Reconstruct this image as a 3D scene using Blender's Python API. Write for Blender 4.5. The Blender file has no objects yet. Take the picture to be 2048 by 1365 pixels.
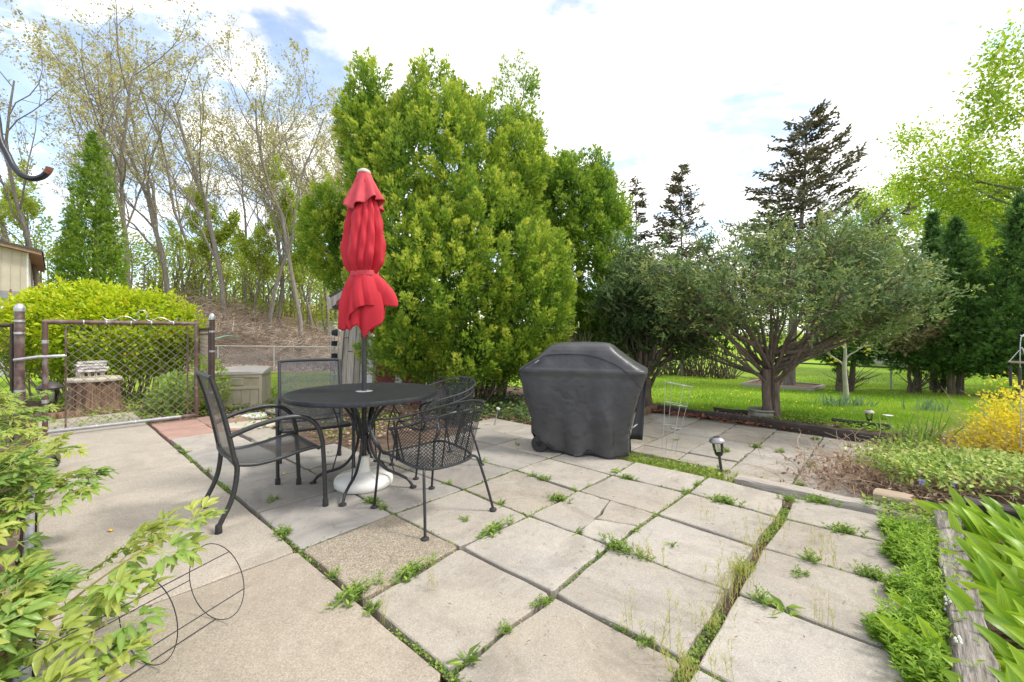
import bpy, math, random
import numpy as np
from mathutils import Vector

SC = bpy.context.scene
COL = SC.collection
R = math.radians

# ------------------------------------------------------------------ camera
CAM_H, FPX, HOR = 1.23, 850.0, 665.0
cam_d = bpy.data.cameras.new('camera')
cam = bpy.data.objects.new('camera', cam_d)
COL.objects.link(cam)
cam.location = (0, 0, CAM_H)
cam.rotation_euler = (R(90), 0, 0)
cam_d.sensor_width = 36.0
cam_d.lens = 36.0 * FPX / 2048.0
cam_d.shift_y = -17.5 / 2048.0
cam_d.clip_start = 0.05
cam_d.clip_end = 2000
SC.camera = cam

# ------------------------------------------------------------------ sun, sky, exposure
SUN_AZ, SUN_EL = R(94), R(54)
sun_dir = Vector((math.sin(SUN_AZ) * math.cos(SUN_EL), math.cos(SUN_AZ) * math.cos(SUN_EL), math.sin(SUN_EL)))
sun_d = bpy.data.lights.new('sun', 'SUN')
sun_d.energy = 1.5
sun_d.angle = R(10)
sun_d.color = (1.0, 0.95, 0.87)
sun = bpy.data.objects.new('sun', sun_d)
COL.objects.link(sun)
sun.rotation_euler = sun_dir.to_track_quat('Z', 'Y').to_euler()
sun.location = (10, 20, 30)

W = bpy.data.worlds.new('World')
SC.world = W
W.use_nodes = True
nt = W.node_tree
nt.nodes.clear()
def wn(t, **k):
    n = nt.nodes.new(t)
    for a, b in k.items():
        setattr(n, a, b)
    return n
wl = nt.links.new
w_out = wn('ShaderNodeOutputWorld')
w_sky = wn('ShaderNodeTexSky', sky_type='NISHITA', sun_disc=False, sun_elevation=SUN_EL, sun_rotation=SUN_AZ, air_density=1.0, dust_density=1.0, ozone_density=1.2)
w_bs = wn('ShaderNodeBackground'); w_bs.inputs['Strength'].default_value = 0.15
w_bc = wn('ShaderNodeBackground'); w_bc.inputs['Color'].default_value = (1.0, 0.985, 0.965, 1); w_bc.inputs['Strength'].default_value = 1.0
w_tc = wn('ShaderNodeTexCoord')
w_sep = wn('ShaderNodeSeparateXYZ'); wl(w_tc.outputs['Generated'], w_sep.inputs[0])
def wmath(op, a, b=None, c=None):
    n = wn('ShaderNodeMath', operation=op)
    for i, x in enumerate((a, b, c)):
        if x is None: continue
        if isinstance(x, (int, float)): n.inputs[i].default_value = x
        else: wl(x, n.inputs[i])
    return n.outputs[0]
w_z = wmath('ADD', wmath('MAXIMUM', w_sep.outputs[2], 0.0), 0.22)
w_cx = wmath('DIVIDE', w_sep.outputs[0], w_z)
w_cy = wmath('DIVIDE', w_sep.outputs[1], w_z)
w_comb = wn('ShaderNodeCombineXYZ'); wl(w_cx, w_comb.inputs[0]); wl(w_cy, w_comb.inputs[1]); w_comb.inputs[2].default_value = 3.7
w_n1 = wn('ShaderNodeTexNoise'); w_n1.inputs['Scale'].default_value = 2.9; w_n1.inputs['Detail'].default_value = 7; w_n1.inputs['Roughness'].default_value = 0.55; w_n1.inputs['Distortion'].default_value = 0.35
wl(w_comb.outputs[0], w_n1.inputs['Vector'])
w_n2 = wn('ShaderNodeTexNoise'); w_n2.inputs['Scale'].default_value = 5.5; w_n2.inputs['Detail'].default_value = 8; w_n2.inputs['Roughness'].default_value = 0.6
wl(w_comb.outputs[0], w_n2.inputs['Vector'])
w_cs = wn('ShaderNodeMapRange'); w_cs.inputs['From Min'].default_value = 0.36; w_cs.inputs['From Max'].default_value = 0.62; w_cs.inputs['To Min'].default_value = 0.52; w_cs.inputs['To Max'].default_value = 1.02
wl(w_n2.outputs['Fac'], w_cs.inputs['Value']); wl(w_cs.outputs[0], w_bc.inputs['Strength'])
# thin bright cloud thickens towards the veiled sun
w_dot = wn('ShaderNodeVectorMath', operation='DOT_PRODUCT'); wl(w_tc.outputs['Generated'], w_dot.inputs[0]); w_dot.inputs[1].default_value = sun_dir
w_cov = wmath('MULTIPLY_ADD', w_dot.outputs['Value'], 0.17, -0.02)
w_fac = wmath('ADD', w_n1.outputs['Fac'], w_cov)
w_ramp = wn('ShaderNodeMapRange', interpolation_type='SMOOTHSTEP'); w_ramp.inputs['From Min'].default_value = 0.43; w_ramp.inputs['From Max'].default_value = 0.57; w_ramp.inputs['To Min'].default_value = 0.16
wl(w_fac, w_ramp.inputs['Value'])
w_mix = wn('ShaderNodeMixShader')
wl(w_sky.outputs[0], w_bs.inputs['Color'])
wl(w_ramp.outputs[0], w_mix.inputs[0]); wl(w_bs.outputs[0], w_mix.inputs[1]); wl(w_bc.outputs[0], w_mix.inputs[2])
wl(w_mix.outputs[0], w_out.inputs[0])

SC.view_settings.view_transform = 'Standard'
SC.view_settings.look = 'None'
SC.view_settings.exposure = 1.15
SC.view_settings.gamma = 1.0
SC.view_settings.use_curve_mapping = False
SC.render.engine = 'CYCLES'
SC.cycles.max_bounces = 10
SC.cycles.diffuse_bounces = 8
SC.cycles.transparent_max_bounces = 12
SC.cycles.use_denoising = True
SC.cycles.sample_clamp_indirect = 6.0

# ------------------------------------------------------------------ helpers
def at(px, py, Y):
    """point at distance Y that lies on the sight line of a photograph point"""
    return np.array([(px - 1024) / FPX * Y, Y, CAM_H - (py - HOR) / FPX * Y])
def G(px, py, z=0.0):
    """ground point of height z under a photograph point"""
    return at(px, py, FPX * (CAM_H - z) / (py - HOR))
TH = 0.83908
EU = np.array([math.cos(TH), math.sin(TH)])
EV = np.array([math.sin(TH), -math.cos(TH)])
ORG = np.array([-1.1972, 2.4075])
def PU(u, v, z=0.0):
    q = ORG + EU * u + EV * v
    return np.array([q[0], q[1], z])
def UV(X, Y):
    dx, dy = X - ORG[0], Y - ORG[1]
    return dx * EU[0] + dy * EU[1], dx * EV[0] + dy * EV[1]

def nrm(a):
    a = np.asarray(a, float)
    return a / np.maximum(np.linalg.norm(a, axis=-1, keepdims=True), 1e-9)

def thing(name, label, cat, loc=(0, 0, 0), rz=0.0, group=None):
    o = bpy.data.objects.new(name, None)
    o.empty_display_size = 0.1
    COL.objects.link(o)
    o.location = loc
    o.rotation_euler = (0, 0, rz)
    o['label'] = label
    o['category'] = cat
    if group: o['group'] = group
    return o
def tag(o, label, cat, group=None):
    o['label'] = label
    o['category'] = cat
    if group: o['group'] = group
    return o
def struct(o):
    o['kind'] = 'structure'
    return o
def stuff(o):
    o['kind'] = 'stuff'
    return o
def to_local(V, parent):
    """world vertices to the frame of a (possibly turned) parent thing or its part"""
    V = np.array(V, float)
    ch = []
    p = parent
    while p is not None:
        ch.append(p); p = p.parent
    for p in reversed(ch):
        V = V - np.array(p.location)
        a = -p.rotation_euler[2]
        if a:
            c, s = math.cos(a), math.sin(a)
            V = np.column_stack([V[:, 0] * c - V[:, 1] * s, V[:, 0] * s + V[:, 1] * c, V[:, 2]])
    return V
def link(name, me, mat=None, parent=None):
    o = bpy.data.objects.new(name, me)
    COL.objects.link(o)
    if mat is not None and len(me.materials) == 0: me.materials.append(mat)
    if parent is not None: o.parent = parent
    return o
def dup(root, loc, rz, label=None, group=None):
    r = root.copy(); COL.objects.link(r)
    r.location = loc; r.rotation_euler = (0, 0, rz)
    if label: r['label'] = label
    if group: r['group'] = group
    for ch in list(root.children):
        c = ch.copy(); COL.objects.link(c); c.parent = r
        for g in list(ch.children):
            d = g.copy(); COL.objects.link(d); d.parent = c
    return r

def frames(P):
    P = np.asarray(P, float)
    T = nrm(np.gradient(P, axis=0))
    a = np.array([0, 0, 1.0]) if abs(T[0][2]) < 0.9 else np.array([1.0, 0, 0])
    n = nrm(np.cross(T[0], a))
    N = [n]
    for i in range(1, len(P)):
        n = N[-1] - T[i] * np.dot(N[-1], T[i])
        N.append(nrm(n))
    N = np.array(N)
    return T, N, np.cross(T, N)
def smooth_path(P, k=6):
    """Catmull-Rom through the points"""
    P = np.asarray(P, float)
    Q = np.vstack([2 * P[0] - P[1], P, 2 * P[-1] - P[-2]])
    out = []
    for i in range(1, len(Q) - 2):
        p0, p1, p2, p3 = Q[i - 1], Q[i], Q[i + 1], Q[i + 2]
        for t in np.linspace(0, 1, k, endpoint=False):
            out.append(0.5 * ((2 * p1) + (-p0 + p2) * t + (2 * p0 - 5 * p1 + 4 * p2 - p3) * t * t + (-p0 + 3 * p1 - 3 * p2 + p3) * t ** 3))
    out.append(P[-1])
    return np.array(out)

class MB:
    def __init__(s):
        s.V = []; s.Fc = []; s.n = 0
    def add(s, V, Fs):
        V = np.asarray(V, float).reshape(-1, 3)
        s.V.append(V)
        n = s.n
        s.Fc.extend([[int(i) + n for i in f] for f in Fs])
        s.n += len(V)
        return s
    def box(s, c, size, rz=0.0, rx=0.0, ry=0.0):
        x, y, z = np.asarray(size, float) / 2
        V = np.array([(i * x, j * y, k * z) for k in (-1, 1) for j in (-1, 1) for i in (-1, 1)])
        for ax, a in (('x', rx), ('y', ry), ('z', rz)):
            if a:
                c_, s_ = math.cos(a), math.sin(a)
                if ax == 'z': V = np.column_stack([V[:, 0] * c_ - V[:, 1] * s_, V[:, 0] * s_ + V[:, 1] * c_, V[:, 2]])
                if ax == 'x': V = np.column_stack([V[:, 0], V[:, 1] * c_ - V[:, 2] * s_, V[:, 1] * s_ + V[:, 2] * c_])
                if ax == 'y': V = np.column_stack([V[:, 0] * c_ + V[:, 2] * s_, V[:, 1], -V[:, 0] * s_ + V[:, 2] * c_])
        return s.add(V + np.asarray(c, float), [(0, 2, 3, 1), (4, 5, 7, 6), (0, 1, 5, 4), (2, 6, 7, 3), (0, 4, 6, 2), (1, 3, 7, 5)])
    def hexa(s, b, t):
        """eight corners: four of the bottom, four of the top, both anticlockwise"""
        return s.add(list(b) + list(t), [(3, 2, 1, 0), (4, 5, 6, 7), (0, 1, 5, 4), (1, 2, 6, 5), (2, 3, 7, 6), (3, 0, 4, 7)])
    def tube(s, P, r, n=8, cap=True, flat=None, closed=False):
        P = np.asarray(P, float)
        k = len(P)
        if closed:
            T = nrm(np.roll(P, -1, 0) - np.roll(P, 1, 0))
            up = np.array([0, 0, 1.0])
            if abs(T[:, 2]).max() > 0.9: up = np.array([0.3, 1.0, 0.1])
            N = nrm(np.cross(T, up)); B = np.cross(T, N)
        else:
            T, N, B = frames(P)
        rr = np.full(k, r, float) if np.isscalar(r) else np.asarray(r, float)
        a = np.linspace(0, 2 * math.pi, n, endpoint=False)
        f1, f2 = flat if flat else (1.0, 1.0)
        V = P[:, None, :] + rr[:, None, None] * (np.cos(a)[None, :, None] * f1 * N[:, None, :] + np.sin(a)[None, :, None] * f2 * B[:, None, :])
        Fs = []
        for i in range(k if closed else k - 1):
            i2 = (i + 1) % k
            for j in range(n):
                j2 = (j + 1) % n
                Fs.append((i * n + j, i * n + j2, i2 * n + j2, i2 * n + j))
        if cap and not closed:
            Fs.append(tuple(range(n - 1, -1, -1)))
            Fs.append(tuple((k - 1) * n + j for j in range(n)))
        return s.add(V.reshape(-1, 3), Fs)
    def bar(s, a, b, r, n=8): return s.tube([a, b], r, n)
    def lathe(s, prof, n=24, c=(0, 0, 0), axis='z'):
        a = np.linspace(0, 2 * math.pi, n, endpoint=False)
        V = []
        for (r, z) in prof:
            for t in a: V.append((r * math.cos(t), r * math.sin(t), z))
        V = np.array(V)
        if axis == 'x': V = V[:, [2, 0, 1]]
        if axis == 'y': V = V[:, [1, 2, 0]]
        Fs = []
        for i in range(len(prof) - 1):
            for j in range(n):
                j2 = (j + 1) % n
                Fs.append((i * n + j, i * n + j2, (i + 1) * n + j2, (i + 1) * n + j))
        if prof[0][0] > 1e-5: Fs.append(tuple(range(n - 1, -1, -1)))
        if prof[-1][0] > 1e-5: Fs.append(tuple((len(prof) - 1) * n + j for j in range(n)))
        return s.add(V + np.asarray(c, float), Fs)
    def grid(s, Pg, closed=False):
        """surface through an array of points [rows, columns, 3]"""
        Pg = np.asarray(Pg, float)
        m, n = Pg.shape[:2]
        Fs = []
        for i in range(m - 1):
            for j in range(n if closed else n - 1):
                j2 = (j + 1) % n
                Fs.append((i * n + j, i * n + j2, (i + 1) * n + j2, (i + 1) * n + j))
        return s.add(Pg.reshape(-1, 3), Fs)
    def build(s, name, mat, parent=None, smooth=True, world=False, bevel=0.0, solid=0.0, sub=0):
        V = np.vstack(s.V)
        if world and parent is not None: V = to_local(V, parent)
        me = bpy.data.meshes.new(name)
        me.from_pydata(V.tolist(), [], s.Fc)
        me.update()
        if smooth:
            me.polygons.foreach_set('use_smooth', np.ones(len(me.polygons), bool))
            if smooth != 'all':
                try: me.set_sharp_from_angle(angle=R(42))
                except Exception: pass
        o = link(name, me, mat, parent)
        if solid:
            m = o.modifiers.new('thickness', 'SOLIDIFY'); m.thickness = solid; m.offset = 0
        if bevel:
            m = o.modifiers.new('bevel', 'BEVEL'); m.width = bevel; m.segments = 2; m.limit_method = 'ANGLE'
        if sub:
            m = o.modifiers.new('subdivision', 'SUBSURF'); m.levels = sub; m.render_levels = sub
        return o

def raw_mesh(name, V, loops, sizes, attrs=None, mats=(), smooth=False):
    """fast mesh from arrays: loops is the flat list of corners, sizes the corners per face"""
    me = bpy.data.meshes.new(name)
    V = np.ascontiguousarray(V, np.float32)
    me.vertices.add(len(V)); me.vertices.foreach_set('co', V.ravel())
    loops = np.ascontiguousarray(loops, np.int32)
    me.loops.add(len(loops)); me.loops.foreach_set('vertex_index', loops)
    sizes = np.asarray(sizes, np.int32)
    starts = np.concatenate([[0], np.cumsum(sizes)[:-1]]).astype(np.int32)
    me.polygons.add(len(sizes)); me.polygons.foreach_set('loop_start', starts); me.polygons.foreach_set('loop_total', sizes)
    if smooth: me.polygons.foreach_set('use_smooth', np.ones(len(sizes), bool))
    for k, a in (attrs or {}).items():
        at_ = me.attributes.new(k, 'FLOAT', 'POINT')
        at_.data.foreach_set('value', np.ascontiguousarray(a, np.float32))
    for m in mats: me.materials.append(m)
    me.update(calc_edges=True)
    return me

# leaf and spray outlines: corners (along, across, lift) and faces
T_FAN = (np.array([(0, 0, 0), (.72, -.55, -.05), (.55, -.16, .05), (1, 0, 0), (.55, .16, .05), (.72, .55, -.05)]), [(0, 1, 2), (0, 2, 3), (0, 3, 4), (0, 4, 5)])
T_LEAF = (np.array([(0, 0, 0), (.45, -.5, .07), (1, 0, -.12), (.45, .5, .07)]), [(0, 1, 2), (0, 2, 3)])
T_BLADE = (np.array([(0, -.5, 0), (0, .5, 0), (.55, .36, .0), (.55, -.36, .0), (1, 0, -.2)]), [(0, 1, 2, 3), (3, 2, 4)])
T_TRI = (np.array([(0, -.5, 0), (0, .5, 0), (1, 0, 0)]), [(0, 1, 2)])
T_NEEDLE = (np.array([(0, 0, 0), (.2, -.42, 0), (.42, -.1, .03), (.62, -.34, 0), (1, 0, 0), (.62, .34, 0), (.42, .1, .03), (.2, .42, 0)]), [(0, 1, 2), (0, 2, 6), (0, 6, 7), (2, 3, 4), (2, 4, 6), (6, 4, 5)])

def cards_arrays(P, D, N, L, Wd, tint, T):
    tv, tf = T
    P = np.asarray(P, float); n = len(P)
    D = nrm(D); S = nrm(np.cross(D, N)); U = np.cross(S, D)
    L = np.broadcast_to(np.asarray(L, float), (n,)); Wd = np.broadcast_to(np.asarray(Wd, float), (n,))
    V = (P[:, None, :] + (tv[None, :, 0] * L[:, None])[..., None] * D[:, None, :]
         + (tv[None, :, 1] * Wd[:, None])[..., None] * S[:, None, :]
         + (tv[None, :, 2] * L[:, None])[..., None] * U[:, None, :])
    k = len(tv)
    fl = np.concatenate([np.array(f) for f in tf]); fs = np.array([len(f) for f in tf])
    loops = (np.arange(n)[:, None] * k + fl[None, :]).ravel()
    sizes = np.tile(fs, n)
    return V.reshape(-1, 3), loops, sizes, np.repeat(np.broadcast_to(tint, (n,)), k)
def cards(name, P, D, N, L, Wd, tint, mat, parent=None, T=T_LEAF, world=True):
    V, loops, sizes, t = cards_arrays(P, D, N, L, Wd, tint, T)
    if world and parent is not None: V = to_local(V, parent)
    me = raw_mesh(name, V, loops, sizes, {'tint': t}, [mat])
    return link(name, me, None, parent)
def rnd_dirs(rng, n):
    return nrm(rng.normal(size=(n, 3)))

# ------------------------------------------------------------------ materials
MATS = {}
def nodes_of(name):
    m = bpy.data.materials.new(name); m.use_nodes = True
    m.node_tree.nodes.clear()
    return m, m.node_tree
def mnode(t, kind, **k):
    n = t.nodes.new(kind)
    for a, b in k.items(): setattr(n, a, b)
    return n
def c4(c): return (c[0], c[1], c[2], 1.0)
def ramp(t, stops):
    r = mnode(t, 'ShaderNodeValToRGB')
    el = r.color_ramp.elements
    while len(el) < len(stops): el.new(0.5)
    for e, (p, c) in zip(el, stops):
        e.position = p; e.color = c4(c)
    return r
def mat(name, c1, c2=None, scale=6.0, rough=0.6, metal=0.0, bump=0.0, bscale=None, stretch=None, speck=None, spscale=160.0, vary=0.0, detail=5, blotch=None, bl_scale=2.0, spec=0.5):
    """two-tone noise surface; speck: colours of a fine aggregate; vary: value change per object; blotch: a stain colour with a shape of its own"""
    m, t = nodes_of(name)
    L = t.links.new
    out = mnode(t, 'ShaderNodeOutputMaterial'); b = mnode(t, 'ShaderNodeBsdfPrincipled')
    L(b.outputs[0], out.inputs[0])
    b.inputs['Roughness'].default_value = rough; b.inputs['Metallic'].default_value = metal
    b.inputs['Specular IOR Level'].default_value = spec
    tc = mnode(t, 'ShaderNodeTexCoord')
    vec = tc.outputs['Object']
    oi = mnode(t, 'ShaderNodeObjectInfo')
    off = mnode(t, 'ShaderNodeVectorMath', operation='MULTIPLY_ADD')
    L(vec, off.inputs[0]); off.inputs[1].default_value = stretch or (1, 1, 1)
    cmb = mnode(t, 'ShaderNodeCombineXYZ')
    sc = mnode(t, 'ShaderNodeMath', operation='MULTIPLY'); L(oi.outputs['Random'], sc.inputs[0]); sc.inputs[1].default_value = 37.0
    L(sc.outputs[0], cmb.inputs[0]); L(sc.outputs[0], cmb.inputs[1]); L(cmb.outputs[0], off.inputs[2])
    vec = off.outputs[0]
    nz = mnode(t, 'ShaderNodeTexNoise'); nz.inputs['Scale'].default_value = scale; nz.inputs['Detail'].default_value = detail; nz.inputs['Roughness'].default_value = 0.6
    L(vec, nz.inputs['Vector'])
    rp = ramp(t, [(0.32, c1), (0.68, c2 or c1)]); L(nz.outputs['Fac'], rp.inputs[0])
    col = rp.outputs[0]
    if speck:
        vo = mnode(t, 'ShaderNodeTexVoronoi'); vo.inputs['Scale'].default_value = spscale; L(vec, vo.inputs['Vector'])
        hs = mnode(t, 'ShaderNodeSeparateColor'); L(vo.outputs['Color'], hs.inputs[0])
        k = len(speck)
        sr = ramp(t, [((i + .5) / k, c) for i, c in enumerate(speck)]); sr.color_ramp.interpolation = 'CONSTANT'
        L(hs.outputs[0], sr.inputs[0])
        mx = mnode(t, 'ShaderNodeMix', data_type='RGBA'); mx.inputs['Factor'].default_value = 0.5
        L(col, mx.inputs['A']); L(sr.outputs[0], mx.inputs['B']); col = mx.outputs['Result']
    if blotch:
        n2 = mnode(t, 'ShaderNodeTexNoise'); n2.inputs['Scale'].default_value = bl_scale; n2.inputs['Detail'].default_value = 6; n2.inputs['Roughness'].default_value = .65; L(vec, n2.inputs['Vector'])
        mr = mnode(t, 'ShaderNodeMapRange'); mr.inputs['From Min'].default_value = .5; mr.inputs['From Max'].default_value = .72; mr.inputs['To Max'].default_value = .8; L(n2.outputs['Fac'], mr.inputs['Value'])
        mx = mnode(t, 'ShaderNodeMix', data_type='RGBA'); L(mr.outputs[0], mx.inputs['Factor']); L(col, mx.inputs['A']); mx.inputs['B'].default_value = c4(blotch); col = mx.outputs['Result']
    if vary:
        hv = mnode(t, 'ShaderNodeHueSaturation'); L(col, hv.inputs['Color'])
        mr = mnode(t, 'ShaderNodeMapRange'); mr.inputs['To Min'].default_value = 1 - vary; mr.inputs['To Max'].default_value = 1 + vary; L(oi.outputs['Random'], mr.inputs['Value'])
        L(mr.outputs[0], hv.inputs['Value']); col = hv.outputs['Color']
    L(col, b.inputs['Base Color'])
    if bump:
        bn = mnode(t, 'ShaderNodeTexNoise'); bn.inputs['Scale'].default_value = bscale or scale * 4; bn.inputs['Detail'].default_value = 6; L(vec, bn.inputs['Vector'])
        bp = mnode(t, 'ShaderNodeBump'); bp.inputs['Strength'].default_value = min(1.0, bump); bp.inputs['Distance'].default_value = 0.01
        L(bn.outputs['Fac'], bp.inputs['Height']); L(bp.outputs[0], b.inputs['Normal'])
    MATS[name] = m
    return m
def leaf_mat(name, stops, trans=0.35, rough=0.5, spec=0.35):
    """leaf colour along the attribute 'tint' of each leaf (its own age and kind), with light passing through"""
    m, t = nodes_of(name)
    L = t.links.new
    out = mnode(t, 'ShaderNodeOutputMaterial'); b = mnode(t, 'ShaderNodeBsdfPrincipled')
    a = mnode(t, 'ShaderNodeAttribute', attribute_name='tint')
    r = ramp(t, stops); L(a.outputs['Fac'], r.inputs[0])
    L(r.outputs[0], b.inputs['Base Color']); b.inputs['Roughness'].default_value = rough; b.inputs['Specular IOR Level'].default_value = spec
    if trans:
        tr = mnode(t, 'ShaderNodeBsdfTranslucent'); L(r.outputs[0], tr.inputs['Color'])
        mx = mnode(t, 'ShaderNodeMixShader'); mx.inputs[0].default_value = trans
        L(b.outputs[0], mx.inputs[1]); L(tr.outputs[0], mx.inputs[2]); L(mx.outputs[0], out.inputs[0])
    else: L(b.outputs[0], out.inputs[0])
    MATS[name] = m
    return m
def obj_leaf_mat(name, c1, c2, trans=0.35, rough=0.35, edge=None):
    """large leaves that are objects of their own: tone per leaf, pale midrib and side veins by their own coordinates"""
    m, t = nodes_of(name)
    L = t.links.new
    out = mnode(t, 'ShaderNodeOutputMaterial'); b = mnode(t, 'ShaderNodeBsdfPrincipled')
    oi = mnode(t, 'ShaderNodeObjectInfo'); r = ramp(t, [(0, c1), (1, c2)])
    nz = mnode(t, 'ShaderNodeTexNoise'); nz.inputs['Scale'].default_value = 14
    ad = mnode(t, 'ShaderNodeMath', operation='MULTIPLY_ADD'); L(nz.outputs['Fac'], ad.inputs[0]); ad.inputs[1].default_value = .5
    s2 = mnode(t, 'ShaderNodeMath', operation='SUBTRACT'); L(oi.outputs['Random'], s2.inputs[0]); s2.inputs[1].default_value = .25
    L(s2.outputs[0], ad.inputs[2]); L(ad.outputs[0], r.inputs[0])
    a = mnode(t, 'ShaderNodeAttribute', attribute_name='tint')
    mx0 = mnode(t, 'ShaderNodeMix', data_type='RGBA'); L(a.outputs['Fac'], mx0.inputs['Factor']); L(r.outputs[0], mx0.inputs['A']); mx0.inputs['B'].default_value = c4(edge or [min(1, x * 1.6 + .02) for x in c2])
    col = mx0.outputs['Result']
    av = mnode(t, 'ShaderNodeAttribute', attribute_name='across')
    sn = mnode(t, 'ShaderNodeMath', operation='MULTIPLY'); L(av.outputs['Fac'], sn.inputs[0]); sn.inputs[1].default_value = 26.0
    s3 = mnode(t, 'ShaderNodeMath', operation='SINE'); L(sn.outputs[0], s3.inputs[0])
    s4 = mnode(t, 'ShaderNodeMath', operation='MULTIPLY_ADD'); L(s3.outputs[0], s4.inputs[0]); s4.inputs[1].default_value = .13; s4.inputs[2].default_value = 1.0
    hv = mnode(t, 'ShaderNodeHueSaturation'); L(col, hv.inputs['Color']); L(s4.outputs[0], hv.inputs['Value']); col = hv.outputs['Color']
    L(col, b.inputs['Base Color']); b.inputs['Roughness'].default_value = rough
    tr = mnode(t, 'ShaderNodeBsdfTranslucent'); L(col, tr.inputs['Color'])
    mx = mnode(t, 'ShaderNodeMixShader'); mx.inputs[0].default_value = trans
    L(b.outputs[0], mx.inputs[1]); L(tr.outputs[0], mx.inputs[2]); L(mx.outputs[0], out.inputs[0])
    return m

m_iron = mat('black_iron', (.026, .028, .034), (.042, .044, .052), 30, .36, .4, .08, spec=.5)
m_char = mat('charcoal_metal', (.045, .047, .05), (.065, .067, .07), 40, .42, .5, .05)
m_charmesh = mat('charcoal_mesh', (.07, .073, .083), (.10, .105, .118), 40, .34, .45)
m_tabmesh = mat('black_iron_mesh', (.10, .105, .12), (.15, .155, .17), 12, .36, .4, spec=.7)
m_fabric = mat('red_fabric', (.42, .006, .018), (.50, .014, .032), 3, .75, 0, .12, 260)
m_fabric2 = mat('faded_red_fabric', (.50, .04, .06), (.58, .08, .10), 5, .8, 0, .1, 260)
m_white = mat('white_plastic', (.78, .77, .73), (.83, .82, .79), 8, .45, 0, .05, blotch=(.6, .56, .46), bl_scale=5)
m_cover = mat('grill_cover_vinyl', (.038, .038, .042), (.062, .062, .066), 5, .40, 0, .35, 22, spec=.5)
def crease(m, sc, strength, dist):
    t = m.node_tree; b = [n for n in t.nodes if n.type == 'BSDF_PRINCIPLED'][0]
    tc = mnode(t, 'ShaderNodeTexCoord')
    n1 = mnode(t, 'ShaderNodeTexNoise', noise_type='RIDGED_MULTIFRACTAL'); n1.inputs['Scale'].default_value = sc; n1.inputs['Detail'].default_value = 3; n1.inputs['Distortion'].default_value = 1.2
    t.links.new(tc.outputs['Object'], n1.inputs['Vector'])
    bp = mnode(t, 'ShaderNodeBump'); bp.inputs['Strength'].default_value = strength; bp.inputs['Distance'].default_value = dist
    t.links.new(n1.outputs['Fac'], bp.inputs['Height'])
    old = b.inputs['Normal'].links
    if old: t.links.new(old[0].from_socket, bp.inputs['Normal'])
    t.links.new(bp.outputs[0], b.inputs['Normal'])
crease(m_cover, 3.2, .55, .02)
m_coverin = mat('cover_lining', (.012, .013, .02), (.02, .02, .03), 5, .7)
m_tyre = mat('black_rubber', (.02, .02, .022), (.035, .035, .035), 20, .7, 0, .1)
m_galv = mat('galvanised_steel', (.42, .43, .45), (.58, .59, .6), 22, .42, .75, .06)
m_brownp = mat('brown_paint', (.085, .048, .04), (.14, .082, .07), 9, .55, .1, .1, blotch=(.3, .27, .25), bl_scale=7)
m_brownd = mat('dark_brown_paint', (.05, .032, .028), (.085, .052, .045), 9, .5, .1, .1)
m_greyp = mat('worn_grey_pipe', (.28, .29, .31), (.4, .41, .43), 14, .5, .4, .05)
m_rust = mat('rust', (.22, .07, .035), (.3, .13, .08), 40, .8, .1, .2)
m_wood = mat('weathered_wood', (.30, .275, .24), (.47, .44, .395), 5, .85, 0, .5, 30, stretch=(9, 9, .6), vary=.18, blotch=(.22, .18, .12), bl_scale=2.2)
m_woodx = mat('weathered_timber', (.10, .085, .072), (.36, .325, .29), 4, .9, 0, 1.0, 10, stretch=(1.3, 14, 14), vary=.06, blotch=(.055, .043, .035), bl_scale=1.6)
m_woodp = mat('pale_timber', (.27, .235, .2), (.47, .43, .385), 4, .85, 0, .8, 10, stretch=(1.2, 14, 14), blotch=(.3, .24, .18), bl_scale=3)
m_wooddark = mat('dark_timber', (.028, .022, .02), (.075, .06, .052), 8, .85, 0, .6, 22, stretch=(1, 10, 10))
m_woodtan = mat('tan_timber', (.3, .22, .15), (.42, .33, .25), 8, .85, 0, .5, 22, stretch=(1, 10, 10))
m_redwood = mat('red_painted_board', (.16, .03, .03), (.21, .05, .05), 4, .7, 0, .15)
m_whiteb = mat('white_painted_board', (.62, .62, .62), (.75, .75, .74), 6, .7, 0, .2, blotch=(.45, .44, .42), bl_scale=4)
m_roofing = mat('roofing_felt', (.05, .045, .045), (.1, .09, .085), 30, .9, 0, .4)
m_box = mat('taupe_plastic', (.44, .385, .29), (.53, .47, .37), 4, .6, 0, .05, blotch=(.3, .31, .16), bl_scale=3)
m_boxlid = mat('grey_plastic_lid', (.46, .425, .38), (.54, .5, .455), 5, .55, 0, .05)
m_shell = mat('stone_chips', (.35, .3, .22), (.6, .55, .45), 30, .9, 0, .6, speck=[(.12, .1, .08), (.5, .42, .3), (.7, .65, .55), (.4, .3, .2)], spscale=45)
m_shingle = mat('pale_stone_flakes', (.3, .285, .27), (.5, .48, .46), 25, .9, 0, .6, vary=.2)
m_stone = mat('flat_stone', (.4, .36, .29), (.52, .47, .39), 5, .85, 0, .4, 30)
m_ston2 = mat('cast_stone', (.22, .21, .17), (.36, .34, .28), 9, .9, 0, .7, 40, blotch=(.14, .15, .09), bl_scale=6)
m_bark = mat('bark', (.09, .065, .045), (.19, .145, .105), 10, .95, 0, .9, 30, stretch=(4, 4, .5))
m_barkred = mat('reddish_bark', (.085, .062, .048), (.225, .175, .135), 6, .95, 0, .9, 30, stretch=(5, 5, .6))
m_barkgrey = mat('grey_bark', (.13, .11, .095), (.28, .25, .215), 6, .95, 0, .9, 22, stretch=(4, 4, .5))
m_barkpale = mat('pale_smooth_bark', (.33, .32, .26), (.45, .44, .37), 8, .8, 0, .3, 40)
m_twig = mat('dry_twigs', (.13, .095, .07), (.46, .37, .29), 1.6, .95)
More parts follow.
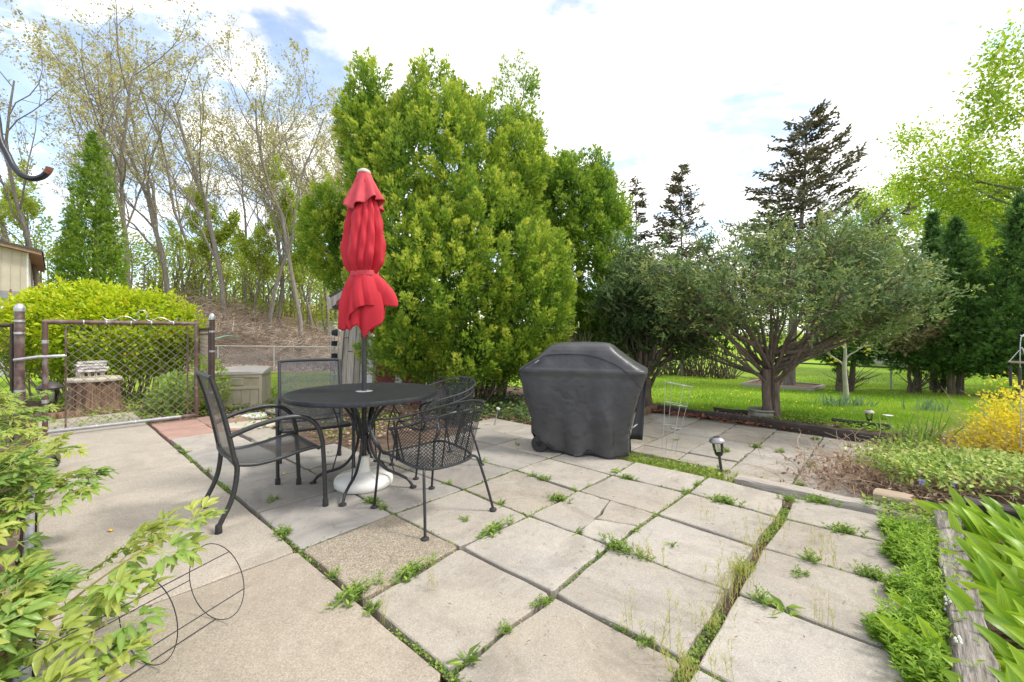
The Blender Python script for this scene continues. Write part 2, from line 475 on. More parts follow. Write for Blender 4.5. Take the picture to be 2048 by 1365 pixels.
m_deadtwig = mat('dead_brown_stems', (.38, .25, .17), (.64, .49, .37), 20, .95)
m_stump = mat('rotting_wood', (.10, .05, .03), (.3, .2, .13), 7, .95, 0, 1.0, 18, stretch=(6, 6, .5), blotch=(.04, .025, .018), bl_scale=5)
m_stem = mat('green_stem', (.25, .27, .06), (.36, .22, .1), 9, .6)
m_glass = None
def slab_mat(name, grey, tan, dark, light, specks, spscale, stain=.6, rough=.86, speckf=.42, bump=.35):
    """old cast concrete: two base tones, rain stains, pale worn patches, fine aggregate and small pits"""
    m, t = nodes_of(name); L = t.links.new
    out = mnode(t, 'ShaderNodeOutputMaterial'); b = mnode(t, 'ShaderNodeBsdfPrincipled'); L(b.outputs[0], out.inputs[0])
    b.inputs['Roughness'].default_value = rough; b.inputs['Specular IOR Level'].default_value = .35
    tc = mnode(t, 'ShaderNodeTexCoord'); oi = mnode(t, 'ShaderNodeObjectInfo')
    cmb = mnode(t, 'ShaderNodeCombineXYZ'); mu = mnode(t, 'ShaderNodeMath', operation='MULTIPLY'); mu.inputs[1].default_value = 91.0
    L(oi.outputs['Random'], mu.inputs[0]); L(mu.outputs[0], cmb.inputs[0]); L(mu.outputs[0], cmb.inputs[1])
    ad = mnode(t, 'ShaderNodeVectorMath', operation='ADD'); L(tc.outputs['Object'], ad.inputs[0]); L(cmb.outputs[0], ad.inputs[1]); vec = ad.outputs[0]
    def nz(sc, det=7, rg_=.62, dist=0.0):
        n = mnode(t, 'ShaderNodeTexNoise'); n.inputs['Scale'].default_value = sc; n.inputs['Detail'].default_value = det; n.inputs['Roughness'].default_value = rg_; n.inputs['Distortion'].default_value = dist
        L(vec, n.inputs['Vector']); return n.outputs['Fac']
    def mr(v, a0, a1, b0=0.0, b1=1.0):
        n = mnode(t, 'ShaderNodeMapRange'); n.inputs['From Min'].default_value = a0; n.inputs['From Max'].default_value = a1; n.inputs['To Min'].default_value = b0; n.inputs['To Max'].default_value = b1; L(v, n.inputs['Value']); return n.outputs[0]
    def mix(f, A, B):
        n = mnode(t, 'ShaderNodeMix', data_type='RGBA')
        if isinstance(f, float): n.inputs['Factor'].default_value = f
        else: L(f, n.inputs['Factor'])
        for k, x in (('A', A), ('B', B)):
            if isinstance(x, tuple): n.inputs[k].default_value = c4(x)
            else: L(x, n.inputs[k])
        return n.outputs['Result']
    col = mix(mr(nz(1.7), .36, .64), grey, tan)
    vo = mnode(t, 'ShaderNodeTexVoronoi'); vo.inputs['Scale'].default_value = spscale; L(vec, vo.inputs['Vector'])
    hs = mnode(t, 'ShaderNodeSeparateColor'); L(vo.outputs['Color'], hs.inputs[0])
    k = len(specks); sr = ramp(t, [((i + .5) / k, c) for i, c in enumerate(specks)]); sr.color_ramp.interpolation = 'CONSTANT'; L(hs.outputs[0], sr.inputs[0])
    col = mix(speckf, col, sr.outputs[0])
    col = mix(mr(nz(4.2, 8, .7, .6), .56, .74, 0, .55), col, light)
    col = mix(mr(nz(1.9, 10, .74, 1.2), .46, .70, 0, stain), col, dark)
    col = mix(mr(nz(9, 8, .8), .54, .70, 0, stain * .8), col, dark)
    v2 = mnode(t, 'ShaderNodeTexVoronoi'); v2.inputs['Scale'].default_value = 34; L(vec, v2.inputs['Vector'])
    col = mix(mr(v2.outputs['Distance'], .10, .05, 0, .75), col, tuple(x * .35 for x in dark))
    hv = mnode(t, 'ShaderNodeHueSaturation'); L(col, hv.inputs['Color']); L(mr(oi.outputs['Random'], 0, 1, .88, 1.10), hv.inputs['Value']); L(mr(oi.outputs['Random'], 0, 1, 1.15, .75), hv.inputs['Saturation'])
    L(hv.outputs['Color'], b.inputs['Base Color'])
    bp = mnode(t, 'ShaderNodeBump'); bp.inputs['Strength'].default_value = bump; bp.inputs['Distance'].default_value = .008; L(nz(70, 6), bp.inputs['Height'])
    b2 = mnode(t, 'ShaderNodeBump'); b2.inputs['Strength'].default_value = .5; b2.inputs['Distance'].default_value = .012; L(nz(7, 6, .6, .5), b2.inputs['Height']); L(bp.outputs[0], b2.inputs['Normal']); L(b2.outputs[0], b.inputs['Normal'])
    return m
m_conc = slab_mat('exposed_aggregate_concrete', (.345, .305, .255), (.40, .345, .28), (.20, .17, .135), (.46, .41, .345), [(.27, .225, .175), (.46, .395, .315), (.36, .305, .24), (.53, .47, .40), (.21, .18, .145)], 230, .45)
m_slab = slab_mat('paving_slab', (.35, .32, .285), (.41, .355, .285), (.18, .155, .125), (.50, .465, .415), [(.29, .265, .235), (.40, .365, .315), (.35, .32, .28), (.50, .47, .42), (.25, .225, .195)], 260, .6)
m_slabsm = slab_mat('smooth_grey_slab', (.275, .258, .24), (.335, .30, .26), (.16, .145, .13), (.39, .365, .34), [(.29, .27, .245), (.34, .315, .285), (.31, .285, .26)], 200, .6, .78, .25)
m_slabag = slab_mat('coarse_aggregate_slab', (.31, .275, .22), (.35, .30, .235), (.2, .17, .13), (.43, .385, .32), [(.21, .18, .14), (.43, .375, .30), (.33, .285, .225), (.56, .51, .44), (.16, .135, .105)], 180, .5, .9, .6, .6)
m_brick = mat('red_paver', (.26, .155, .12), (.35, .225, .18), 6, .9, 0, .4, 90, vary=.1, blotch=(.4, .33, .27), bl_scale=4)
m_pink = mat('pinkish_paver', (.34, .205, .165), (.43, .275, .225), 6, .9, 0, .4, 90, vary=.1)
m_siding = mat('beige_siding', (.44, .39, .31), (.5, .45, .37), 2, .8)
m_block = mat('grey_block', (.2, .21, .22), (.28, .29, .3), 4, .9, 0, .3)
m_roofbr = mat('brown_soffit', (.26, .16, .1), (.36, .24, .16), 7, .8)
m_wallgrey = mat('grey_siding', (.36, .34, .33), (.42, .4, .39), 3, .85)
m_dark = mat('dark_opening', (.02, .022, .025), (.03, .03, .035), 3, .5)
m_lampbl = mat('dark_bronze_plastic', (.04, .033, .035), (.07, .06, .06), 20, .5, .2)
m_cap = mat('metal_lamp_cap', (.25, .24, .25), (.36, .35, .36), 20, .35, .7)
m_orange = mat('orange_petal', (.9, .4, .02), (.95, .55, .04), 9, .6)
m_tarp = mat('grey_tarp', (.35, .36, .38), (.5, .51, .53), 5, .6, 0, .3)
m_shedwhite = mat('pale_metal', (.6, .6, .56), (.68, .68, .64), 4, .6)
m_teal = mat('teal_hose', (.12, .35, .3), (.2, .45, .4), 9, .5)
def glass_mat():
    m, t = nodes_of('clear_glass')
    out = mnode(t, 'ShaderNodeOutputMaterial')
    g = mnode(t, 'ShaderNodeBsdfGlossy'); g.inputs['Roughness'].default_value = .05
    tr = mnode(t, 'ShaderNodeBsdfTransparent'); tr.inputs['Color'].default_value = (.86, .88, .84, 1)
    f = mnode(t, 'ShaderNodeFresnel'); f.inputs['IOR'].default_value = 1.9
    mx = mnode(t, 'ShaderNodeMixShader')
    t.links.new(f.outputs[0], mx.inputs[0]); t.links.new(tr.outputs[0], mx.inputs[1]); t.links.new(g.outputs[0], mx.inputs[2]); t.links.new(mx.outputs[0], out.inputs[0])
    return m
m_glass = glass_mat()

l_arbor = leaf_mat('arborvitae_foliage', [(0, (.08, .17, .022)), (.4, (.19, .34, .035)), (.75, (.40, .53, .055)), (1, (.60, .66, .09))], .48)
l_arbdk = leaf_mat('dark_evergreen_foliage', [(0, (.06, .13, .035)), (.5, (.12, .235, .055)), (1, (.22, .34, .075))], .42)
l_arbcone = leaf_mat('cone_evergreen_foliage', [(0, (.08, .17, .018)), (.5, (.19, .32, .03)), (1, (.36, .47, .05))], .45)
l_yew = leaf_mat('yew_foliage', [(0, (.06, .11, .042)), (.5, (.135, .215, .075)), (.85, (.27, .34, .11)), (1, (.36, .38, .11))], .38)
l_brownev = leaf_mat('brown_evergreen_foliage', [(0, (.09, .075, .04)), (.5, (.18, .14, .075)), (1, (.28, .22, .12))], .25)
l_conif = leaf_mat('sparse_conifer_foliage', [(0, (.07, .068, .045)), (.5, (.13, .12, .075)), (1, (.21, .185, .105))], .3)
l_maple = leaf_mat('young_maple_leaves', [(0, (.20, .36, .02)), (.5, (.36, .52, .035)), (1, (.56, .62, .07))], .6)
l_bud = leaf_mat('opening_buds', [(0, (.28, .25, .10)), (.5, (.46, .43, .17)), (1, (.6, .59, .25))], .5)
l_budgr = leaf_mat('fresh_green_leaves', [(0, (.32, .44, .05)), (.5, (.46, .56, .08)), (1, (.6, .66, .14))], .6)
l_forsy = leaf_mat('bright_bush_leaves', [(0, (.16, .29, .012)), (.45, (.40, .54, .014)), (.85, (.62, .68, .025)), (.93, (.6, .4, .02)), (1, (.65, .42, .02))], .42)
l_grass = leaf_mat('lawn_blades', [(0, (.12, .25, .02)), (.5, (.25, .40, .035)), (1, (.42, .53, .07))], .5)
l_cover = leaf_mat('ground_cover_leaves', [(0, (.12, .25, .02)), (.5, (.26, .44, .04)), (1, (.44, .60, .075))], .45)
l_weed = leaf_mat('weed_leaves', [(0, (.11, .20, .045)), (.5, (.23, .36, .07)), (1, (.42, .54, .08))], .45)
l_straw = leaf_mat('straw_stems', [(0, (.38, .34, .10)), (.5, (.5, .48, .14)), (1, (.58, .58, .17))], .4)
l_spirea = leaf_mat('yellow_shrub_leaves', [(0, (.62, .52, .03)), (.5, (.85, .72, .04)), (1, (.92, .82, .08))], .5)
l_vinca = leaf_mat('variegated_leaves', [(0, (.14, .26, .05)), (.4, (.34, .48, .09)), (.7, (.58, .64, .17)), (1, (.74, .76, .38))], .4)
l_litter = leaf_mat('fallen_leaves', [(0, (.19, .11, .07)), (.5, (.36, .24, .16)), (1, (.52, .39, .28))], .15)
l_iris = leaf_mat('blue_green_blades', [(0, (.11, .22, .1)), (1, (.26, .38, .22))], .35)
l_ivy = leaf_mat('ivy_leaves', [(0, (.045, .09, .03)), (.6, (.11, .18, .05)), (1, (.28, .33, .12))], .3)
l_wood = leaf_mat('woodland_leaves', [(0, (.24, .34, .04)), (.5, (.42, .52, .06)), (.9, (.58, .6, .09)), (1, (.58, .45, .09))], .55)
# ------------------------------------------------------------------ terrain
def sstep(a, b, x):
    t = np.clip((x - a) / (b - a), 0, 1)
    return t * t * (3 - 2 * t)
_nr = np.random.default_rng(5)
_waves = [(_nr.uniform(.15, 1.4), _nr.uniform(0, 6.28), _nr.uniform(0, 6.28)) for _ in range(10)]
def bumpy(X, Y):
    s = 0
    for f, a, p in _waves: s = s + np.sin((X * math.cos(a) + Y * math.sin(a)) * f + p) / (1 + 2 * f)
    return s / 3
def in_lower(u, v): return (u > 3.0) & (u < 6.25) & (v > -1.6) & (v < 7.5)
def terrain(X, Y):
    X = np.asarray(X, float); Y = np.asarray(Y, float)
    u, v = UV(X, Y)
    right = -.10 - .065 * np.clip(Y - 6.5, 0, 9.5) + .0 * X
    left = -.05 - .035 * np.clip(Y - 8, 0, 11)
    A = 1.5 * sstep(-8, -13.5, X) + 1.5 * sstep(-13.5, -19, X) + 2.0 * sstep(-19, -32, X)
    left = left + A * sstep(18.5, 33, Y) + 1.2 * sstep(-10, -22, X) * sstep(33, 70, Y)
    k = sstep(-3.0, 2.0, X) * sstep(3.5, 6.5, Y)
    z = left * (1 - k) + right * k
    z = z + bumpy(X, Y) * .05 * sstep(7, 14, Y)
    z = np.where(in_lower(u, v), -.215, z)
    z = np.where((u > 3.0) & (u < 6.1) & (v > 2.55), -.07, z)
    z = np.where((v > 2.78) & (u < 2.95), .03, z)
    pat = (u > -1.04) & (u < 2.95) & (v < 2.72) & (v > -6.5)
    z = np.where(pat, np.minimum(z, -.062), z)
    return z
def tz(X, Y): return float(terrain(X, Y))

def spaced(a0, a1, fine0, fine1, step, growth=1.10):
    pts = list(np.arange(fine0, fine1, step))
    s, p = step, fine1
    while p < a1: pts.append(p); s *= growth; p += s
    pts.append(a1)
    s, p = step, fine0 - step
    while p > a0: pts.insert(0, p); s *= growth; p -= s
    pts.insert(0, a0)
    return np.array(pts)
gx = spaced(-260, 260, -7, 7.5, .11); gy = spaced(-12, 520, -.5, 9.5, .11)
XX, YY = np.meshgrid(gx, gy)
ZZ = terrain(XX, YY)
nx, ny = len(gx), len(gy)
idx = np.arange(nx * ny).reshape(ny, nx)
quads = np.stack([idx[:-1, :-1], idx[:-1, 1:], idx[1:, 1:], idx[1:, :-1]], -1).reshape(-1, 4)
uu, vv = UV(XX, YY)
nzv = bumpy(XX * 2.1 + 9, YY * 2.1)
# what the ground is made of: 1 = turf, 0 = soil; leaf litter on top
is_lawn = ((uu > 6.55 + .1 * nzv) & (XX > 1.2)) | ((YY > 7.9 + .3 * nzv) & (XX < -2.7) & (YY < 60)) | (YY > 13)
grass_a = np.where(is_lawn, 1.0, 0.0)
grass_a = np.where((uu > 2.8) & (uu < 3.75) & (vv > .3) & (vv < 1.6), .75, grass_a)
grass_a = np.where((YY > 13.5 + nzv) & (XX < -4) & (YY < 17.5), .55, grass_a)
litter_a = sstep(16.5, 18.5, YY + 2 * nzv) * sstep(-5, -8, XX) * (YY < 75)
litter_a = np.maximum(litter_a, ((uu > 2.9) & (uu < 6.4) & (vv < -.9)).astype(float) * .8)
litter_a = np.maximum(litter_a, ((XX < -6) & (YY < 9.5) & (YY > 5.5)) * .35)
_fa, _fb = at(1330, 714, 24.0)[:2], at(2048, 748, 10.2)[:2]      # bare strip under the far fence
_fd = _fb - _fa; _ft = np.clip(((XX - _fa[0]) * _fd[0] + (YY - _fa[1]) * _fd[1]) / (_fd @ _fd), 0, 1)
_dist = np.hypot(XX - _fa[0] - _fd[0] * _ft, YY - _fa[1] - _fd[1] * _ft)
grass_a = np.where(_dist < .34 + .12 * nzv, .1, grass_a); litter_a = np.where(_dist < .30, np.maximum(litter_a, .45), litter_a)
gm, gt = nodes_of('garden_ground')
_o = mnode(gt, 'ShaderNodeOutputMaterial'); _b = mnode(gt, 'ShaderNodeBsdfPrincipled'); gt.links.new(_b.outputs[0], _o.inputs[0])
_b.inputs['Roughness'].default_value = .95; _b.inputs['Specular IOR Level'].default_value = .15
_tc = mnode(gt, 'ShaderNodeTexCoord')
def _noise(scale, det=6, st=None):
    n = mnode(gt, 'ShaderNodeTexNoise'); n.inputs['Scale'].default_value = scale; n.inputs['Detail'].default_value = det; n.inputs['Roughness'].default_value = .65
    gt.links.new(_tc.outputs['Object'], n.inputs['Vector']); return n.outputs['Fac']
def _mixc(f, a, b):
    n = mnode(gt, 'ShaderNodeMix', data_type='RGBA')
    gt.links.new(f, n.inputs['Factor']); gt.links.new(a, n.inputs['A']); gt.links.new(b, n.inputs['B']); return n.outputs['Result']
def _rampc(f, st):
    r = ramp(gt, st); gt.links.new(f, r.inputs[0]); return r.outputs[0]
def _thr(attr, nf):
    a = mnode(gt, 'ShaderNodeAttribute', attribute_name=attr)
    s = mnode(gt, 'ShaderNodeMath', operation='MULTIPLY_ADD'); gt.links.new(nf, s.inputs[0]); s.inputs[1].default_value = .8; gt.links.new(a.outputs['Fac'], s.inputs[2])
    m = mnode(gt, 'ShaderNodeMapRange'); m.inputs['From Min'].default_value = .78; m.inputs['From Max'].default_value = .98; gt.links.new(s.outputs[0], m.inputs['Value']); return m.outputs[0]
_soil = _rampc(_noise(9), [(.3, (.075, .05, .036)), (.7, (.19, .135, .10))])
_turf = _rampc(_noise(1.3), [(.3, (.17, .30, .025)), (.55, (.27, .41, .035)), (.75, (.38, .49, .06))])
_turf2 = _rampc(_noise(45), [(.35, (.11, .25, .012)), (.65, (.34, .50, .03))])
_mx = mnode(gt, 'ShaderNodeMix', data_type='RGBA'); _mx.inputs['Factor'].default_value = .4
gt.links.new(_turf, _mx.inputs['A']); gt.links.new(_turf2, _mx.inputs['B'])
_lit = _rampc(_noise(20, 8), [(.3, (.17, .11, .07)), (.5, (.32, .22, .155)), (.72, (.46, .35, .26))])
_col = _mixc(_thr('turf', _noise(3.0)), _soil, _mx.outputs['Result'])
_col = _mixc(_thr('litter', _noise(1.1, 8)), _col, _lit)
gt.links.new(_col, _b.inputs['Base Color'])
_bp = mnode(gt, 'ShaderNodeBump'); _bp.inputs['Distance'].default_value = .03; _bp.inputs['Strength'].default_value = .8
gt.links.new(_noise(40, 8), _bp.inputs['Height']); gt.links.new(_bp.outputs[0], _b.inputs['Normal'])
me = raw_mesh('ground', np.stack([XX, YY, ZZ], -1).reshape(-1, 3), quads.ravel(), np.full(len(quads), 4), {'turf': grass_a.ravel(), 'litter': litter_a.ravel()}, [gm], smooth=True)
struct(link('ground', me))

# ------------------------------------------------------------------ slabs
rs = np.random.default_rng(11)
def slab_mesh(corners, top, thick, jit=.004, n=4, chamf=.006, tilt=.0):
    """one cast slab with slightly worn uneven edges"""
    C = [np.asarray(c, float)[:2] for c in corners]
    ring = []
    for a, b in zip(C, C[1:] + C[:1]):
        d = b - a; L = np.linalg.norm(d); d = d / L; nn = np.array([-d[1], d[0]])
        for k in range(n):
            t = (k + (.12 if k == 0 else 0)) / n
            ring.append(a + d * L * t + nn * rs.normal() * jit)
        ring.append(a + d * L * .985 + nn * rs.normal() * jit * .4)
    ring = np.array(ring); m = len(ring)
    ctr = ring.mean(0)
    inn = ring + nrm(ctr - ring) * chamf
    sx, sy = rs.normal() * tilt, rs.normal() * tilt
    def zt(q): return top + (q[:, 0] - ctr[0]) * sx + (q[:, 1] - ctr[1]) * sy
    V = np.vstack([np.column_stack([inn, zt(inn)]), np.column_stack([ring, zt(ring) - chamf * .8]), np.column_stack([ring, np.full(m, top - thick)])])
    Fs = [list(range(m))]
    for r in range(2):
        for j in range(m):
            j2 = (j + 1) % m
            Fs.append([r * m + j2, r * m + j, (r + 1) * m + j, (r + 1) * m + j2])
    return V, Fs
def slab_obj(name, corners, top, thick, m, parent, **k):
    c = np.array([np.asarray(q)[:2] for q in corners])
    e = (c[1] - c[0])[0] * (c[2] - c[1])[1] - (c[1] - c[0])[1] * (c[2] - c[1])[0]
    if e < 0: corners = list(corners)[::-1]
    V, Fs = slab_mesh(corners, top, thick, **k)
    ctr = V.mean(0)
    o = MB().add(V - np.array([ctr[0], ctr[1], 0]), Fs).build(name, m, parent, smooth=False)
    o.location = (ctr[0], ctr[1], 0)
    return o
def inset(cs, g):
    cs = [np.asarray(c, float)[:2] for c in cs]; out = []
    k = len(cs)
    for i in range(k):
        p, q, r_ = cs[i - 1], cs[i], cs[(i + 1) % k]
        d1 = nrm(p - q); d2 = nrm(r_ - q)
        out.append(q + (d1 + d2) * g)
    return out

def area(name):
    o = bpy.data.objects.new(name, None); COL.objects.link(o); o['kind'] = 'structure'; o.empty_display_size = .2
    return o
path = area('concrete_path')
Wc = -1.0
for v0, v1 in ((-6.3, -5.15), (-5.14, -2.45), (-2.44, -.012), (.006, 1.30), (1.315, 3.1)):
    slab_obj('concrete_slab', [PU(Wc, v0), PU(Wc, v1), PU(-.022, v1), PU(-.022, v0)], 0.0, .1, m_conc, path, jit=.0025, n=7, chamf=.008)

# crossings of the joints; those that the photograph shows are not quite on the grid
UL = [0, .6175, 1.209, 1.801, 2.333, 2.797]
VL = [-2.88, -2.12, -1.42, -.73, 0, .678, 1.3085, 1.929, 2.56]
meas = {(0, 0): (600, 1101.7), (1, 0): (784.6, 1026.5), (2, 0): (928, 977), (3, 0): (1032, 937.6), (0, 1): (726.5, 1204), (1, 1): (918, 1093), (2, 1): (1058, 1031.6), (3, 1): (1157, 982), (4, 1): (1225, 951), (0, 2): (901, 1348), (1, 2): (1107.6, 1187), (2, 2): (1218.7, 1091.4), (3, 2): (1311, 1027), (4, 2): (1377, 986), (5, 2): (1417, 954), (1, 3): (1381, 1327), (2, 3): (1464, 1182), (3, 3): (1513, 1095), (4, 3): (1564, 1039), (5, 3): (1577, 995)}
def cross(i, j):
    g = PU(UL[i], VL[j + 4])
    if (i, j) in meas:
        q = G(*meas[(i, j)])
        g = g * .35 + q * .65
    return g[:2]
patio = area('patio')
smooth_cells = {(i, j) for i in range(5) for j in range(-4, 0)} - {(4, -1)}
for i in range(5):
    for j in range(-4, 4):
        if i == 4 and j == 4: continue
        if j <= -3 and i >= 2: continue
        if j == -4 and i >= 1: continue
        cs = [cross(i, j), cross(i, j + 1), cross(i + 1, j + 1), cross(i + 1, j)]
        g = .012 if j >= 0 else .008
        if j == 2: cs = [cs[0], cs[1] - EV * .015, cs[2] - EV * .015, cs[3]]
        if j == 3: cs = [cs[0] + EV * .015, cs[1], cs[2], cs[3] + EV * .015]
        if (i, j) == (0, 0): m_ = m_slabag
        elif (i, j) in smooth_cells: m_ = m_slabsm
        else: m_ = m_slab
        if (i, j) == (2, 1):      # the slab that broke in three
            a, b, c, d = [np.asarray(q) for q in cs]
            p1 = d * .55 + c * .45; p2 = a * .42 + b * .58 + (d - a) * .42; p3 = a * .40 + b * .60; p4 = b * .42 + c * .58
            for piece in ([a, p3, p2, p1, d], [p3, b, p4, p2], [p2, p4, c, p1]):
                slab_obj('paving_slab', inset(piece, .008), .002, .055, m_slab, patio, jit=.005, tilt=.004)
            continue
        slab_obj('paving_slab', inset(cs, g), rs.normal() * .0025, .055, m_, patio, jit=.004, tilt=.003)
# nearest slabs, on to the camera's feet
for (i0, i1, j0, j1) in ((-1.25, 0, 2, 3), (-.6, .6175, 3, 4)):
    pass
for j in range(2, 4):
    v0, v1 = VL[j + 4] + .012, VL[j + 5] - .012
    for u0, u1 in ((-.62, -.012), (-1.24, -.632)):
        if j == 2 and u0 < -.1: 
            continue
slab_obj('paving_slab', [PU(-.62, 3.12), PU(-.62, 3.7), PU(.2, 3.7), PU(.2, 3.12)], -.01, .05, m_slab, patio)
# beyond the soil: end slabs behind the chairs and under the grill
for (u0, u1, v0, v1) in ((2.81, 3.4, -1.05, -.35), (2.81, 3.35, -.34, .33), (2.81, 3.38, -1.78, -1.07)):
    slab_obj('paving_slab', [PU(u0, v0), PU(u0, v1), PU(u1, v1), PU(u1, v0)], -.004 + rs.normal() * .002, .055, m_slab, patio, jit=.006)
for (u0, u1, v0, v1) in ((.02, .60, -3.70, -2.89), (.66, 1.0, -3.5, -2.95)):
    slab_obj('paving_slab', [PU(u0, v0), PU(u0, v1), PU(u1, v1), PU(u1, v0)], -.002, .055, m_slab, patio, jit=.005)
pav = area('red_paving')
for (u0, u1, v0, v1, m_) in ((.015, .50, -4.30, -3.72, m_pink), (.015, .50, -4.95, -4.31, m_pink), (.51, 1.0, -4.32, -3.72, m_brick), (.51, 1.02, -4.98, -4.33, m_brick)):
    slab_obj('square_paver', [PU(u0, v0), PU(u0, v1), PU(u1, v1), PU(u1, v0)], -.004 + rs.normal() * .002, .05, m_, pav, jit=.004)

lower = area('lower_patio')
LZ = -.15
vl = [-.82, -.29, .22, .745, 1.27, 1.81, 2.34, 2.87, 3.4]
for k in range(len(vl) - 1):
    v0, v1 = vl[k] + .008, vl[k + 1] - .008
    uu0 = 3.02 if v1 > 1.4 else 3.62
    if v1 < -.2: uu0 = 3.75
    edges_u = [uu0] + [x for x in (3.50, 3.96, 4.42, 4.88, 5.34, 5.80) if x > uu0 + .12]
    if v1 < 2.6: edges_u.append(6.12 if v1 < 1.3 else 5.98)
    if k >= 6: edges_u = [x for x in edges_u if x < (5.5 if k == 6 else 4.7 if k == 7 else 4.0)]
    off = rs.uniform(-.05, .05)
    for q in range(len(edges_u) - 1):
        u0, u1 = edges_u[q] + (.008 + off if q else 0), edges_u[q + 1] - .008 + (off if q < len(edges_u) - 2 else 0)
        slab_obj('paving_slab', [PU(u0, v0), PU(u0, v1), PU(u1, v1), PU(u1, v0)], LZ + rs.normal() * .003, .06, m_slab, lower, jit=.005, tilt=.003)

# ------------------------------------------------------------------ timbers and edging
def timber(name, a, b, w, h, z0, m, label, cat='timber', group=None, jit=.006, segs=8, lean=0.0):
    """weathered square timber from a to b (ground points), grain and worn corners modelled"""
    a = np.asarray(a, float)[:2]; b = np.asarray(b, float)[:2]
    L = np.linalg.norm(b - a); rz = math.atan2(b[1] - a[1], b[0] - a[0])
    c = (a + b) / 2
    prof = [(-w / 2, 0), (w / 2, 0), (w / 2, h * .55), (w / 2 - .004, h - .012), (w / 2 - .016, h), (0, h + .003), (-w / 2 + .016, h), (-w / 2 + .004, h - .012), (-w / 2, h * .55)]
    P = []
    for i in range(segs + 1):
        x = -L / 2 + L * i / segs
        P.append([(x + (rs.normal() * jit if i in (0, segs) else 0), y + rs.normal() * jit * .6, z + (rs.normal() * jit * .7 if z > .01 else 0)) for (y, z) in prof])
    mb = MB().grid(np.array(P), closed=True)
    n = len(prof)
    mb.add(P[0], [list(range(n))]); mb.add(P[-1], [list(range(n - 1, -1, -1))])
    o = mb.build(name, m, None, smooth=True)
    o.location = (c[0], c[1], z0); o.rotation_euler = (lean, 0, rz)
    return tag(o, label, cat, group)
tie = timber('railroad_tie', PU(.55, 2.695), PU(2.73, 2.74), .115, .15, -.03, m_woodx, 'cracked grey weathered timber edging the lily of the valley bed at the right', jit=.011, segs=22)
timber('step_timber', PU(2.95, 1.52), PU(2.93, 2.47), .16, .15, -.13, m_woodp, 'pale weathered timber along the step between upper and lower patio', jit=.005, segs=12)
timber('step_timber', PU(2.935, 2.48), PU(2.92, 3.05), .10, .13, -.13, m_woodp, 'short end of pale timber beyond the joint, next to the tan block', jit=.004)
timber('timber_block', PU(3.10, 2.40), PU(3.07, 2.60), .16, .11, -.03, m_woodtan, 'short tan timber block standing at the end of the step timber', jit=.003, segs=3)
timber('edging_timber', PU(3.08, 2.84), PU(3.0, 3.55), .13, .17, -.03, m_wooddark, 'black squared timber between the dead stems and the lily leaves', jit=.004)
timber('edging_timber', PU(3.02, 3.95), PU(2.9, 4.6), .13, .17, -.03, m_wooddark, 'dark timber end at the right border behind the lily leaves', jit=.004)
timber('retaining_timber', G(1318, 822, -.15), G(1520, 852, -.15), .13, .12, -.17, m_wooddark, 'long dark timber along the far left edge of the lower patio', segs=14)
timber('retaining_timber', G(1521, 852.5, -.15), G(1775, 892, -.15), .13, .14, -.17, m_wooddark, 'long dark timber along the far right edge of the lower patio', segs=14)
timber('retaining_timber', G(1282, 832, -.15), G(1316, 819, -.15), .12, .12, -.16, m_stump, 'short mossy log end at the far left corner of the lower patio', segs=5)
timber('lawn_edging', G(1428, 822, -.1), G(1520, 833, -.1), .05, .09, -.13, m_wooddark, 'narrow dark board edging the lawn left of the stone bowl', segs=6)
timber('lawn_edging', G(1560, 838, -.1), G(1658, 851, -.1), .05, .05, -.12, m_wooddark, 'low dark board edging the lawn right of the multi-stemmed tree', segs=6)
timber('lawn_edging', G(1665, 850, -.1), G(1782, 864, -.1), .05, .12, -.13, m_wooddark, 'raised brown board edging the lawn behind the small path light', segs=6)
timber('garden_log', G(88, 842, -.02), G(166, 834, -.02), .15, .13, -.06, m_stump, 'short mossy log lying in front of the stump behind the gate', segs=6, jit=.01)
# ------------------------------------------------------------------ garden furniture
def ribbon_net(S, nu, nv, w, k=10, style='diamond', lift=.0):
    """expanded-metal or woven panel: strands follow the surface S(a, b), a and b in 0..1"""
    mb_V = []; mb_F = []
    n0 = 0
    def strand(a, b):
        nonlocal n0
        P = np.array([S(x, y) for x, y in zip(a, b)])
        e = 1e-3
        Pa = np.array([S(min(1, x + e), y) - S(max(0, x - e), y) for x, y in zip(a, b)])
        Pb = np.array([S(x, min(1, y + e)) - S(x, max(0, y - e)) for x, y in zip(a, b)])
        N = nrm(np.cross(Pa, Pb)); T = nrm(np.gradient(P, axis=0)); B = np.cross(N, T)
        m = len(P)
        mb_V.append(np.vstack([P + B * w / 2 + N * lift, P - B * w / 2 + N * lift]))
        for i in range(m - 1): mb_F.append((n0 + i, n0 + i + 1, n0 + m + i + 1, n0 + m + i))
        n0 += 2 * m
    if style == 'diamond':
        for sgn in (1, -1):
            for q in range(-nv if sgn == 1 else 0, nu if sgn == 1 else nu + nv):
                # strand index x - y = q  (or x + y = q) in cell units
                if sgn == 1: x0, x1 = max(0, q), min(nu, q + nv)
                else: x0, x1 = max(0, q - nv), min(nu, q)
                if x1 - x0 < .5: continue
                kk = max(2, int(math.ceil((x1 - x0) / nu * k)) + 1)
                xs = np.linspace(x0, x1, kk); ys = (xs - q) if sgn == 1 else (q - xs)
                strand(xs / nu, np.clip(ys / nv, 0, 1))
    else:
        t = np.linspace(0, 1, k + 1)
        for i in range(1, nu): strand(np.full(k + 1, i / nu), t)
        for j in range(1, nv): strand(t, np.full(k + 1, j / nv))
    return MB().add(np.vstack(mb_V), mb_F)

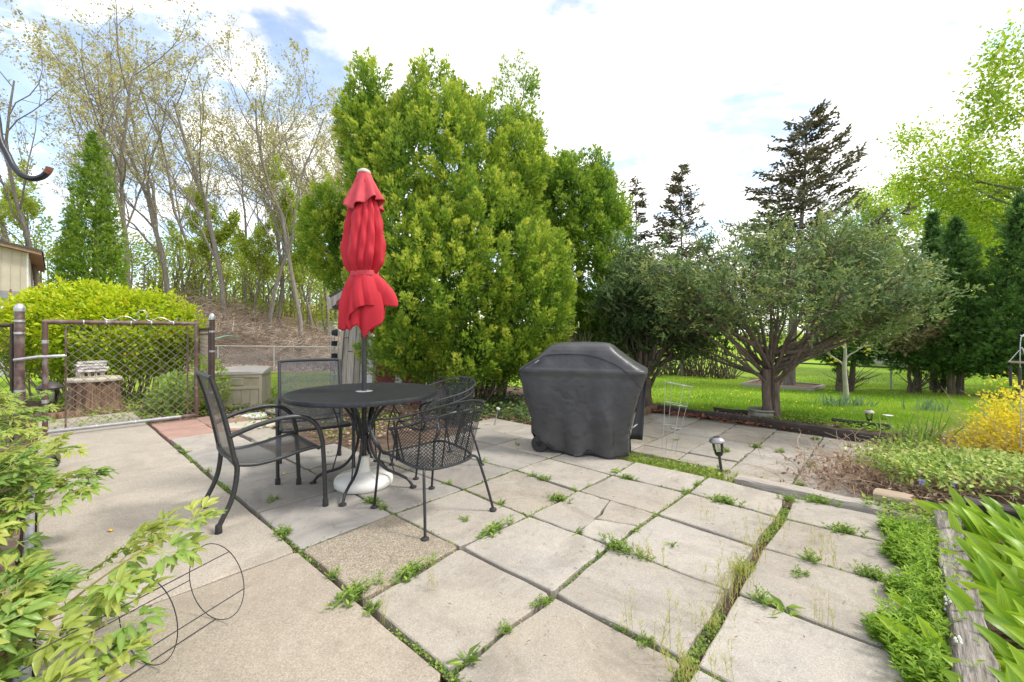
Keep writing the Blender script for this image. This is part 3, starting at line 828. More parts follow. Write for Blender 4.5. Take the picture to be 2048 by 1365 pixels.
def sling_chair(name, label, cat, loc, rz, group, wide=False):
    t = thing(name, label, cat, (loc[0], loc[1], 0), rz, group)
    lr = .0155; fl = (1.5, .85) if wide else None
    seat_prof = smooth_path([(-.235, .405), (-.12, .385), (.02, .395), (.14, .418), (.24, .428), (.272, .415)], 6)
    back_prof = smooth_path([(-.235, .41), (-.262, .56), (-.305, .76), (-.36, .955)], 6)
    hw = .262
    for s in (-1, 1):
        arm = smooth_path([(s * .268, -.262, .585), (s * .286, -.12, .635), (s * .292, .04, .662), (s * .292, .16, .648), (s * .292, .245, .58), (s * .292, .285, .46)], 7)
        MB().tube(arm, lr, 10, flat=(1.0, 1.0)).build('armrest', m_char, t)
        if wide:
            MB().tube([(s * .292, .285, .458), (s * .292, .298, .3), (s * .29, .305, .05)], .017, 10, flat=(1.55, .85)).build('leg', m_char, t)
            leg = t.children[-1] if False else None
        lo = MB().tube(smooth_path([(s * .292, .285, .459), (s * .292, .297, .25), (s * .29, .305, .045)], 5), lr, 10)
        if not wide:
            l1 = lo.build('leg', m_char, t)
        else:
            l1 = [c for c in COL.objects if c.parent == t and c.name.startswith('leg')][-1]
        MB().lathe([(.0, .0), (.019, .0), (.0205, .004), (.0195, .05), (.016, .055)], 12, (s * .29, .305, 0)).build('foot_cap', m_tyre, l1)
        rear = smooth_path([(s * .262, -.318, .045), (s * .264, -.25, .2), (s * .265, -.225, .36), (s * .265, -.238, .44)], 6)
        l2 = MB().tube(rear, lr, 10).build('leg', m_char, t)
        MB().lathe([(.0, .0), (.0185, .0), (.02, .004), (.0185, .05), (.016, .055)], 12, (s * .262, -.321, 0)).build('foot_cap', m_tyre, l2)
    # back frame: two posts and a top rail; seat rails
    bf = MB()
    for s in (-1, 1): bf.tube(np.array([(s * .265, y, z) for y, z in back_prof]), .0145, 10)
    top = smooth_path([(-.265, -.36, .953), (-.18, -.372, .958), (0, -.378, .96), (.18, -.372, .958), (.265, -.36, .953)], 5)
    bf.tube(top, .0145, 10)
    low = smooth_path([(-.262, -.243, .445), (-.12, -.262, .43), (.12, -.262, .43), (.262, -.243, .445)], 5)
    bf.tube(low, .009, 8)
    bf.build('back_frame', m_char, t)
    sf = MB()
    for s in (-1, 1): sf.tube(np.array([(s * hw, y, z - .004) for y, z in seat_prof]), .0125, 10)
    for q in (seat_prof[0], seat_prof[-1]): sf.tube([(-hw, q[0], q[1] - .004), (hw, q[0], q[1] - .004)], .0105, 8)
    for s in (-1, 1): sf.tube([(s * hw, .262, .414), (s * .29, .287, .43)], .010, 8)
    sf.build('seat_frame', m_char, t)
    sp = np.array(seat_prof); bp = np.array(back_prof)
    def S_seat(a, b):
        f = b * (len(sp) - 1); i = min(int(f), len(sp) - 2); q = sp[i] + (sp[i + 1] - sp[i]) * (f - i)
        return np.array([(a * 2 - 1) * hw, q[0], q[1] - .012 * (1 - (a * 2 - 1) ** 2)])
    def S_back(a, b):
        f = b * (len(bp) - 1); i = min(int(f), len(bp) - 2); q = bp[i] + (bp[i + 1] - bp[i]) * (f - i)
        return np.array([(a * 2 - 1) * .258, q[0] - .014 * (1 - (a * 2 - 1) ** 2), q[1]])
    ribbon_net(S_seat, 56, 56, .0046, 12, 'weave').build('seat', m_charmesh, t, smooth=False)
    ribbon_net(S_back, 56, 58, .0044, 10, 'weave').build('backrest', m_charmesh, t, smooth=False)
    return t

def scroll(c, r0, turns, a0, plane_x, plane_z, sgn=1, n=22):
    a = np.linspace(0, turns * 2 * math.pi, n)
    rr = r0 * (1 - .72 * np.linspace(0, 1, n))
    c = np.asarray(c, float)
    return np.array([c + np.asarray(plane_x) * (r * math.cos(a0 + sgn * t)) + np.asarray(plane_z) * (r * math.sin(a0 + sgn * t)) for r, t in zip(rr, a)])

def iron_chair(name, label, loc, rz, group):
    t = thing(name, label, 'chair', (loc[0], loc[1], 0), rz, group)
    half = [(-.298, .20, .640), (-.318, .02, .672), (-.315, -.14, .706), (-.245, -.285, .752), (-.10, -.352, .785), (0, -.362, .79)]
    top = smooth_path(half + [(-x, y, z) for x, y, z in half[-2::-1]], 6)
    MB().tube(top, .0105, 8, flat=(1.25, .62)).build('top_rail', m_iron, t)
    mid = top[(top[:, 1] < .03)]
    # lower rail runs beneath the top rail, drawn in a little
    lowr = mid.copy(); lowr[:, 2] -= .062; lowr[:, :2] *= .965
    MB().tube(lowr, .0075, 8).build('lower_rail', m_iron, t)
    # seat plan
    sb = smooth_path([(-.235, .02, .395), (-.235, -.10, .385), (-.19, -.215, .372), (-.08, -.252, .366), (0, -.256, .365), (.08, -.252, .366), (.19, -.215, .372), (.235, -.10, .385), (.235, .02, .395)], 6)
    seat_edge = smooth_path([(-.222, .235, .392), (-.235, .12, .405), (-.235, -.10, .385), (-.19, -.215, .372), (-.08, -.252, .366), (.08, -.252, .366), (.19, -.215, .372), (.235, -.10, .385), (.235, .12, .405), (.222, .235, .392)], 6)
    sf = MB().tube(seat_edge, .0095, 8)
    sf.tube(smooth_path([(-.222, .235, .392), (0, .258, .384), (.222, .235, .392)], 5), .0085, 8)
    sf.build('seat_frame', m_iron, t)
    def samp(P, a):
        f = a * (len(P) - 1); i = min(int(f), len(P) - 2)
        return P[i] + (P[i + 1] - P[i]) * (f - i)
    def S_back(a, b): return samp(sb, a) * (1 - b) + samp(lowr, a) * b
    def S_seat(a, b):
        y = -.245 + .49 * b
        hwid = .232 * (1 - max(0, (-y - .12) / .13) ** 2 * .42)
        return np.array([(a * 2 - 1) * hwid, y, .372 + .03 * b - .012 * (1 - (2 * a - 1) ** 2) + (.0 if b < .8 else -.05 * (b - .8))])
    ribbon_net(S_back, 42, 13, .0042, 30).build('back_mesh', m_iron, t, smooth=False)
    ribbon_net(S_seat, 22, 24, .0036, 8).build('seat_mesh', m_iron, t, smooth=False)
    for a in (.02, .07, .36, .64, .93, .98):
        MB().tube([samp(sb, a), samp(lowr, a)], .0055, 7).build('back_upright', m_iron, t)
    # scrolls and leaves between the rails
    for a, sg in ((.30, 1), (.36, -1), (.64, 1), (.70, -1), (.2, 1), (.8, -1)):
        p = (samp(mid, a) + samp(lowr, a)) / 2
        tx = nrm(samp(mid, min(1, a + .02)) - samp(mid, a - .02))
        MB().tube(scroll(p, .026, 1.15, 1.5 if sg > 0 else 1.6, tx, np.array([0, 0, 1.0]), sg), .0032, 6).build('scroll', m_iron, t)
    for a0, a1 in ((.21, .295), (.37, .43), (.57, .63), (.705, .79)):
        p0 = samp(lowr, a0); p1 = samp(mid, a1)
        MB().tube([p0, (p0 + p1) / 2 + np.array([0, 0, .008]), p1], .003, 6).build('scroll_bar', m_iron, t)
    lv = MB(); rr = np.random.default_rng(3)
    for a in np.linspace(.44, .56, 9):
        p = (samp(mid, a) * .5 + samp(lowr, a) * .5) + rr.normal(size=3) * .006
        tx = nrm(samp(mid, a + .02) - samp(mid, a - .02)); ang = rr.uniform(0, 6.28)
        d = tx * math.cos(ang) + np.array([0, 0, 1]) * math.sin(ang); s = tx * -math.sin(ang) + np.array([0, 0, 1]) * math.cos(ang)
        q = [p - d * .02, p + s * .013, p + d * .024, p - s * .013]
        lv.add(q, [(0, 1, 2, 3)])
    lv.build('iron_leaves', m_iron, t, smooth=False, solid=.003)
    for s in (-1, 1):
        # flat strap of the arm: over the front and down to the seat
        strap = smooth_path([(s * .298, .20, .640), (s * .297, .268, .628), (s * .292, .296, .585), (s * .282, .265, .52), (s * .262, .232, .46), (s * .232, .238, .40)], 6)
        MB().tube(strap, .0105, 8, flat=(1.25, .4)).build('arm_strap', m_iron, t)
        MB().tube(smooth_path([(s * .30, .215, .635), (s * .30, .262, .56), (s * .275, .27, .47), (s * .226, .24, .402)], 5), .0042, 6).build('arm_brace', m_iron, t)
        lg = MB().tube(smooth_path([(s * .205, .20, .395), (s * .225, .245, .403), (s * .235, .262, .37), (s * .242, .282, .2), (s * .248, .308, .012)], 5), .009, 8).build('leg', m_iron, t)
        MB().lathe([(0, .0), (.022, .0), (.026, .006), (.024, .013), (.012, .018), (0, .019)], 14, (s * .248, .308, 0)).build('foot', m_tyre, lg)
        lg = MB().tube(smooth_path([(s * .17, -.19, .366), (s * .21, -.225, .372), (s * .232, -.25, .33), (s * .262, -.30, .16), (s * .285, -.335, .012)], 5), .009, 8).build('leg', m_iron, t)
        MB().lathe([(0, .0), (.022, .0), (.026, .006), (.024, .013), (.012, .018), (0, .019)], 14, (s * .285, -.335, 0)).build('foot', m_tyre, lg)
        MB().tube(smooth_path([(s * .245, .03, .39), (s * .262, .0, .52), (s * .30, -.02, .664)], 4), .007, 7).build('arm_support', m_iron, t)
    return t
def face(fx, fy): return math.atan2(-fx, fy)
sling_chair('mesh_armchair', 'charcoal mesh armchair nearest the camera, standing half on the concrete path', 'chair', (-1.7415, 3.009), face(.432, .411), 'mesh armchairs at the table')
sling_chair('mesh_armchair', 'charcoal mesh armchair behind the table, its square back in front of the storage box', 'chair', (-1.79, 3.836), face(.34, -.59), 'mesh armchairs at the table', wide=True)
iron_chair('iron_armchair', 'black wrought iron barrel chair seen from behind at the right front of the table', (-.57, 2.95), face(-.5, .455), 'wrought iron chairs at the table')
iron_chair('iron_armchair', 'black wrought iron barrel chair on the far side of the table facing the camera', (-.72, 3.94), face(-.78, -.63), 'wrought iron chairs at the table')

# table
TX, TY = -1.195, 3.435
tb = thing('patio_table', 'round black metal mesh patio table with curved legs', 'table', (TX, TY, 0))
RT = .585; TH_ = .752
ang = np.linspace(0, 2 * math.pi, 72, endpoint=False)
MB().lathe([(RT - .028, TH_ - .004), (RT - .012, TH_ + .004), (RT, TH_ + .003), (RT + .003, TH_ - .004), (RT + .002, TH_ - .03), (RT - .004, TH_ - .033), (RT - .006, TH_ - .012), (RT - .028, TH_ - .008), (RT - .028, TH_ - .004)], 72).build('rim', m_iron, tb)
V = []; Fs = []
def net_disc(R_, r_in, dx, dy, w, z):
    """expanded-metal disc: two families of thin strands clipped to the circle"""
    mb = MB()
    for sg in (1, -1):
        d = nrm(np.array([dx, sg * dy])); nn = np.array([-d[1], d[0]])
        step = abs(dx * dy * 2 / math.hypot(dx, dy))
        k = int(R_ / step)
        for q in range(-k, k + 1):
            o = q * step; h = math.sqrt(max(0, R_ * R_ - o * o))
            spans = [(-h, h)]
            if abs(o) < r_in:
                g = math.sqrt(r_in * r_in - o * o); spans = [(-h, -g), (g, h)]
            for a, b in spans:
                p = nn * o
                mb.add([(*(p + d * a + nn * w / 2), z), (*(p + d * b + nn * w / 2), z), (*(p + d * b - nn * w / 2), z), (*(p + d * a - nn * w / 2), z)], [(0, 1, 2, 3)])
    return mb
net_disc(RT - .02, .03, .0125, .0068, .0032, TH_ - .003).build('mesh_top', m_tabmesh, tb, smooth=False)
MB().lathe([(.024, TH_ - .006), (.062, TH_ - .002), (.066, TH_ + .003), (.05, TH_ + .006), (.024, TH_ + .007), (.024, TH_ - .006)], 28).build('hole_plate', m_greyp, tb)
MB().lathe([(.03, .37), (.034, .372), (.034, .408), (.03, .41), (.03, .37)], 20).build('collar', m_iron, tb)
for a in (-91, -10, 85, 178):
    c, s = math.cos(R(a)), math.sin(R(a))
    def rz_(r, z, off=0): return (r * c - off * s, r * s + off * c, z)
    main = smooth_path([rz_(.40, .722), rz_(.27, .70), rz_(.13, .59), rz_(.062, .44), rz_(.05, .36), rz_(.085, .25), rz_(.175, .145), rz_(.30, .098), rz_(.375, .065), rz_(.418, .012)], 6)
    lg = MB().tube(main, .0115, 8).build('leg', m_iron, tb)
    br = smooth_path([rz_(.30, .718, .04), rz_(.235, .60, .02), rz_(.205, .44), rz_(.215, .28), rz_(.262, .108)], 6)
    MB().tube(br, .0052, 6).build('brace', m_iron, lg)
    br = smooth_path([rz_(.34, .722, -.05), rz_(.16, .66, -.035), rz_(.085, .52, -.02), rz_(.06, .41, -.008)], 6)
    MB().tube(br, .008, 7).build('brace', m_iron, lg)
    MB().lathe([(0, 0), (.024, 0), (.028, .006), (.026, .014), (.012, .02), (0, .02)], 14, rz_(.42, 0)).build('foot', m_tyre, lg)
MB().lathe([(.30, .716), (.306, .72), (.30, .726), (.294, .722), (.30, .716)], 40).build('under_ring', m_iron, tb)

# umbrella base: filled plastic shell
ub = thing('umbrella_base', 'round white plastic umbrella base under the patio table', 'umbrella base', (TX, TY - .005, 0))
MB().lathe([(.0, .004), (.212, .004), (.224, .015), (.228, .04), (.222, .065), (.205, .083), (.16, .095), (.09, .108), (.052, .113), (.0, .114)], 44).build('shell', m_white, ub)
MB().lathe([(.047, .105), (.05, .115), (.044, .15), (.041, .20), (.046, .21), (.046, .235), (.030, .24), (.026, .20), (.026, .11)], 24).build('sleeve', m_white, ub)
kn = MB().tube([(.04, 0, .205), (.075, -.01, .205)], .012, 10).build('clamp_knob', m_white, ub)
for k in range(6):
    a = k / 6 * 2 * math.pi + .3
    p = [(r * math.cos(a), r * math.sin(a), z) for r, z in ((.07, .1115), (.12, .1045), (.165, .0965), (.2, .0865))]
    MB().tube(p, .006, 6, flat=(1, .6)).build('rib', m_white, ub)
MB().lathe([(0, .098), (.02, .098), (.022, .101), (.0, .102)], 14, (.075, -.03, .005)).build('filler_plug', m_rust, ub)

# umbrella: folded canopy tied round the pole
um = thing('patio_umbrella', 'closed red patio umbrella tied with a strap, standing through the table', 'umbrella', (TX, TY, 0))
MB().tube([(0, 0, .12), (0, 0, 1.3), (0, 0, 2.50)], .0195, 16).build('pole', m_char, um)
MB().lathe([(.052, 2.512), (.054, 2.52), (.046, 2.536), (.025, 2.548), (0, 2.551)], 20).build('finial', m_boxlid, um)
nth = 288
th = np.linspace(0, 2 * math.pi, nth, endpoint=False)
rr = np.random.default_rng(21)
def interp(zs, tab):
    tab = np.array(sorted(tab)); return np.interp(zs, tab[:, 0], tab[:, 1])
def tri(x): return np.abs(2 * (x % 1.0) - 1)
def pleat(t, k, p, warp=.35, sharp=.75):
    """cloth gathered into k pleats of unequal width: sharp valleys, flat outer faces"""
    x = (t + warp * np.sin(2 * t + p) + .2 * np.sin(3 * t + 2 * p)) / (2 * math.pi)
    a = 1 - tri(k * x + p)
    return np.clip(a * 1.5, 0, 1) ** sharp
def squash(th): return 1 + .10 * np.cos(2 * th)
zs = np.linspace(2.45, 1.70, 42)
Rz = interp(zs, [(2.46, .07), (2.3, .095), (2.2, .125), (2.08, .150), (1.95, .170), (1.85, .176), (1.79, .165), (1.73, .125), (1.69, .095)])
depth = interp(zs, [(2.46, .12), (2.2, .42), (1.95, .58), (1.8, .60), (1.69, .42)])
P = []
for z, r, d in zip(zs, Rz, depth):
    tw = .45 * (2.45 - z)
    f = .74 * pleat(th + tw, 4, .31, .3, .6) + .26 * pleat(th + tw * 1.5, 7, 1.7)
    rad = r * squash(th) * (1 - d * (1 - f)) + .0035 * np.sin(11 * th + z * 24) + .003 * np.sin(5 * th - z * 41)
    P.append(np.column_stack([rad * np.cos(th), rad * np.sin(th) * .92, np.full(nth, z)]))
MB().grid(np.array(P), closed=True).build('canopy', m_fabric, um, smooth='all', solid=.003)
# skirt under the strap: inner layer, then the outer flap whose hem climbs to the right
def skirt(name, R0, hem, bulge, seed, fl=.42, kf=5):
    r_ = np.random.default_rng(seed); q = r_.uniform(0, 6.28, 4)
    P = []
    for k in range(30):
        s = k / 29
        z = 1.705 - (1.705 - hem(th)) * s
        f = .68 * pleat(th + .25 * s, kf, q[0]) + .32 * pleat(th - .3 * s, kf + 4, q[2])
        r = R0 + bulge(th) * np.sin(min(1, s * 1.05) * math.pi * .52) ** .8
        rad = r * (1 - fl * (1 - f) * (s ** .7))
        P.append(np.column_stack([rad * np.cos(th), rad * np.sin(th) * .9, z]))
    return MB().grid(np.array(P), closed=True).build(name, m_fabric, um, smooth='all', solid=.003)
def angd(a, b): return np.angle(np.exp(1j * (a - b)))
skirt('lower_canopy', .078, lambda t: 1.37 - .195 * np.clip(1 - np.abs(angd(t, -1.25)) / .8, 0, 1) - .13 * np.clip(1 - np.abs(angd(t, -2.1)) / .38, 0, 1) - .06 * np.clip(1 - np.abs(angd(t, -.5)) / .5, 0, 1) - .12 * np.clip(1 - np.abs(angd(t, -2.8)) / .6, 0, 1) - .15 * np.clip(1 - np.abs(angd(t, 1.4)) / 1.0, 0, 1), lambda t: .085 + .03 * np.exp(-(angd(t, -.6) / .5) ** 2), 4, .5, 5)
skirt('outer_flap', .095, lambda t: 1.385 + .085 * np.cos(t + .15) - .075 * np.exp(-(angd(t, -2.35) / .35) ** 2) + .022 * np.sin(3 * t) - .03 * np.exp(-(angd(t, -.05) / .2) ** 2), lambda t: .072 + .110 * np.exp(-(angd(t, -.08) / .32) ** 2) + .05 * np.exp(-(angd(t, -2.5) / .5) ** 2), 9, .5, 5)
MB().grid(np.array([np.column_stack([(.103 + .004 * np.sin(5 * th)) * np.cos(th) * 1.04, (.098 + .004 * np.sin(5 * th)) * np.sin(th), np.full(nth, z) + .006 * np.sin(th + 1)]) for z in (1.722, 1.712, 1.69, 1.677)]), closed=True).build('tie_strap', m_fabric2, um, smooth='all', solid=.004)
P = []
for k in range(20):
    s = k / 19
    f = .5 + .5 * np.cos(8 * th + .5 + .4 * np.sin(2 * th))
    r = .05 + .118 * s ** 1.15
    rad = r * (1 - .34 * s * (1 - f))
    hemz = 2.245 + .045 * np.sin(2 * th + 2.6) + .02 * f
    z = 2.515 - (2.515 - hemz) * s
    P.append(np.column_stack([rad * np.cos(th) * 1.02, rad * np.sin(th) * .9, z]))
MB().grid(np.array(P), closed=True).build('vent_flap', m_fabric2, um, smooth='all', solid=.003)
MB().lathe([(0, -.03), (.026, -.03), (.028, 0), (.026, .03), (0, .03)], 14, (0, 0, 1.215)).build('crank_housing', m_char, um)
cr = MB().tube([(.025, -.01, 1.215), (.075, -.03, 1.215)], .007, 8).build('crank_handle', m_boxlid, um)
MB().tube([(.058, -.026, 1.204), (.092, -.038, 1.204)], .009, 8).build('grip', m_boxlid, cr)

# ------------------------------------------------------------------ covered grill
ga = R(-18)
gc = np.array([.742, 4.48])
gr = thing('covered_grill', 'gas grill on wheels under a creased dark grey cover', 'grill', (gc[0], gc[1], 0), ga)
def rrect(hx, hy, n=64, p=9.0, dy=0.0):
    a = np.linspace(0, 2 * math.pi, n * 4, endpoint=False) + math.pi / 4
    c, s = np.cos(a), np.sin(a)
    k = (np.abs(c) ** p + np.abs(s) ** p) ** (-1 / p)
    return np.column_stack([c * k * hx, s * k * hy + dy])
lev = [(.0, .50, .27, 0), (.08, .50, .275, 0), (.25, .492, .285, .0), (.45, .53, .295, .01), (.65, .60, .305, .03), (.78, .645, .32, .05), (.83, .655, .33, .05), (.852, .65, .328, .05), (.868, .615, .318, .05), (.92, .53, .295, .04), (1.0, .42, .265, .03), (1.05, .36, .245, .03), (1.085, .325, .22, .03), (1.105, .295, .19, .03), (1.12, .245, .15, .03), (1.128, .14, .08, .03), (1.13, .02, .01, .03)]
zz = np.concatenate([np.linspace(0, .83, 74), np.linspace(.836, 1.13, 44)])
cr_ = [(rg0.uniform(-.6, .6), rg0.uniform(.1, .95), rg0.uniform(0, 3.14), rg0.uniform(.05, .22), rg0.uniform(.002, .0062), rg0.choice([-1, 1])) for rg0 in [np.random.default_rng(77)] for _ in range(70)]
la = np.array(lev)
rg = np.random.default_rng(8)
waves = [(rg.uniform(3, 16), rg.uniform(-9, 9), rg.uniform(0, 6.28), rg.uniform(.4, 1)) for _ in range(16)]
P = []
for z in zz:
    hx, hy, dy = (np.interp(z, la[:, 0], la[:, k]) for k in (1, 2, 3))
    q = rrect(hx, hy, dy=dy)
    pin = 1.0
    d = nrm(q)
    peri = np.arctan2(q[:, 1], q[:, 0])
    amp = .017 * np.interp(z, [0, .3, .8, .87, 1.13], [1.5, 1.1, .45, .5, .25])
    w = sum(a_ * np.sin(kx * q[:, 0] * 2.2 + kx * .6 * q[:, 1] + kz * z + p_) for kx, kz, p_, a_ in waves) / 4.0
    # long hanging folds
    w = w + 1.1 * np.sin(q[:, 0] * 21 + 2 + z * 2) * np.interp(z, [0, .25, .75, 1.2], [1, .8, .2, 0]) * (np.abs(q[:, 1]) > hy * .8)
    q = q + d * (w * amp)[:, None]
    # short sharp creases where the vinyl has been folded
    cz = np.zeros(len(q)); hcoord = q[:, 0] + q[:, 1] * .9
    for cx_, cz_, ca_, cl_, ch_, sg_ in cr_:
        dx_, dz_ = hcoord - cx_, z - cz_
        al = dx_ * math.cos(ca_) + dz_ * math.sin(ca_); ac = -dx_ * math.sin(ca_) + dz_ * math.cos(ca_)
        ac = ac + .02 * np.sin(al * 40 + cx_ * 30)
        cz += sg_ * ch_ * np.exp(-(al / cl_) ** 2) * np.exp(-np.abs(ac) / .014)
    q = q + d * cz[:, None]
    # right side hangs inwards towards the ground, at the back
    k = np.clip((q[:, 0] - .2) / .3, 0, 1) * np.clip((q[:, 1] + .10) / .3, 0, 1) * (np.clip((.80 - z) / .6, 0, 1))
    q[:, 1] = q[:, 1] - k * .30
    # the cover is pulled up over the wheel at the left front
    zl = z
    lift = np.clip((-q[:, 0] - .24) / .22, 0, 1) * np.clip((.02 - q[:, 1]) / .2, 0, 1)
    zcol = z + lift * .17 * np.clip(1 - z / .5, 0, 1) + .012 * np.sin(q[:, 0] * 17) * (z < .05) + .012 * (z < .02)
    P.append(np.column_stack([q, zcol]))
# left shoulder stands forward and right shoulder is the higher one
P = np.array(P)
MB().grid(P, closed=True).build('cover', m_cover, gr, smooth='all')
# rear flap hanging free at the right
fl_ = []
for s in np.linspace(0, 1, 12):
    a = np.array([.64, .365, .85]); b = np.array([.475, .20, .09])
    top_ = a * (1 - s) + b * s
    out = np.array([.65, .375, .82]) * (1 - s) + np.array([.60, .36, .055]) * s
    row = [top_ * (1 - t_) + out * t_ + np.array([.0, .015, 0]) * math.sin(t_ * math.pi * 1.5) for t_ in np.linspace(0, 1, 8)]
    fl_.append(row)
MB().grid(np.array(fl_)).build('cover_flap', m_coverin, gr, smooth='all', solid=.003)
MB().grid(np.array([[(.492, .18 + .02 * t_, .20 + .01 * t_), (.55, .29 + .02 * t_, .235 + .01 * t_)] for t_ in (0, 1.6)])).build('strap', m_greyp, gr, solid=.004)
seam = smooth_path([(-.61, -.295, .82), (-.52, -.291, .89), (-.40, -.274, .955), (-.30, -.258, 1.0), (0, -.252, 1.01), (.18, -.262, .985), (.38, -.280, .905), (.53, -.292, .79), (.60, -.292, .70)], 8)
MB().tube(seam, .0055, 6).build('seam_piping', m_coverin, gr)
MB().box((-.42, -.288, .932), (.05, .006, .013), ry=R(-35)).build('label_tag', m_greyp, gr)
wh = MB().lathe([(.03, -.022), (.078, -.022), (.086, -.012), (.086, .012), (.078, .022), (.03, .022), (.03, -.022)], 28, axis='y').build('wheel', m_tyre, gr)
wh.location = (-.40, -.25, .087)
hb = MB().lathe([(0, -.016), (.018, -.018), (.018, .018), (0, .016)], 16, axis='y')
for k in range(6):
    a = k / 6 * 2 * math.pi
    hb.box((.036 * math.cos(a), 0, .036 * math.sin(a)), (.045, .02, .014), ry=-a)
hb.lathe([(.052, -.02), (.062, -.021), (.062, .021), (.052, .02), (.052, -.02)], 24, axis='y')
hb.build('wheel_hub', m_char, wh)
ax = MB().tube([(-.40, -.23, .087), (-.40, .2, .087)], .01, 8).build('axle', m_char, gr)
for (x, y) in ((.43, -.2), (.43, .10), (-.42, .2)):
    MB().box((x, y, .22), (.03, .03, .42)).build('leg', m_char, gr, bevel=.003)
# ------------------------------------------------------------------ fences and gate
def chain_link(a, b, z0a, z1a, z0b, z1b, cell, r, n_side=3):
    """woven wire between two ground points: zigzag wires, both ways, clipped to the panel"""
    a = np.asarray(a, float)[:2]; b = np.asarray(b, float)[:2]
    L = np.linalg.norm(b - a); d = (b - a) / L; nn = np.array([-d[1], d[0]])
    hmid = ((z1a - z0a) + (z1b - z0b)) / 2
    nx_ = max(2, int(L / cell)); nz_ = max(2, int(hmid / cell))
    def pt(i, j, off):
        s = i / nx_; t = j / nz_
        z0 = z0a + (z0b - z0a) * s; z1 = z1a + (z1b - z1a) * s
        q = a + d * L * s + nn * off
        return (q[0], q[1], z0 + (z1 - z0) * t)
    mb = MB()
    for sg in (1, -1):
        for q in range(-nz_ if sg == 1 else 0, nx_ if sg == 1 else nx_ + nz_):
            if sg == 1: i0, i1 = max(0, q), min(nx_, q + nz_)
            else: i0, i1 = max(0, q - nz_), min(nx_, q)
            if i1 - i0 < 1: continue
            P = [pt(i, (i - q) if sg == 1 else (q - i), sg * r * (.9 if (i % 2) else .3)) for i in (i0, i1)] if r < .0025 else [pt(i, (i - q) if sg == 1 else (q - i), sg * r * (1.1 if ((i + (i - q)) % 2) else -.2)) for i in range(i0, i1 + 1)]
            mb.tube(P, r, n_side, cap=False)
    return mb
POSTR = (-4.41, 6.25)
POSTL = (-5.70, 4.92)
g_a = np.array([-5.46, 4.97]); g_b = np.array([-4.47, 6.02])
gate = thing('chain_link_gate', 'brown chain link gate with a wire scroll on its top bar', 'gate', (g_a[0], g_a[1], 0))
def gp(s, z): q = g_a + (g_b - g_a) * s; return np.array([q[0], q[1], z])
GZ0, GZ1 = .06, 1.352
fr = MB()
for s in (0, 1): fr.tube([gp(s, GZ0 if s else .02), gp(s, GZ1)], .026, 12)
fr.tube([gp(-.012, GZ1), gp(1.012, GZ1)], .027, 12)
fr.build('gate_frame', m_brownp, gate, world=True)
MB().tube([gp(.01, GZ0), gp(.90, GZ0)], .022, 12).build('bottom_rail', m_greyp, gate, world=True)
MB().tube([gp(.88, GZ0), gp(1, GZ0)], .025, 12).build('bottom_corner', m_brownp, gate, world=True)
for s in (.115, .93): MB().tube([gp(s, GZ0 + .03), gp(s, GZ1 - .05)], .009, 8).build('tension_bar', m_brownp, gate, world=True)
chain_link(gp(.115, 0), gp(.985, 0), GZ0 + .012, GZ1 - .025, GZ0 + .012, GZ1 - .025, .098, .0031).build('chain_link_mesh', mat('wire_brown', (.22, .17, .145), (.34, .28, .25), 20, .6, .2), gate, smooth=False, world=True)
e_ = nrm(g_b - g_a); ex = np.array([e_[0], e_[1], 0]); ez = np.array([0, 0, 1.0])
c0 = gp(.58, GZ1 + .027)
sc = [c0 + ex * x + ez * z for x, z in ((-.36, .055), (-.32, .012), (-.25, .01), (-.17, .055), (-.10, .045), (-.06, .012), (-.03, .008), (-.005, .04), (-.03, .09), (0.0, .135), (.05, .135), (.085, .09), (.06, .035), (.09, .008), (.13, .01), (.16, .03), (.21, .05), (.27, .03), (.32, .0), (.37, .012), (.40, .055))]
MB().tube(smooth_path(sc, 4), .0042, 6).build('scroll_ornament', m_galv, gate, world=True)
for s in (.22, .36, .52, .66, .82): MB().tube([gp(s - .004, GZ1), gp(s + .004, GZ1)], .0295, 12).build('tie_band', m_galv, gate, world=True)
for s in (.3, .55, .78): MB().tube([gp(s - .004, GZ0), gp(s + .004, GZ0)], .0245, 12).build('tie_band', m_galv, gate, world=True)
for z in (1.12, .42): MB().tube([gp(0, z - .02), gp(0, z + .02)], .03, 12).build('hinge_band', m_galv, gate, world=True)
for z in (1.2, .3):
    MB().tube([gp(1, z), np.array([POSTR[0], POSTR[1], z + .01])], .011, 8).build('hinge', m_brownd, gate, world=True)
MB().tube([np.array([POSTL[0] + .0, POSTL[1] - .06, .91]), gp(-.02, .945) + np.array([0, -.04, 0]), gp(.12, .95)], .017, 8, flat=(.5, 1)).build('latch', m_galv, gate, world=True)

def post(x, y, z1, r, m, label, cap=m_galv, bands=(), group=None, z0=-.1):
    t = thing('fence_post', label, 'fence post', (x, y, z0), 0, group)
    MB().tube([(0, 0, 0), (0, 0, z1 - z0)], r, 16).build('pole', m, t)
    MB().lathe([(r + .004, -.03), (r + .006, .0), (r + .004, .02), (r * .8, .045), (r * .35, .062), (0, .066)], 18, (0, 0, z1 - z0)).build('cap', cap, t)
    for z in bands: MB().lathe([(r, -.014), (r + .004, -.012), (r + .004, .012), (r, .014)], 18, (0, 0, z - z0)).build('band', m_galv, t)
    return t
post(POSTL[0], POSTL[1], 1.50, .042, m_brownp, 'thick brown fence post with a grey cap left of the gate', bands=(1.36, 1.22, .55))
post(POSTR[0], POSTR[1], 1.445, .034, m_brownd, 'thin dark brown fence post at the hinge side of the gate', bands=(1.24, .95, .35))

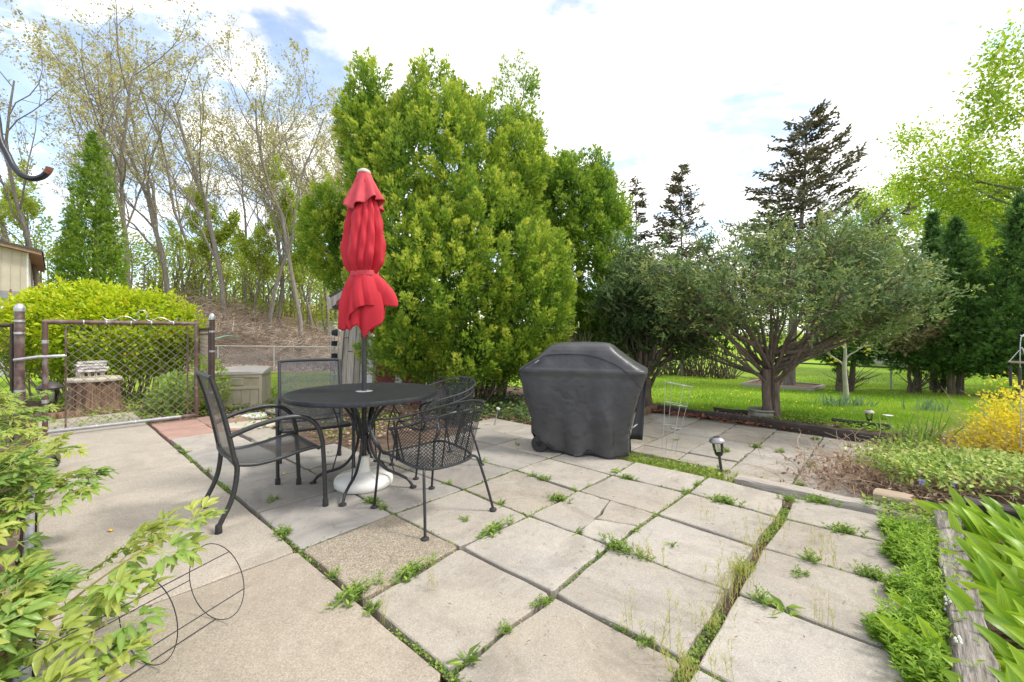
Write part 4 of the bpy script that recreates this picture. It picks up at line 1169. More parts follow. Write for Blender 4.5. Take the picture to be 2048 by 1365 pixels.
def cl_fence(name, label, a, b, za, zb, h, r_rail, m_rail, cell, rw, m_wire, posts, pr, m_post, group=None, z1a=None, z1b=None):
    a = np.asarray(a, float); b = np.asarray(b, float)
    t = thing(name, label, 'fence', (a[0], a[1], za), 0, group)
    z1a = za + h if z1a is None else z1a; z1b = zb + h if z1b is None else z1b
    MB().tube([(a[0], a[1], z1a), (b[0], b[1], z1b)], r_rail, 8).build('top_rail', m_rail, t, world=True)
    if cell: chain_link(a, b, za + .03, z1a - .01, zb + .03, z1b - .01, cell, rw).build('chain_link_mesh', m_wire, t, smooth=False, world=True)
    for s in posts:
        q = a + (b - a) * s; z0 = za + (zb - za) * s - .15; z1 = z1a + (z1b - z1a) * s
        MB().tube([(q[0], q[1], z0), (q[0], q[1], z1 + .02)], pr, 10).build('post', m_post, t, world=True)
    return t
m_wireb = MATS['wire_brown']
cl_fence('chain_link_fence', 'short brown chain link panel running back from the right gate post to the bush', (POSTR[0] - .06, POSTR[1] + .05), (-6.25, 8.5), .02, .02, 1.27, .02, m_brownd, .07, .0028, m_wireb, (.06, 1), .02, m_brownd)
cl_fence('chain_link_fence', 'brown chain link panel at the left border beside the thick post', (POSTL[0] - .09, POSTL[1]), (-8.2, 4.9), .02, .02, 1.29, .022, m_brownd, .085, .003, m_brownd, (0.0, .5, 1), .016, m_brownd)
# galvanised fence across the back yard
fa = at(440, 735, 17.5); fb = at(668, 738, 17.5)
fa[1] = 17.5
zA, zB = tz(-12.5, 17.5), tz(-6.9, 17.5)
cl_fence('chain_link_fence', 'low galvanised chain link fence across the yard in front of the brush pile', (-14.5, 17.5), (-6.6, 17.6), tz(-14.5, 17.5), zB, .9, .022, m_galv, .1, .0024, m_galv, (.02, .3, .59, .95), .028, m_galv, z1a=CAM_H - 26 * 17.5 / FPX, z1b=CAM_H - 30 * 17.6 / FPX)
# dark fence along the right lawn
ra = at(1330, 714, 24.0); rb = at(1585, 723, 17.5); rc = at(1720, 731, 14.8); rd = at(2048, 748, 10.2)
cl_fence('chain_link_fence', 'black railed chain link fence along the far right side of the lawn', ra[:2], rd[:2], tz(ra[0], ra[1]), tz(rd[0], rd[1]), .8, .028, mat('dark_rail', (.05, .065, .085), (.08, .1, .12), 9, .5, .3), .085, .0022, m_galv, (.1, .33, .56, .8, 1), .025, m_galv, z1a=ra[2], z1b=rd[2])

# ------------------------------------------------------------------ hook in the foreground
hk = thing('plant_hook', 'black iron plant hook with a rusty tip hanging into the upper left corner', 'hook', (-1.33, .95, 0))
def hp(px, py, Y=.9): return at(px, py, Y)
pts = [(-1.33, .95, 0), (-1.33, .95, .6), (-1.33, .95, 1.2), (-1.33, .95, 1.62), (-1.30, .945, 1.76), (-1.22, .935, 1.82), (-1.14, .92, 1.77), (-1.105, .91, 1.70)] + [tuple(hp(*q)) for q in ((0, 278), (14, 308), (28, 335), (46, 352), (66, 358), (84, 354), (95, 345))]
MB().tube(smooth_path(pts, 6), .0058, 12).build('rod', m_iron, hk, world=True)
MB().tube(smooth_path([hp(94, 346), hp(98.5, 339), hp(99.5, 335)], 4), [.0062] * 8 + [.0066], 12).build('rusty_tip', m_rust, hk, world=True)
MB().tube([(-1.33, .95, 0), (-1.28, .95, .0), (-1.25, .95, .02), (-1.25, .95, -.2)], .005, 8).build('step_prong', m_iron, hk, world=True)

# ------------------------------------------------------------------ storage box
bx, by = -4.72, 7.45
db = thing('storage_box', 'taupe plastic storage box with a grey lid beside the fence post', 'storage box', (bx, by, -.06), R(14))
BW, BD, BH = .78, .58, .58
b_ = MB()
b_.box((0, 0, BH / 2), (BW - .04, BD - .04, BH))
b_.build('body', m_box, db, bevel=.012)
f_ = MB()
for x, z, sx, sz in ((0, .545, BW - .02, .05), (0, .345, BW - .02, .055), (0, .03, BW - .02, .06)): f_.box((x, -BD / 2 + .012, z), (sx, .035, sz))
for x in (-.365, .365): f_.box((x, -BD / 2 + .0125, .29), (.05, .034, .56))
f_.build('front_frame', m_box, db, bevel=.008)
for k in range(5): MB().box((-.27 + .135 * k, -BD / 2 + .014, .19), (.125, .012, .25)).build('front_panel', m_box, db, bevel=.004)
MB().box((0, -BD / 2 + .004, .455), (.22, .02, .12)).build('handle_recess', m_box, db, bevel=.006)
hb_ = MB().tube([(-.09, -BD / 2 - .012, .50), (.09, -BD / 2 - .012, .50)], .008, 8)
hb_.build('handle', m_boxlid, db)
for sx in (-1, 1):
    for k in range(3): MB().box((sx * (BW / 2 - .018), -.17 + .17 * k, .3), (.016, .145, .45)).build('side_panel', m_box, db, bevel=.005)
P = []
for y in np.linspace(-BD / 2 - .02, BD / 2, 9):
    s = (y + BD / 2) / BD
    zt = .585 + .075 * math.sin(min(1, max(0, s * .9 + .1)) * math.pi * .62)
    P.append([(x, y, zt + .03 * (1 - (x / (BW / 2 + .015)) ** 2)) for x in np.linspace(-BW / 2 - .015, BW / 2 + .015, 11)])
P = np.array(P)
ld = MB().grid(P)
skl = P.copy()
edge = np.vstack([P[0], P[1:, -1], P[-1, -2::-1], P[-2:0:-1, 0]])
lowe = edge.copy(); lowe[:, 2] = .575
ld.grid(np.array([edge, lowe]), closed=True)
ld.build('lid', m_boxlid, db)

# ------------------------------------------------------------------ stump, capstone, small stone house
sx_, sy_ = -6.72, 6.85
st = thing('tree_stump', 'rotting tree stump behind the gate', 'tree stump', (sx_, sy_, -.05))
rg = np.random.default_rng(33); a = np.linspace(0, 2 * math.pi, 40, endpoint=False)
jag = .03 * np.sin(5 * a + 1) + .022 * np.sin(11 * a) + .018 * rg.normal(size=40)
P = []
for z, r in ((0, .34), (.06, .30), (.2, .275), (.38, .275), (.47, .28), (.50, .27)):
    rr_ = r + jag * (1 if z < .3 else .7) + rg.normal(size=40) * .006
    P.append(np.column_stack([rr_ * np.cos(a), rr_ * np.sin(a), np.full(40, z)]))
MB().grid(np.array(P), closed=True).add(P[-1], [list(range(40))]).build('trunk', m_stump, st)
cp = thing('capstone', 'flat round pale stone lying on top of the stump', 'stone', (sx_, sy_, .455))
a = np.linspace(0, 2 * math.pi, 30, endpoint=False); rr_ = .325 + .02 * np.sin(3 * a + 1) + .012 * np.sin(7 * a)
prof = [(.90, -.01), (1.0, .0), (1.02, .025), (1.0, .045), (.95, .055)]
P = [np.column_stack([rr_ * k * np.cos(a), rr_ * k * np.sin(a), np.full(30, z)]) for k, z in prof]
MB().grid(np.array(P), closed=True).add(P[-1], [list(range(30))]).add(P[0], [list(range(29, -1, -1))]).build('slab', m_stone, cp)
sh = thing('miniature_house', 'miniature garden house of stone chips with a pale flaked roof on the stump', 'garden ornament', (sx_ - .04, sy_ - .04, .51), R(62))
sh.scale = (.8, .8, .8)
MB().box((0, 0, .075), (.36, .22, .15)).build('wall', m_shell, sh, bevel=.006)
for s in (-1, 1): MB().add([(s * .18, -.11, .15), (s * .18, .11, .15), (s * .18, 0, .30), (s * .165, -.11, .15), (s * .165, .11, .15), (s * .165, 0, .30)], [(0, 1, 2), (5, 4, 3), (0, 2, 5, 3), (1, 4, 5, 2)]).build('gable', m_shell, sh, smooth=False)
for s in (-1, 1):
    for i in range(7):
        for j in range(4):
            x = -.19 + .064 * i + (.03 if j % 2 else 0); t = j / 3.4
            y = s * (.145 - .135 * t); z = .135 + .185 * t
            MB().box((x, y, z + rg.normal() * .004), (.066, .05, .014), rx=s * -.94 + rg.normal() * .06, rz=rg.normal() * .15).build('roof_flake', m_shingle, sh, smooth=False)
for x in (-.09, .0, .09): MB().box((x, -.112, .07), (.05, .012, .07)).build('window', m_dark, sh)
MB().box((.182, 0, .055), (.012, .06, .1)).build('door', m_dark, sh)
for x, y in ((-.175, -.107), (-.06, -.112), (.06, -.112), (.175, -.107)): MB().box((x, y, .075), (.022, .022, .15)).build('corner_stone', m_stone, sh, bevel=.004)
# stones on the soil by the gate
def stone(label, x, y, z, r, m, sx=1.0, h=.04, rz=0, tilt=0):
    a = np.linspace(0, 2 * math.pi, 22, endpoint=False); rr_ = r * (1 + .06 * np.sin(3 * a + x * 9) + .05 * np.sin(5 * a + y * 7))
    P = [np.column_stack([rr_ * k * np.cos(a) * sx, rr_ * k * np.sin(a), np.full(22, zz_ * h)]) for k, zz_ in ((.95, -.6), (1, 0), (.98, .6), (.9, .95), (.5, 1.03))]
    o = MB().grid(np.array(P), closed=True).add(P[-1], [list(range(22))]).build('stepping_stone', m, None)
    o.location = (x, y, z); o.rotation_euler = (tilt, 0, rz)
    return tag(o, label, 'stone')
q = G(509, 832, -.02); stone('white round stepping stone with dark marbling on the soil before the storage box', q[0], q[1], -.03, .17, mat('marbled_stone', (.62, .63, .62), (.75, .76, .76), 5, .6, 0, .1, blotch=(.12, .14, .15), bl_scale=9), h=.035)
q = G(505, 850, -.02); stone('oval tan stepping stone on the soil behind the nearest mesh armchair', q[0], q[1], -.035, .27, m_stone, sx=1.4, h=.035, rz=.5)
q = G(555, 822, -.02); stone('small pale flat stone right of the white stepping stone', q[0], q[1], -.03, .13, m_stone, sx=1.3, h=.03)
q = G(545, 872, 0); stone('pale flat stone at the edge of the slabs under the nearest armchair', q[0], q[1], -.05, .2, m_slab, sx=1.5, h=.045, rz=-.7)
q = G(390, 818, 0)
o = stone('upright mossy yellow stone leaning by the right gate post', q[0], q[1], .1, .11, mat('lichen_stone', (.32, .26, .06), (.45, .4, .2), 9, .9, 0, .4), sx=1.3, h=.05)
o.rotation_euler = (R(80), R(75), R(20))
q = G(372, 808, 0)
timber('wood_offcut', (q[0] - .25, q[1] + .1), (q[0] + .2, q[1] - .05), .12, .07, 0.0, m_stump, 'dark broken wood piece lying left of the mossy yellow stone', segs=4)

# ------------------------------------------------------------------ path lights
def path_light(label, x, y, z0, h, r, lean=0.0, cap_m=m_cap, group='solar path lights', dark=False):
    t = thing('path_light', label, 'garden light', (x, y, z0), 0, group)
    t.rotation_euler = (0, lean, 0)
    k = r / .068
    MB().tube([(0, 0, -.05), (0, 0, h - .145 * k)], .0125 * k, 10).build('stake', m_lampbl, t)
    MB().lathe([(.013 * k, -.155 * k), (.026 * k, -.15 * k), (.034 * k, -.135 * k), (.036 * k, -.128 * k)], 18, (0, 0, h)).build('socket', m_lampbl, t)
    g = MB().lathe([(.034 * k, -.13 * k), (.042 * k, -.10 * k), (.047 * k, -.045 * k), (.046 * k, -.02 * k)], 18, (0, 0, h)).build('lens', m_glass, t)
    for j in range(10):
        a = j / 10 * 2 * math.pi
        MB().bar((.036 * k * math.cos(a), .036 * k * math.sin(a), h - .13 * k), (.047 * k * math.cos(a), .047 * k * math.sin(a), h - .03 * k), .0014 * k, 4).build('lens_rib', m_glass, g)
    MB().lathe([(.046 * k, -.03 * k), (.066 * k, -.026 * k), (.07 * k, -.018 * k), (.064 * k, -.004 * k), (.045 * k, .012 * k), (.018 * k, .022 * k), (0, .023 * k)], 24, (0, 0, h)).build('cap', cap_m, t)
    MB().lathe([(.03 * k, .0145 * k), (.028 * k, .021 * k), (0, .025 * k)], 20, (0, 0, h + .001)).build('solar_panel', m_lampbl, t)
    return t
q = G(1444, 951, -.06); path_light('bronze solar path light leaning in the weedy strip beside the step', q[0], q[1], -.06, .33, .068, R(-8))
q = G(1740, 853, -.10); path_light('small grey solar path light at the edge of the lawn', q[0], q[1], -.12, .235, .062, R(-4), cap_m=m_boxlid)
q = at(100, 838, 6.1); path_light('dark lantern shaped path light behind the gate left of the stump', q[0], q[1], -.03, .50, .135, 0, cap_m=m_lampbl)
q = G(988, 853, -.02)
t = thing('stake_light', 'small white capped stake light in the ivy behind the barrel chairs', 'garden light', (q[0], q[1], -.03)); t.rotation_euler = (0, R(13), 0)
MB().tube([(0, 0, 0), (0, 0, .2)], .008, 8).build('stake', m_greyp, t)
MB().lathe([(.018, .2), (.02, .24), (.0, .25)], 12).build('lens', m_glass, t)
MB().lathe([(.024, .24), (.026, .262), (0, .266)], 12).build('cap', m_white, t)

# ------------------------------------------------------------------ wire plant cages
cg = G(1342, 905, -.15)
wc = thing('tomato_cage', 'leaning galvanised wire tomato cage right of the covered grill', 'plant cage', (cg[0] - .03, cg[1], -.15))
wc.rotation_euler = (R(0), R(9), R(10))
for k in range(4):
    a = k / 4 * 2 * math.pi + .6
    MB().tube([(.075 * math.cos(a), .075 * math.sin(a), -.05), (.10 * math.cos(a), .10 * math.sin(a), .3), (.16 * math.cos(a), .16 * math.sin(a), .80)], .0028, 6).build('upright', m_galv, wc)
for z, r in ((.30, .102), (.56, .132), (.79, .16)):
    aa = np.linspace(0, 2 * math.pi, 28, endpoint=False)
    MB().tube(np.column_stack([r * np.cos(aa), r * np.sin(aa), np.full(28, z)]), .003, 6, closed=True).build('hoop', m_galv, wc)
# fallen peony hoop, lying on the concrete
p1 = G(318, 1315, .0); p2 = G(432, 1240, .0)
hp_ = thing('plant_support', 'thin black wire plant support lying on its side on the concrete', 'plant support', (float(p2[0]), float(p2[1]), 0))
axv = nrm(np.array([p2[0] - p1[0], p2[1] - p1[1], 0.0])); up_ = np.array([0, 0, 1.0]); sd = np.cross(up_, axv)
aa = np.linspace(0, 2 * math.pi, 40, endpoint=False); rh = .16
def hoop(c): return np.array([c + up_ * (rh + rh * math.sin(t_)) + sd * (rh * math.cos(t_)) for t_ in aa])
e1 = np.array([p2[0], p2[1], .004]); e0 = e1 - axv * .26
MB().tube(hoop(e1), .0018, 6, closed=True).build('hoop', m_iron, hp_, world=True)
MB().tube(hoop(e0), .0018, 6, closed=True).build('hoop', m_iron, hp_, world=True)
for t_ in (-math.pi / 2, -.15, math.pi * .5 + .5, math.pi):
    o_ = up_ * (rh + rh * math.sin(t_)) + sd * (rh * math.cos(t_))
    MB().tube([e1 + o_, e1 + o_ - axv * .62], .002, 6).build('leg', m_iron, hp_, world=True)

# glass bowl and bricks along the peony bed
q = G(92, 948, 0)
t = thing('glass_float', 'clear glass ball lying among the peony leaves at the concrete edge', 'glass ornament', (q[0] - .04, q[1] + .03, 0))
MB().lathe([(0, .0), (.05, .012), (.085, .045), (.095, .085), (.08, .125), (.05, .15), (0, .158)], 24).build('ball', m_glass, t)
MB().lathe([(.0, .03), (.06, .05), (.075, .085), (.05, .09), (0, .092)], 16).build('liquid', m_boxlid, t)
for k in range(7):
    v = -2.6 + k * .36
    q = PU(Wc - .12, v)
    o = MB().box((0, 0, .03), (.2, .1, .06)).build('brick', m_brick, None, bevel=.006, smooth=False)
    o.location = (q[0], q[1], 0); o.rotation_euler = (0, 0, TH - R(90) + .1 * math.sin(k * 3))
    tag(o, ('red brick edging the peony bed, ' + ['nearest the gate', 'second from the gate', 'third from the gate', 'fourth from the gate', 'fifth from the gate', 'sixth from the gate', 'farthest from the gate'][k]), 'brick', 'bricks along the peony bed')
q0, q1 = PU(Wc - .03, -3.4, .03), PU(Wc - .03, 1.6, .03)
tag(MB().tube([q0 * (1 - s) + q1 * s + np.array([0, 0, .008 * math.sin(s * 25)]) for s in np.linspace(0, 1, 24)], .022, 8).build('edging_pipe', m_greyp, None), 'grey plastic edging pipe between concrete path and peony bed', 'garden edging')

# ------------------------------------------------------------------ stone bowl under the tree
q = G(1533, 842, -.13)
bw = thing('stone_planter', 'low round cast stone bowl at the foot of the multi-stemmed tree', 'planter', (q[0], q[1] + .12, -.13))
MB().lathe([(.15, 0), (.17, .01), (.185, .06), (.19, .10), (.18, .125), (.195, .135), (.205, .15), (.195, .165), (.175, .165), (.16, .15), (.15, .10), (0, .095)], 36).build('bowl', m_ston2, bw)
for k in range(12):
    a = k / 12 * 2 * math.pi
    MB().tube(smooth_path([(.187 * math.cos(a + d_) , .187 * math.sin(a + d_), z) for d_, z in ((-.2, .08), (-.1, .05), (0, .075), (.1, .045), (.2, .08))], 3), .009, 6).build('relief_swag', m_ston2, bw)
MB().lathe([(0, .112), (.145, .112), (.145, .10), (0, .098)], 20).build('soil', m_stump, bw)

# ------------------------------------------------------------------ raised bed round the conifer
def zr(p): return np.array([p[0], p[1], tz(p[0], p[1])])
def Gr(px, py):
    Y = 8.0
    for _ in range(60):
        z = tz((px - 1024) / FPX * Y, Y)
        Y = .5 * Y + .5 * FPX * (CAM_H - z) / (py - HOR)
    return np.array([(px - 1024) / FPX * Y, Y, tz((px - 1024) / FPX * Y, Y)])
cs = [Gr(1485, 773), Gr(1624, 783), Gr(1648, 775), Gr(1517, 764)]
rbed = thing('raised_bed', 'low timber framed bed of bare soil in the lawn', 'raised bed', tuple(cs[0]))
for i in range(4):
    a_, b_2 = cs[i], cs[(i + 1) % 4]
    d_ = nrm(b_2 - a_); n_ = np.array([-d_[1], d_[0], 0]) * .05
    MB().hexa([a_ - n_ - [0, 0, .1], b_2 - n_ - [0, 0, .1], b_2 + n_ - [0, 0, .1], a_ + n_ - [0, 0, .1]], [a_ - n_ + [0, 0, .10 + .002 * i], b_2 - n_ + [0, 0, .10 + .002 * i], b_2 + n_ + [0, 0, .10 + .002 * i], a_ + n_ + [0, 0, .10 + .002 * i]]).build('board', m_pale if False else m_woodp, rbed, world=True, smooth=False)
MB().add([c + [0, 0, .06] for c in cs], [(0, 1, 2, 3)]).build('soil', m_stump, rbed, world=True)

# ------------------------------------------------------------------ old shed
SY = 7.6
shd = thing('old_shed', 'leaning old shed of grey boards half hidden by the big evergreen', 'shed', (-2.6, SY, -.1))
rg = np.random.default_rng(17)
def wallpt(px, py, dy=0.0): return at(px, py, SY + dy)
def plank(pxb0, pxb1, pxt0, pxt1, yb, yt, m, dy=0.0, th_=.025, name='plank'):
    b0, b1, t0, t1 = wallpt(pxb0, yb, dy), wallpt(pxb1, yb, dy), wallpt(pxt0, yt, dy), wallpt(pxt1, yt, dy)
    D = np.array([0, th_, 0]); j = rg.normal(size=(4, 3)) * .004
    return MB().hexa([b0 + j[0], b1 + j[1], b1 + D, b0 + D], [t0 + j[2], t1 + j[3], t1 + D, t0 + D]).build(name, m, shd, world=True, smooth=False, bevel=.003)
def lean_x(x0, y): return x0 + (780 - y) * .085      # the whole wall leans to the right
plank(669, 675, lean_x(669, 575) + 3, lean_x(675, 575) + 3, 822, 575, m_wood, -.03, .05, 'corner_post')
xs = [676, 689, 703, 715, 727]
for k in range(len(xs) - 1):
    a0, a1 = xs[k] + .6, xs[k + 1] - .6
    cut = [676, 703, 698, 712][k]
    plank(a0, a1, lean_x(a0, cut), lean_x(a1, cut), 822, cut + .8, m_wood, rg.uniform(-.012, .012))
    mid = [640, 640, 655, 668][k]
    plank(lean_x(a0, cut), lean_x(a1, cut), lean_x(a0, 600), lean_x(a1, 600), cut - .8, 596, m_wood, rg.uniform(-.012, .012))
plank(728, 741, 741, 754, 822, 620, m_whiteb, -.01)
plank(742, 783, 757, 798, 822, 690, m_redwood, -.012, name='red_board')
plank(757, 798, 764, 806, 689, 600, m_redwood, .004, name='red_board')
plank(784, 801, 790, 806, 822, 735, m_whiteb, -.01)
plank(802, 850, 808, 856, 822, 620, m_redwood, .0, name='red_board')
for k in range(5): plank(851 + 15 * k, 865 + 15 * k, 857 + 15 * k, 871 + 15 * k, 822, 610, m_wood, rg.uniform(-.01, .01))
# side wall going back
for k in range(7):
    y0 = .05 + k * .31
    b0 = wallpt(669, 822) + [0, y0, 0]; t0 = wallpt(lean_x(669, 575) + 3, 575) + [0, y0, 0]
    MB().hexa([b0, b0 + [0, .3, 0], b0 + [.03, .3, 0], b0 + [.03, 0, 0]], [t0, t0 + [0, .3, 0], t0 + [.03, .3, 0], t0 + [.03, 0, 0]]).build('plank', m_wood, shd, world=True, smooth=False)
# roof: eave board at the left, slope rising to the right
e0 = at(660, 597, SY - .25); e1 = at(742, 548, SY - .25)
r0 = e0; r1 = e0 + (e1 - e0) * 2.2
D = np.array([0, 2.6, 0]); U = np.array([-.02, 0, .05])
MB().hexa([r0, r1, r1 + D, r0 + D], [r0 + U, r1 + U, r1 + D + U, r0 + D + U]).build('roof', m_roofing, shd, world=True, smooth=False)
MB().hexa([e0 + [0, -.02, -.17], e0 + (r1 - e0) * .5 + [0, -.02, -.17], e0 + (r1 - e0) * .5 + [0, .0, -.17], e0 + [0, 0, -.17]], [e0 + [0, -.02, -.005], e0 + (r1 - e0) * .5 + [0, -.02, -.005], e0 + (r1 - e0) * .5 + [0, 0, -.005], e0 + [0, 0, -.005]]).build('fascia', m_wood, shd, world=True, smooth=False)
MB().hexa([e0 + [.12, -.035, -.15], e0 + (r1 - e0) * .3 + [0, -.035, -.15], e0 + (r1 - e0) * .3 + [0, -.021, -.15], e0 + [.12, -.021, -.15]], [e0 + [.12, -.035, -.06], e0 + (r1 - e0) * .3 + [0, -.035, -.06], e0 + (r1 - e0) * .3 + [0, -.021, -.06], e0 + [.12, -.021, -.06]]).build('red_board', m_redwood, shd, world=True, smooth=False)
MB().hexa([e0 + [-.03, -.03, -.19], e0 + [.05, -.03, -.19], e0 + [.05, 2.6, -.19], e0 + [-.03, 2.6, -.19]], [e0 + [-.03, -.03, .0], e0 + [.05, -.03, .0], e0 + [.05, 2.6, .0], e0 + [-.03, 2.6, .0]]).build('eave_board', m_wood, shd, world=True, smooth=False)

# metal rack with dark pots behind the shed corner
ld_ = thing('metal_rack', 'light metal rack holding black pots behind the shed corner', 'rack', tuple(at(665, 790, 8.6)))
for px in (661, 668, 676):
    MB().tube([at(px, 790, 8.6 + (.3 if px == 668 else 0)), at(px + 1, 655, 8.6 + (.3 if px == 668 else 0))], .012, 8).build('post', m_galv, ld_, world=True)
for y in (673, 693, 720, 750): MB().box(at(669, y, 8.75), (.17, .35, .018)).build('shelf', m_galv, ld_, world=True)
for k, (px, y) in enumerate(((670, 666), (668, 688), (669, 713))):
    c = at(px, y, 8.72)
    o = MB().lathe([(.045, -.06), (.06, -.05), (.07, .05), (.075, .055), (.06, .05), (.05, -.03), (0, -.03)], 18, axis='y' if k == 0 else 'z').build('black_pot', m_tyre, None)
    o.location = tuple(c)
    tag(o, ['black pot lying on the top shelf of the metal rack', 'black pot standing on the middle shelf of the metal rack', 'black pot standing low in the metal rack'][k], 'pot', 'pots on the rack')

# ------------------------------------------------------------------ houses
def hz(px, py, Y): return at(px, py, Y)
HY = 20.0
c0_ = hz(55, 640, HY)
hs = thing('neighbour_house', 'beige sided house on a grey block foundation at the left border', 'house', (c0_[0], HY, 0), R(47))
zf = hz(50, 584, HY)[2]; zt_ = hz(50, 506, HY)[2]; zgr = tz(c0_[0], HY) - .6; rise = .22
MB().box((-5, 4, (zgr + zf) / 2), (10, 8, zf - zgr)).build('foundation', m_block, hs)
def ztop_(x): return zt_ - x * rise
MB().hexa([(-10, .03, zf), (-.02, .03, zf), (-.02, 7.97, zf), (-10, 7.97, zf)], [(-10, .03, ztop_(-10)), (-.02, .03, zt_), (-.02, 7.97, zt_), (-10, 7.97, ztop_(-10))]).build('wall', m_siding, hs, smooth=False)
for k in range(20):
    x = -.2 - k * .3
    MB().box((x, .022, (zf + ztop_(x)) / 2), (.03, .03, ztop_(x) - zf)).build('siding_groove', m_siding, hs)
for y in (.12, 1.3, 2.6): MB().box((.0, y, (zf + zt_) / 2), (.06, .2, zt_ - zf)).build('corner_board', m_whiteb, hs)
def slab_(x0, x1, y0, y1, off, th_, nm, m_): MB().hexa([(x0, y0, ztop_(x0) + off), (x1, y0, ztop_(x1) + off), (x1, y1, ztop_(x1) + off), (x0, y1, ztop_(x0) + off)], [(x0, y0, ztop_(x0) + off + th_), (x1, y0, ztop_(x1) + off + th_), (x1, y1, ztop_(x1) + off + th_), (x0, y1, ztop_(x0) + off + th_)]).build(nm, m_, hs, smooth=False)
slab_(-10, .45, -.35, 8.3, .01, .14, 'soffit', m_roofbr)
slab_(-10, .5, -.4, 8.35, .152, .09, 'roof', m_roofing)
q = at(12, 628, 17)
t = thing('rusty_stake', 'rusty upright bar before the grey block wall at the left border', 'stake', (q[0], 17, tz(q[0], 17) - .1))
MB().tube([(q[0], 17, tz(q[0], 17) - .1), (q[0] - .05, 17.2, at(10, 578, 17)[2])], .03, 8).build('bar', m_rust, t, world=True)
q = at(6, 640, 15)
t = thing('covered_heap', 'grey tarp covered heap seen over the left fence panel', 'heap', (q[0], 15, tz(q[0], 15)))
zt0 = tz(q[0], 15) - .05; ztop = at(6, 612, 15)[2]
a = np.linspace(0, 2 * math.pi, 24, endpoint=False)
P = [np.column_stack([q[0] - .35 + r * (1 + .12 * np.sin(3 * a)) * np.cos(a), 15 + r * (1 + .1 * np.sin(4 * a)) * np.sin(a), np.full(24, zt0 + (ztop - zt0) * s)]) for r, s in ((.62, 0), (.66, .3), (.6, .7), (.5, .9), (.25, 1), (.05, 1.02))]
MB().grid(np.array(P), closed=True).build('tarp', m_tarp, t, world=True)

# distant grey garage beyond the right fence
gb = at(1960, 747, 22)
gar = thing('distant_garage', 'long grey house with a dark doorway beyond the right lawn', 'house', (gb[0], 22, gb[2]))
z0 = gb[2] - .3; z1 = z0 + 2.9
MB().box((gb[0] + 2.0, 25.0, (z0 + z1) / 2), (7.4, 6, z1 - z0)).build('wall', m_wallgrey, gar, world=True)
MB().box((at(1921, 700, 22)[0], 21.97, z0 + 1.2), (.95, .06, 2.1)).build('door', m_dark, gar, world=True)
for dx in (-.56, .56): MB().box((at(1921, 700, 22)[0] + dx, 21.95, z0 + 1.2), (.16, .1, 2.2)).build('door_frame', m_whiteb, gar, world=True)
MB().box((at(1978, 700, 22)[0], 21.97, z0 + 1.4), (.5, .06, 1.0)).build('window', m_dark, gar, world=True)
MB().hexa([(gb[0] - 2.1, 21.4, z1 - .05), (gb[0] + 6.1, 21.4, z1 - .05), (gb[0] + 6.1, 25, z1 + 1.4), (gb[0] - 2.1, 25, z1 + 1.4)], [(gb[0] - 2.1, 21.4, z1 + .08), (gb[0] + 6.1, 21.4, z1 + .08), (gb[0] + 6.1, 25, z1 + 1.55), (gb[0] - 2.1, 25, z1 + 1.55)]).build('roof', m_roofing, gar, world=True, smooth=False)
gb2 = at(1760, 722, 30)
g2 = thing('distant_shed', 'pale grey low building seen between the dark evergreens', 'building', (gb2[0], 30, gb2[2]))
MB().box((gb2[0], 32, gb2[2] + 1.0), (5.0, 4, 2.6)).build('wall', m_wallgrey, g2, world=True)
MB().box((gb2[0], 31.9, gb2[2] + 2.4), (5.6, 4.6, .2)).build('roof', m_roofing, g2, world=True)
wr = at(1390, 711, 46)
MBr = MB().box((wr[0] - 1, 46, wr[2] - .1), (22, 3.0, .12)).build('road', m_greyp, None); struct(MBr)
# small buildings far behind the yard
fb_ = at(645, 672, 33)
f1 = thing('distant_shed', 'pale metal shed far behind the fence left of the old shed', 'shed', (fb_[0], 33, fb_[2] - .2))
z0 = fb_[2] - .5
MB().hexa([(fb_[0] - .7, 33, z0), (fb_[0] + .9, 33, z0), (fb_[0] + .9, 36, z0), (fb_[0] - .7, 36, z0)], [(fb_[0] - .3, 33, z0 + 1.5), (fb_[0] + .7, 33, z0 + 1.5), (fb_[0] + .7, 36, z0 + 1.5), (fb_[0] - .3, 36, z0 + 1.5)]).build('wall', m_shedwhite, f1, world=True, smooth=False)
MB().box((fb_[0] + .2, 34.5, z0 + 1.55), (1.3, 3.3, .1)).build('roof', m_shedwhite, f1, world=True)
fb_ = at(640, 650, 40)
f2 = thing('distant_carport', 'far open carport with a brown roof among the trees', 'carport', (fb_[0], 40, fb_[2] - .5))
for dx in (-1.2, 0, 1.3): MB().box((fb_[0] + dx, 40, fb_[2] + .2), (.12, .12, 2.0)).build('post', m_whiteb, f2, world=True)
MB().box((fb_[0], 41.5, fb_[2] + 1.05), (3.4, 3.6, .35)).build('roof', m_roofbr, f2, world=True)
MB().box((fb_[0], 42, fb_[2] + .2), (2.4, 1.5, 1.0)).build('parked_load', m_dark, f2, world=True)

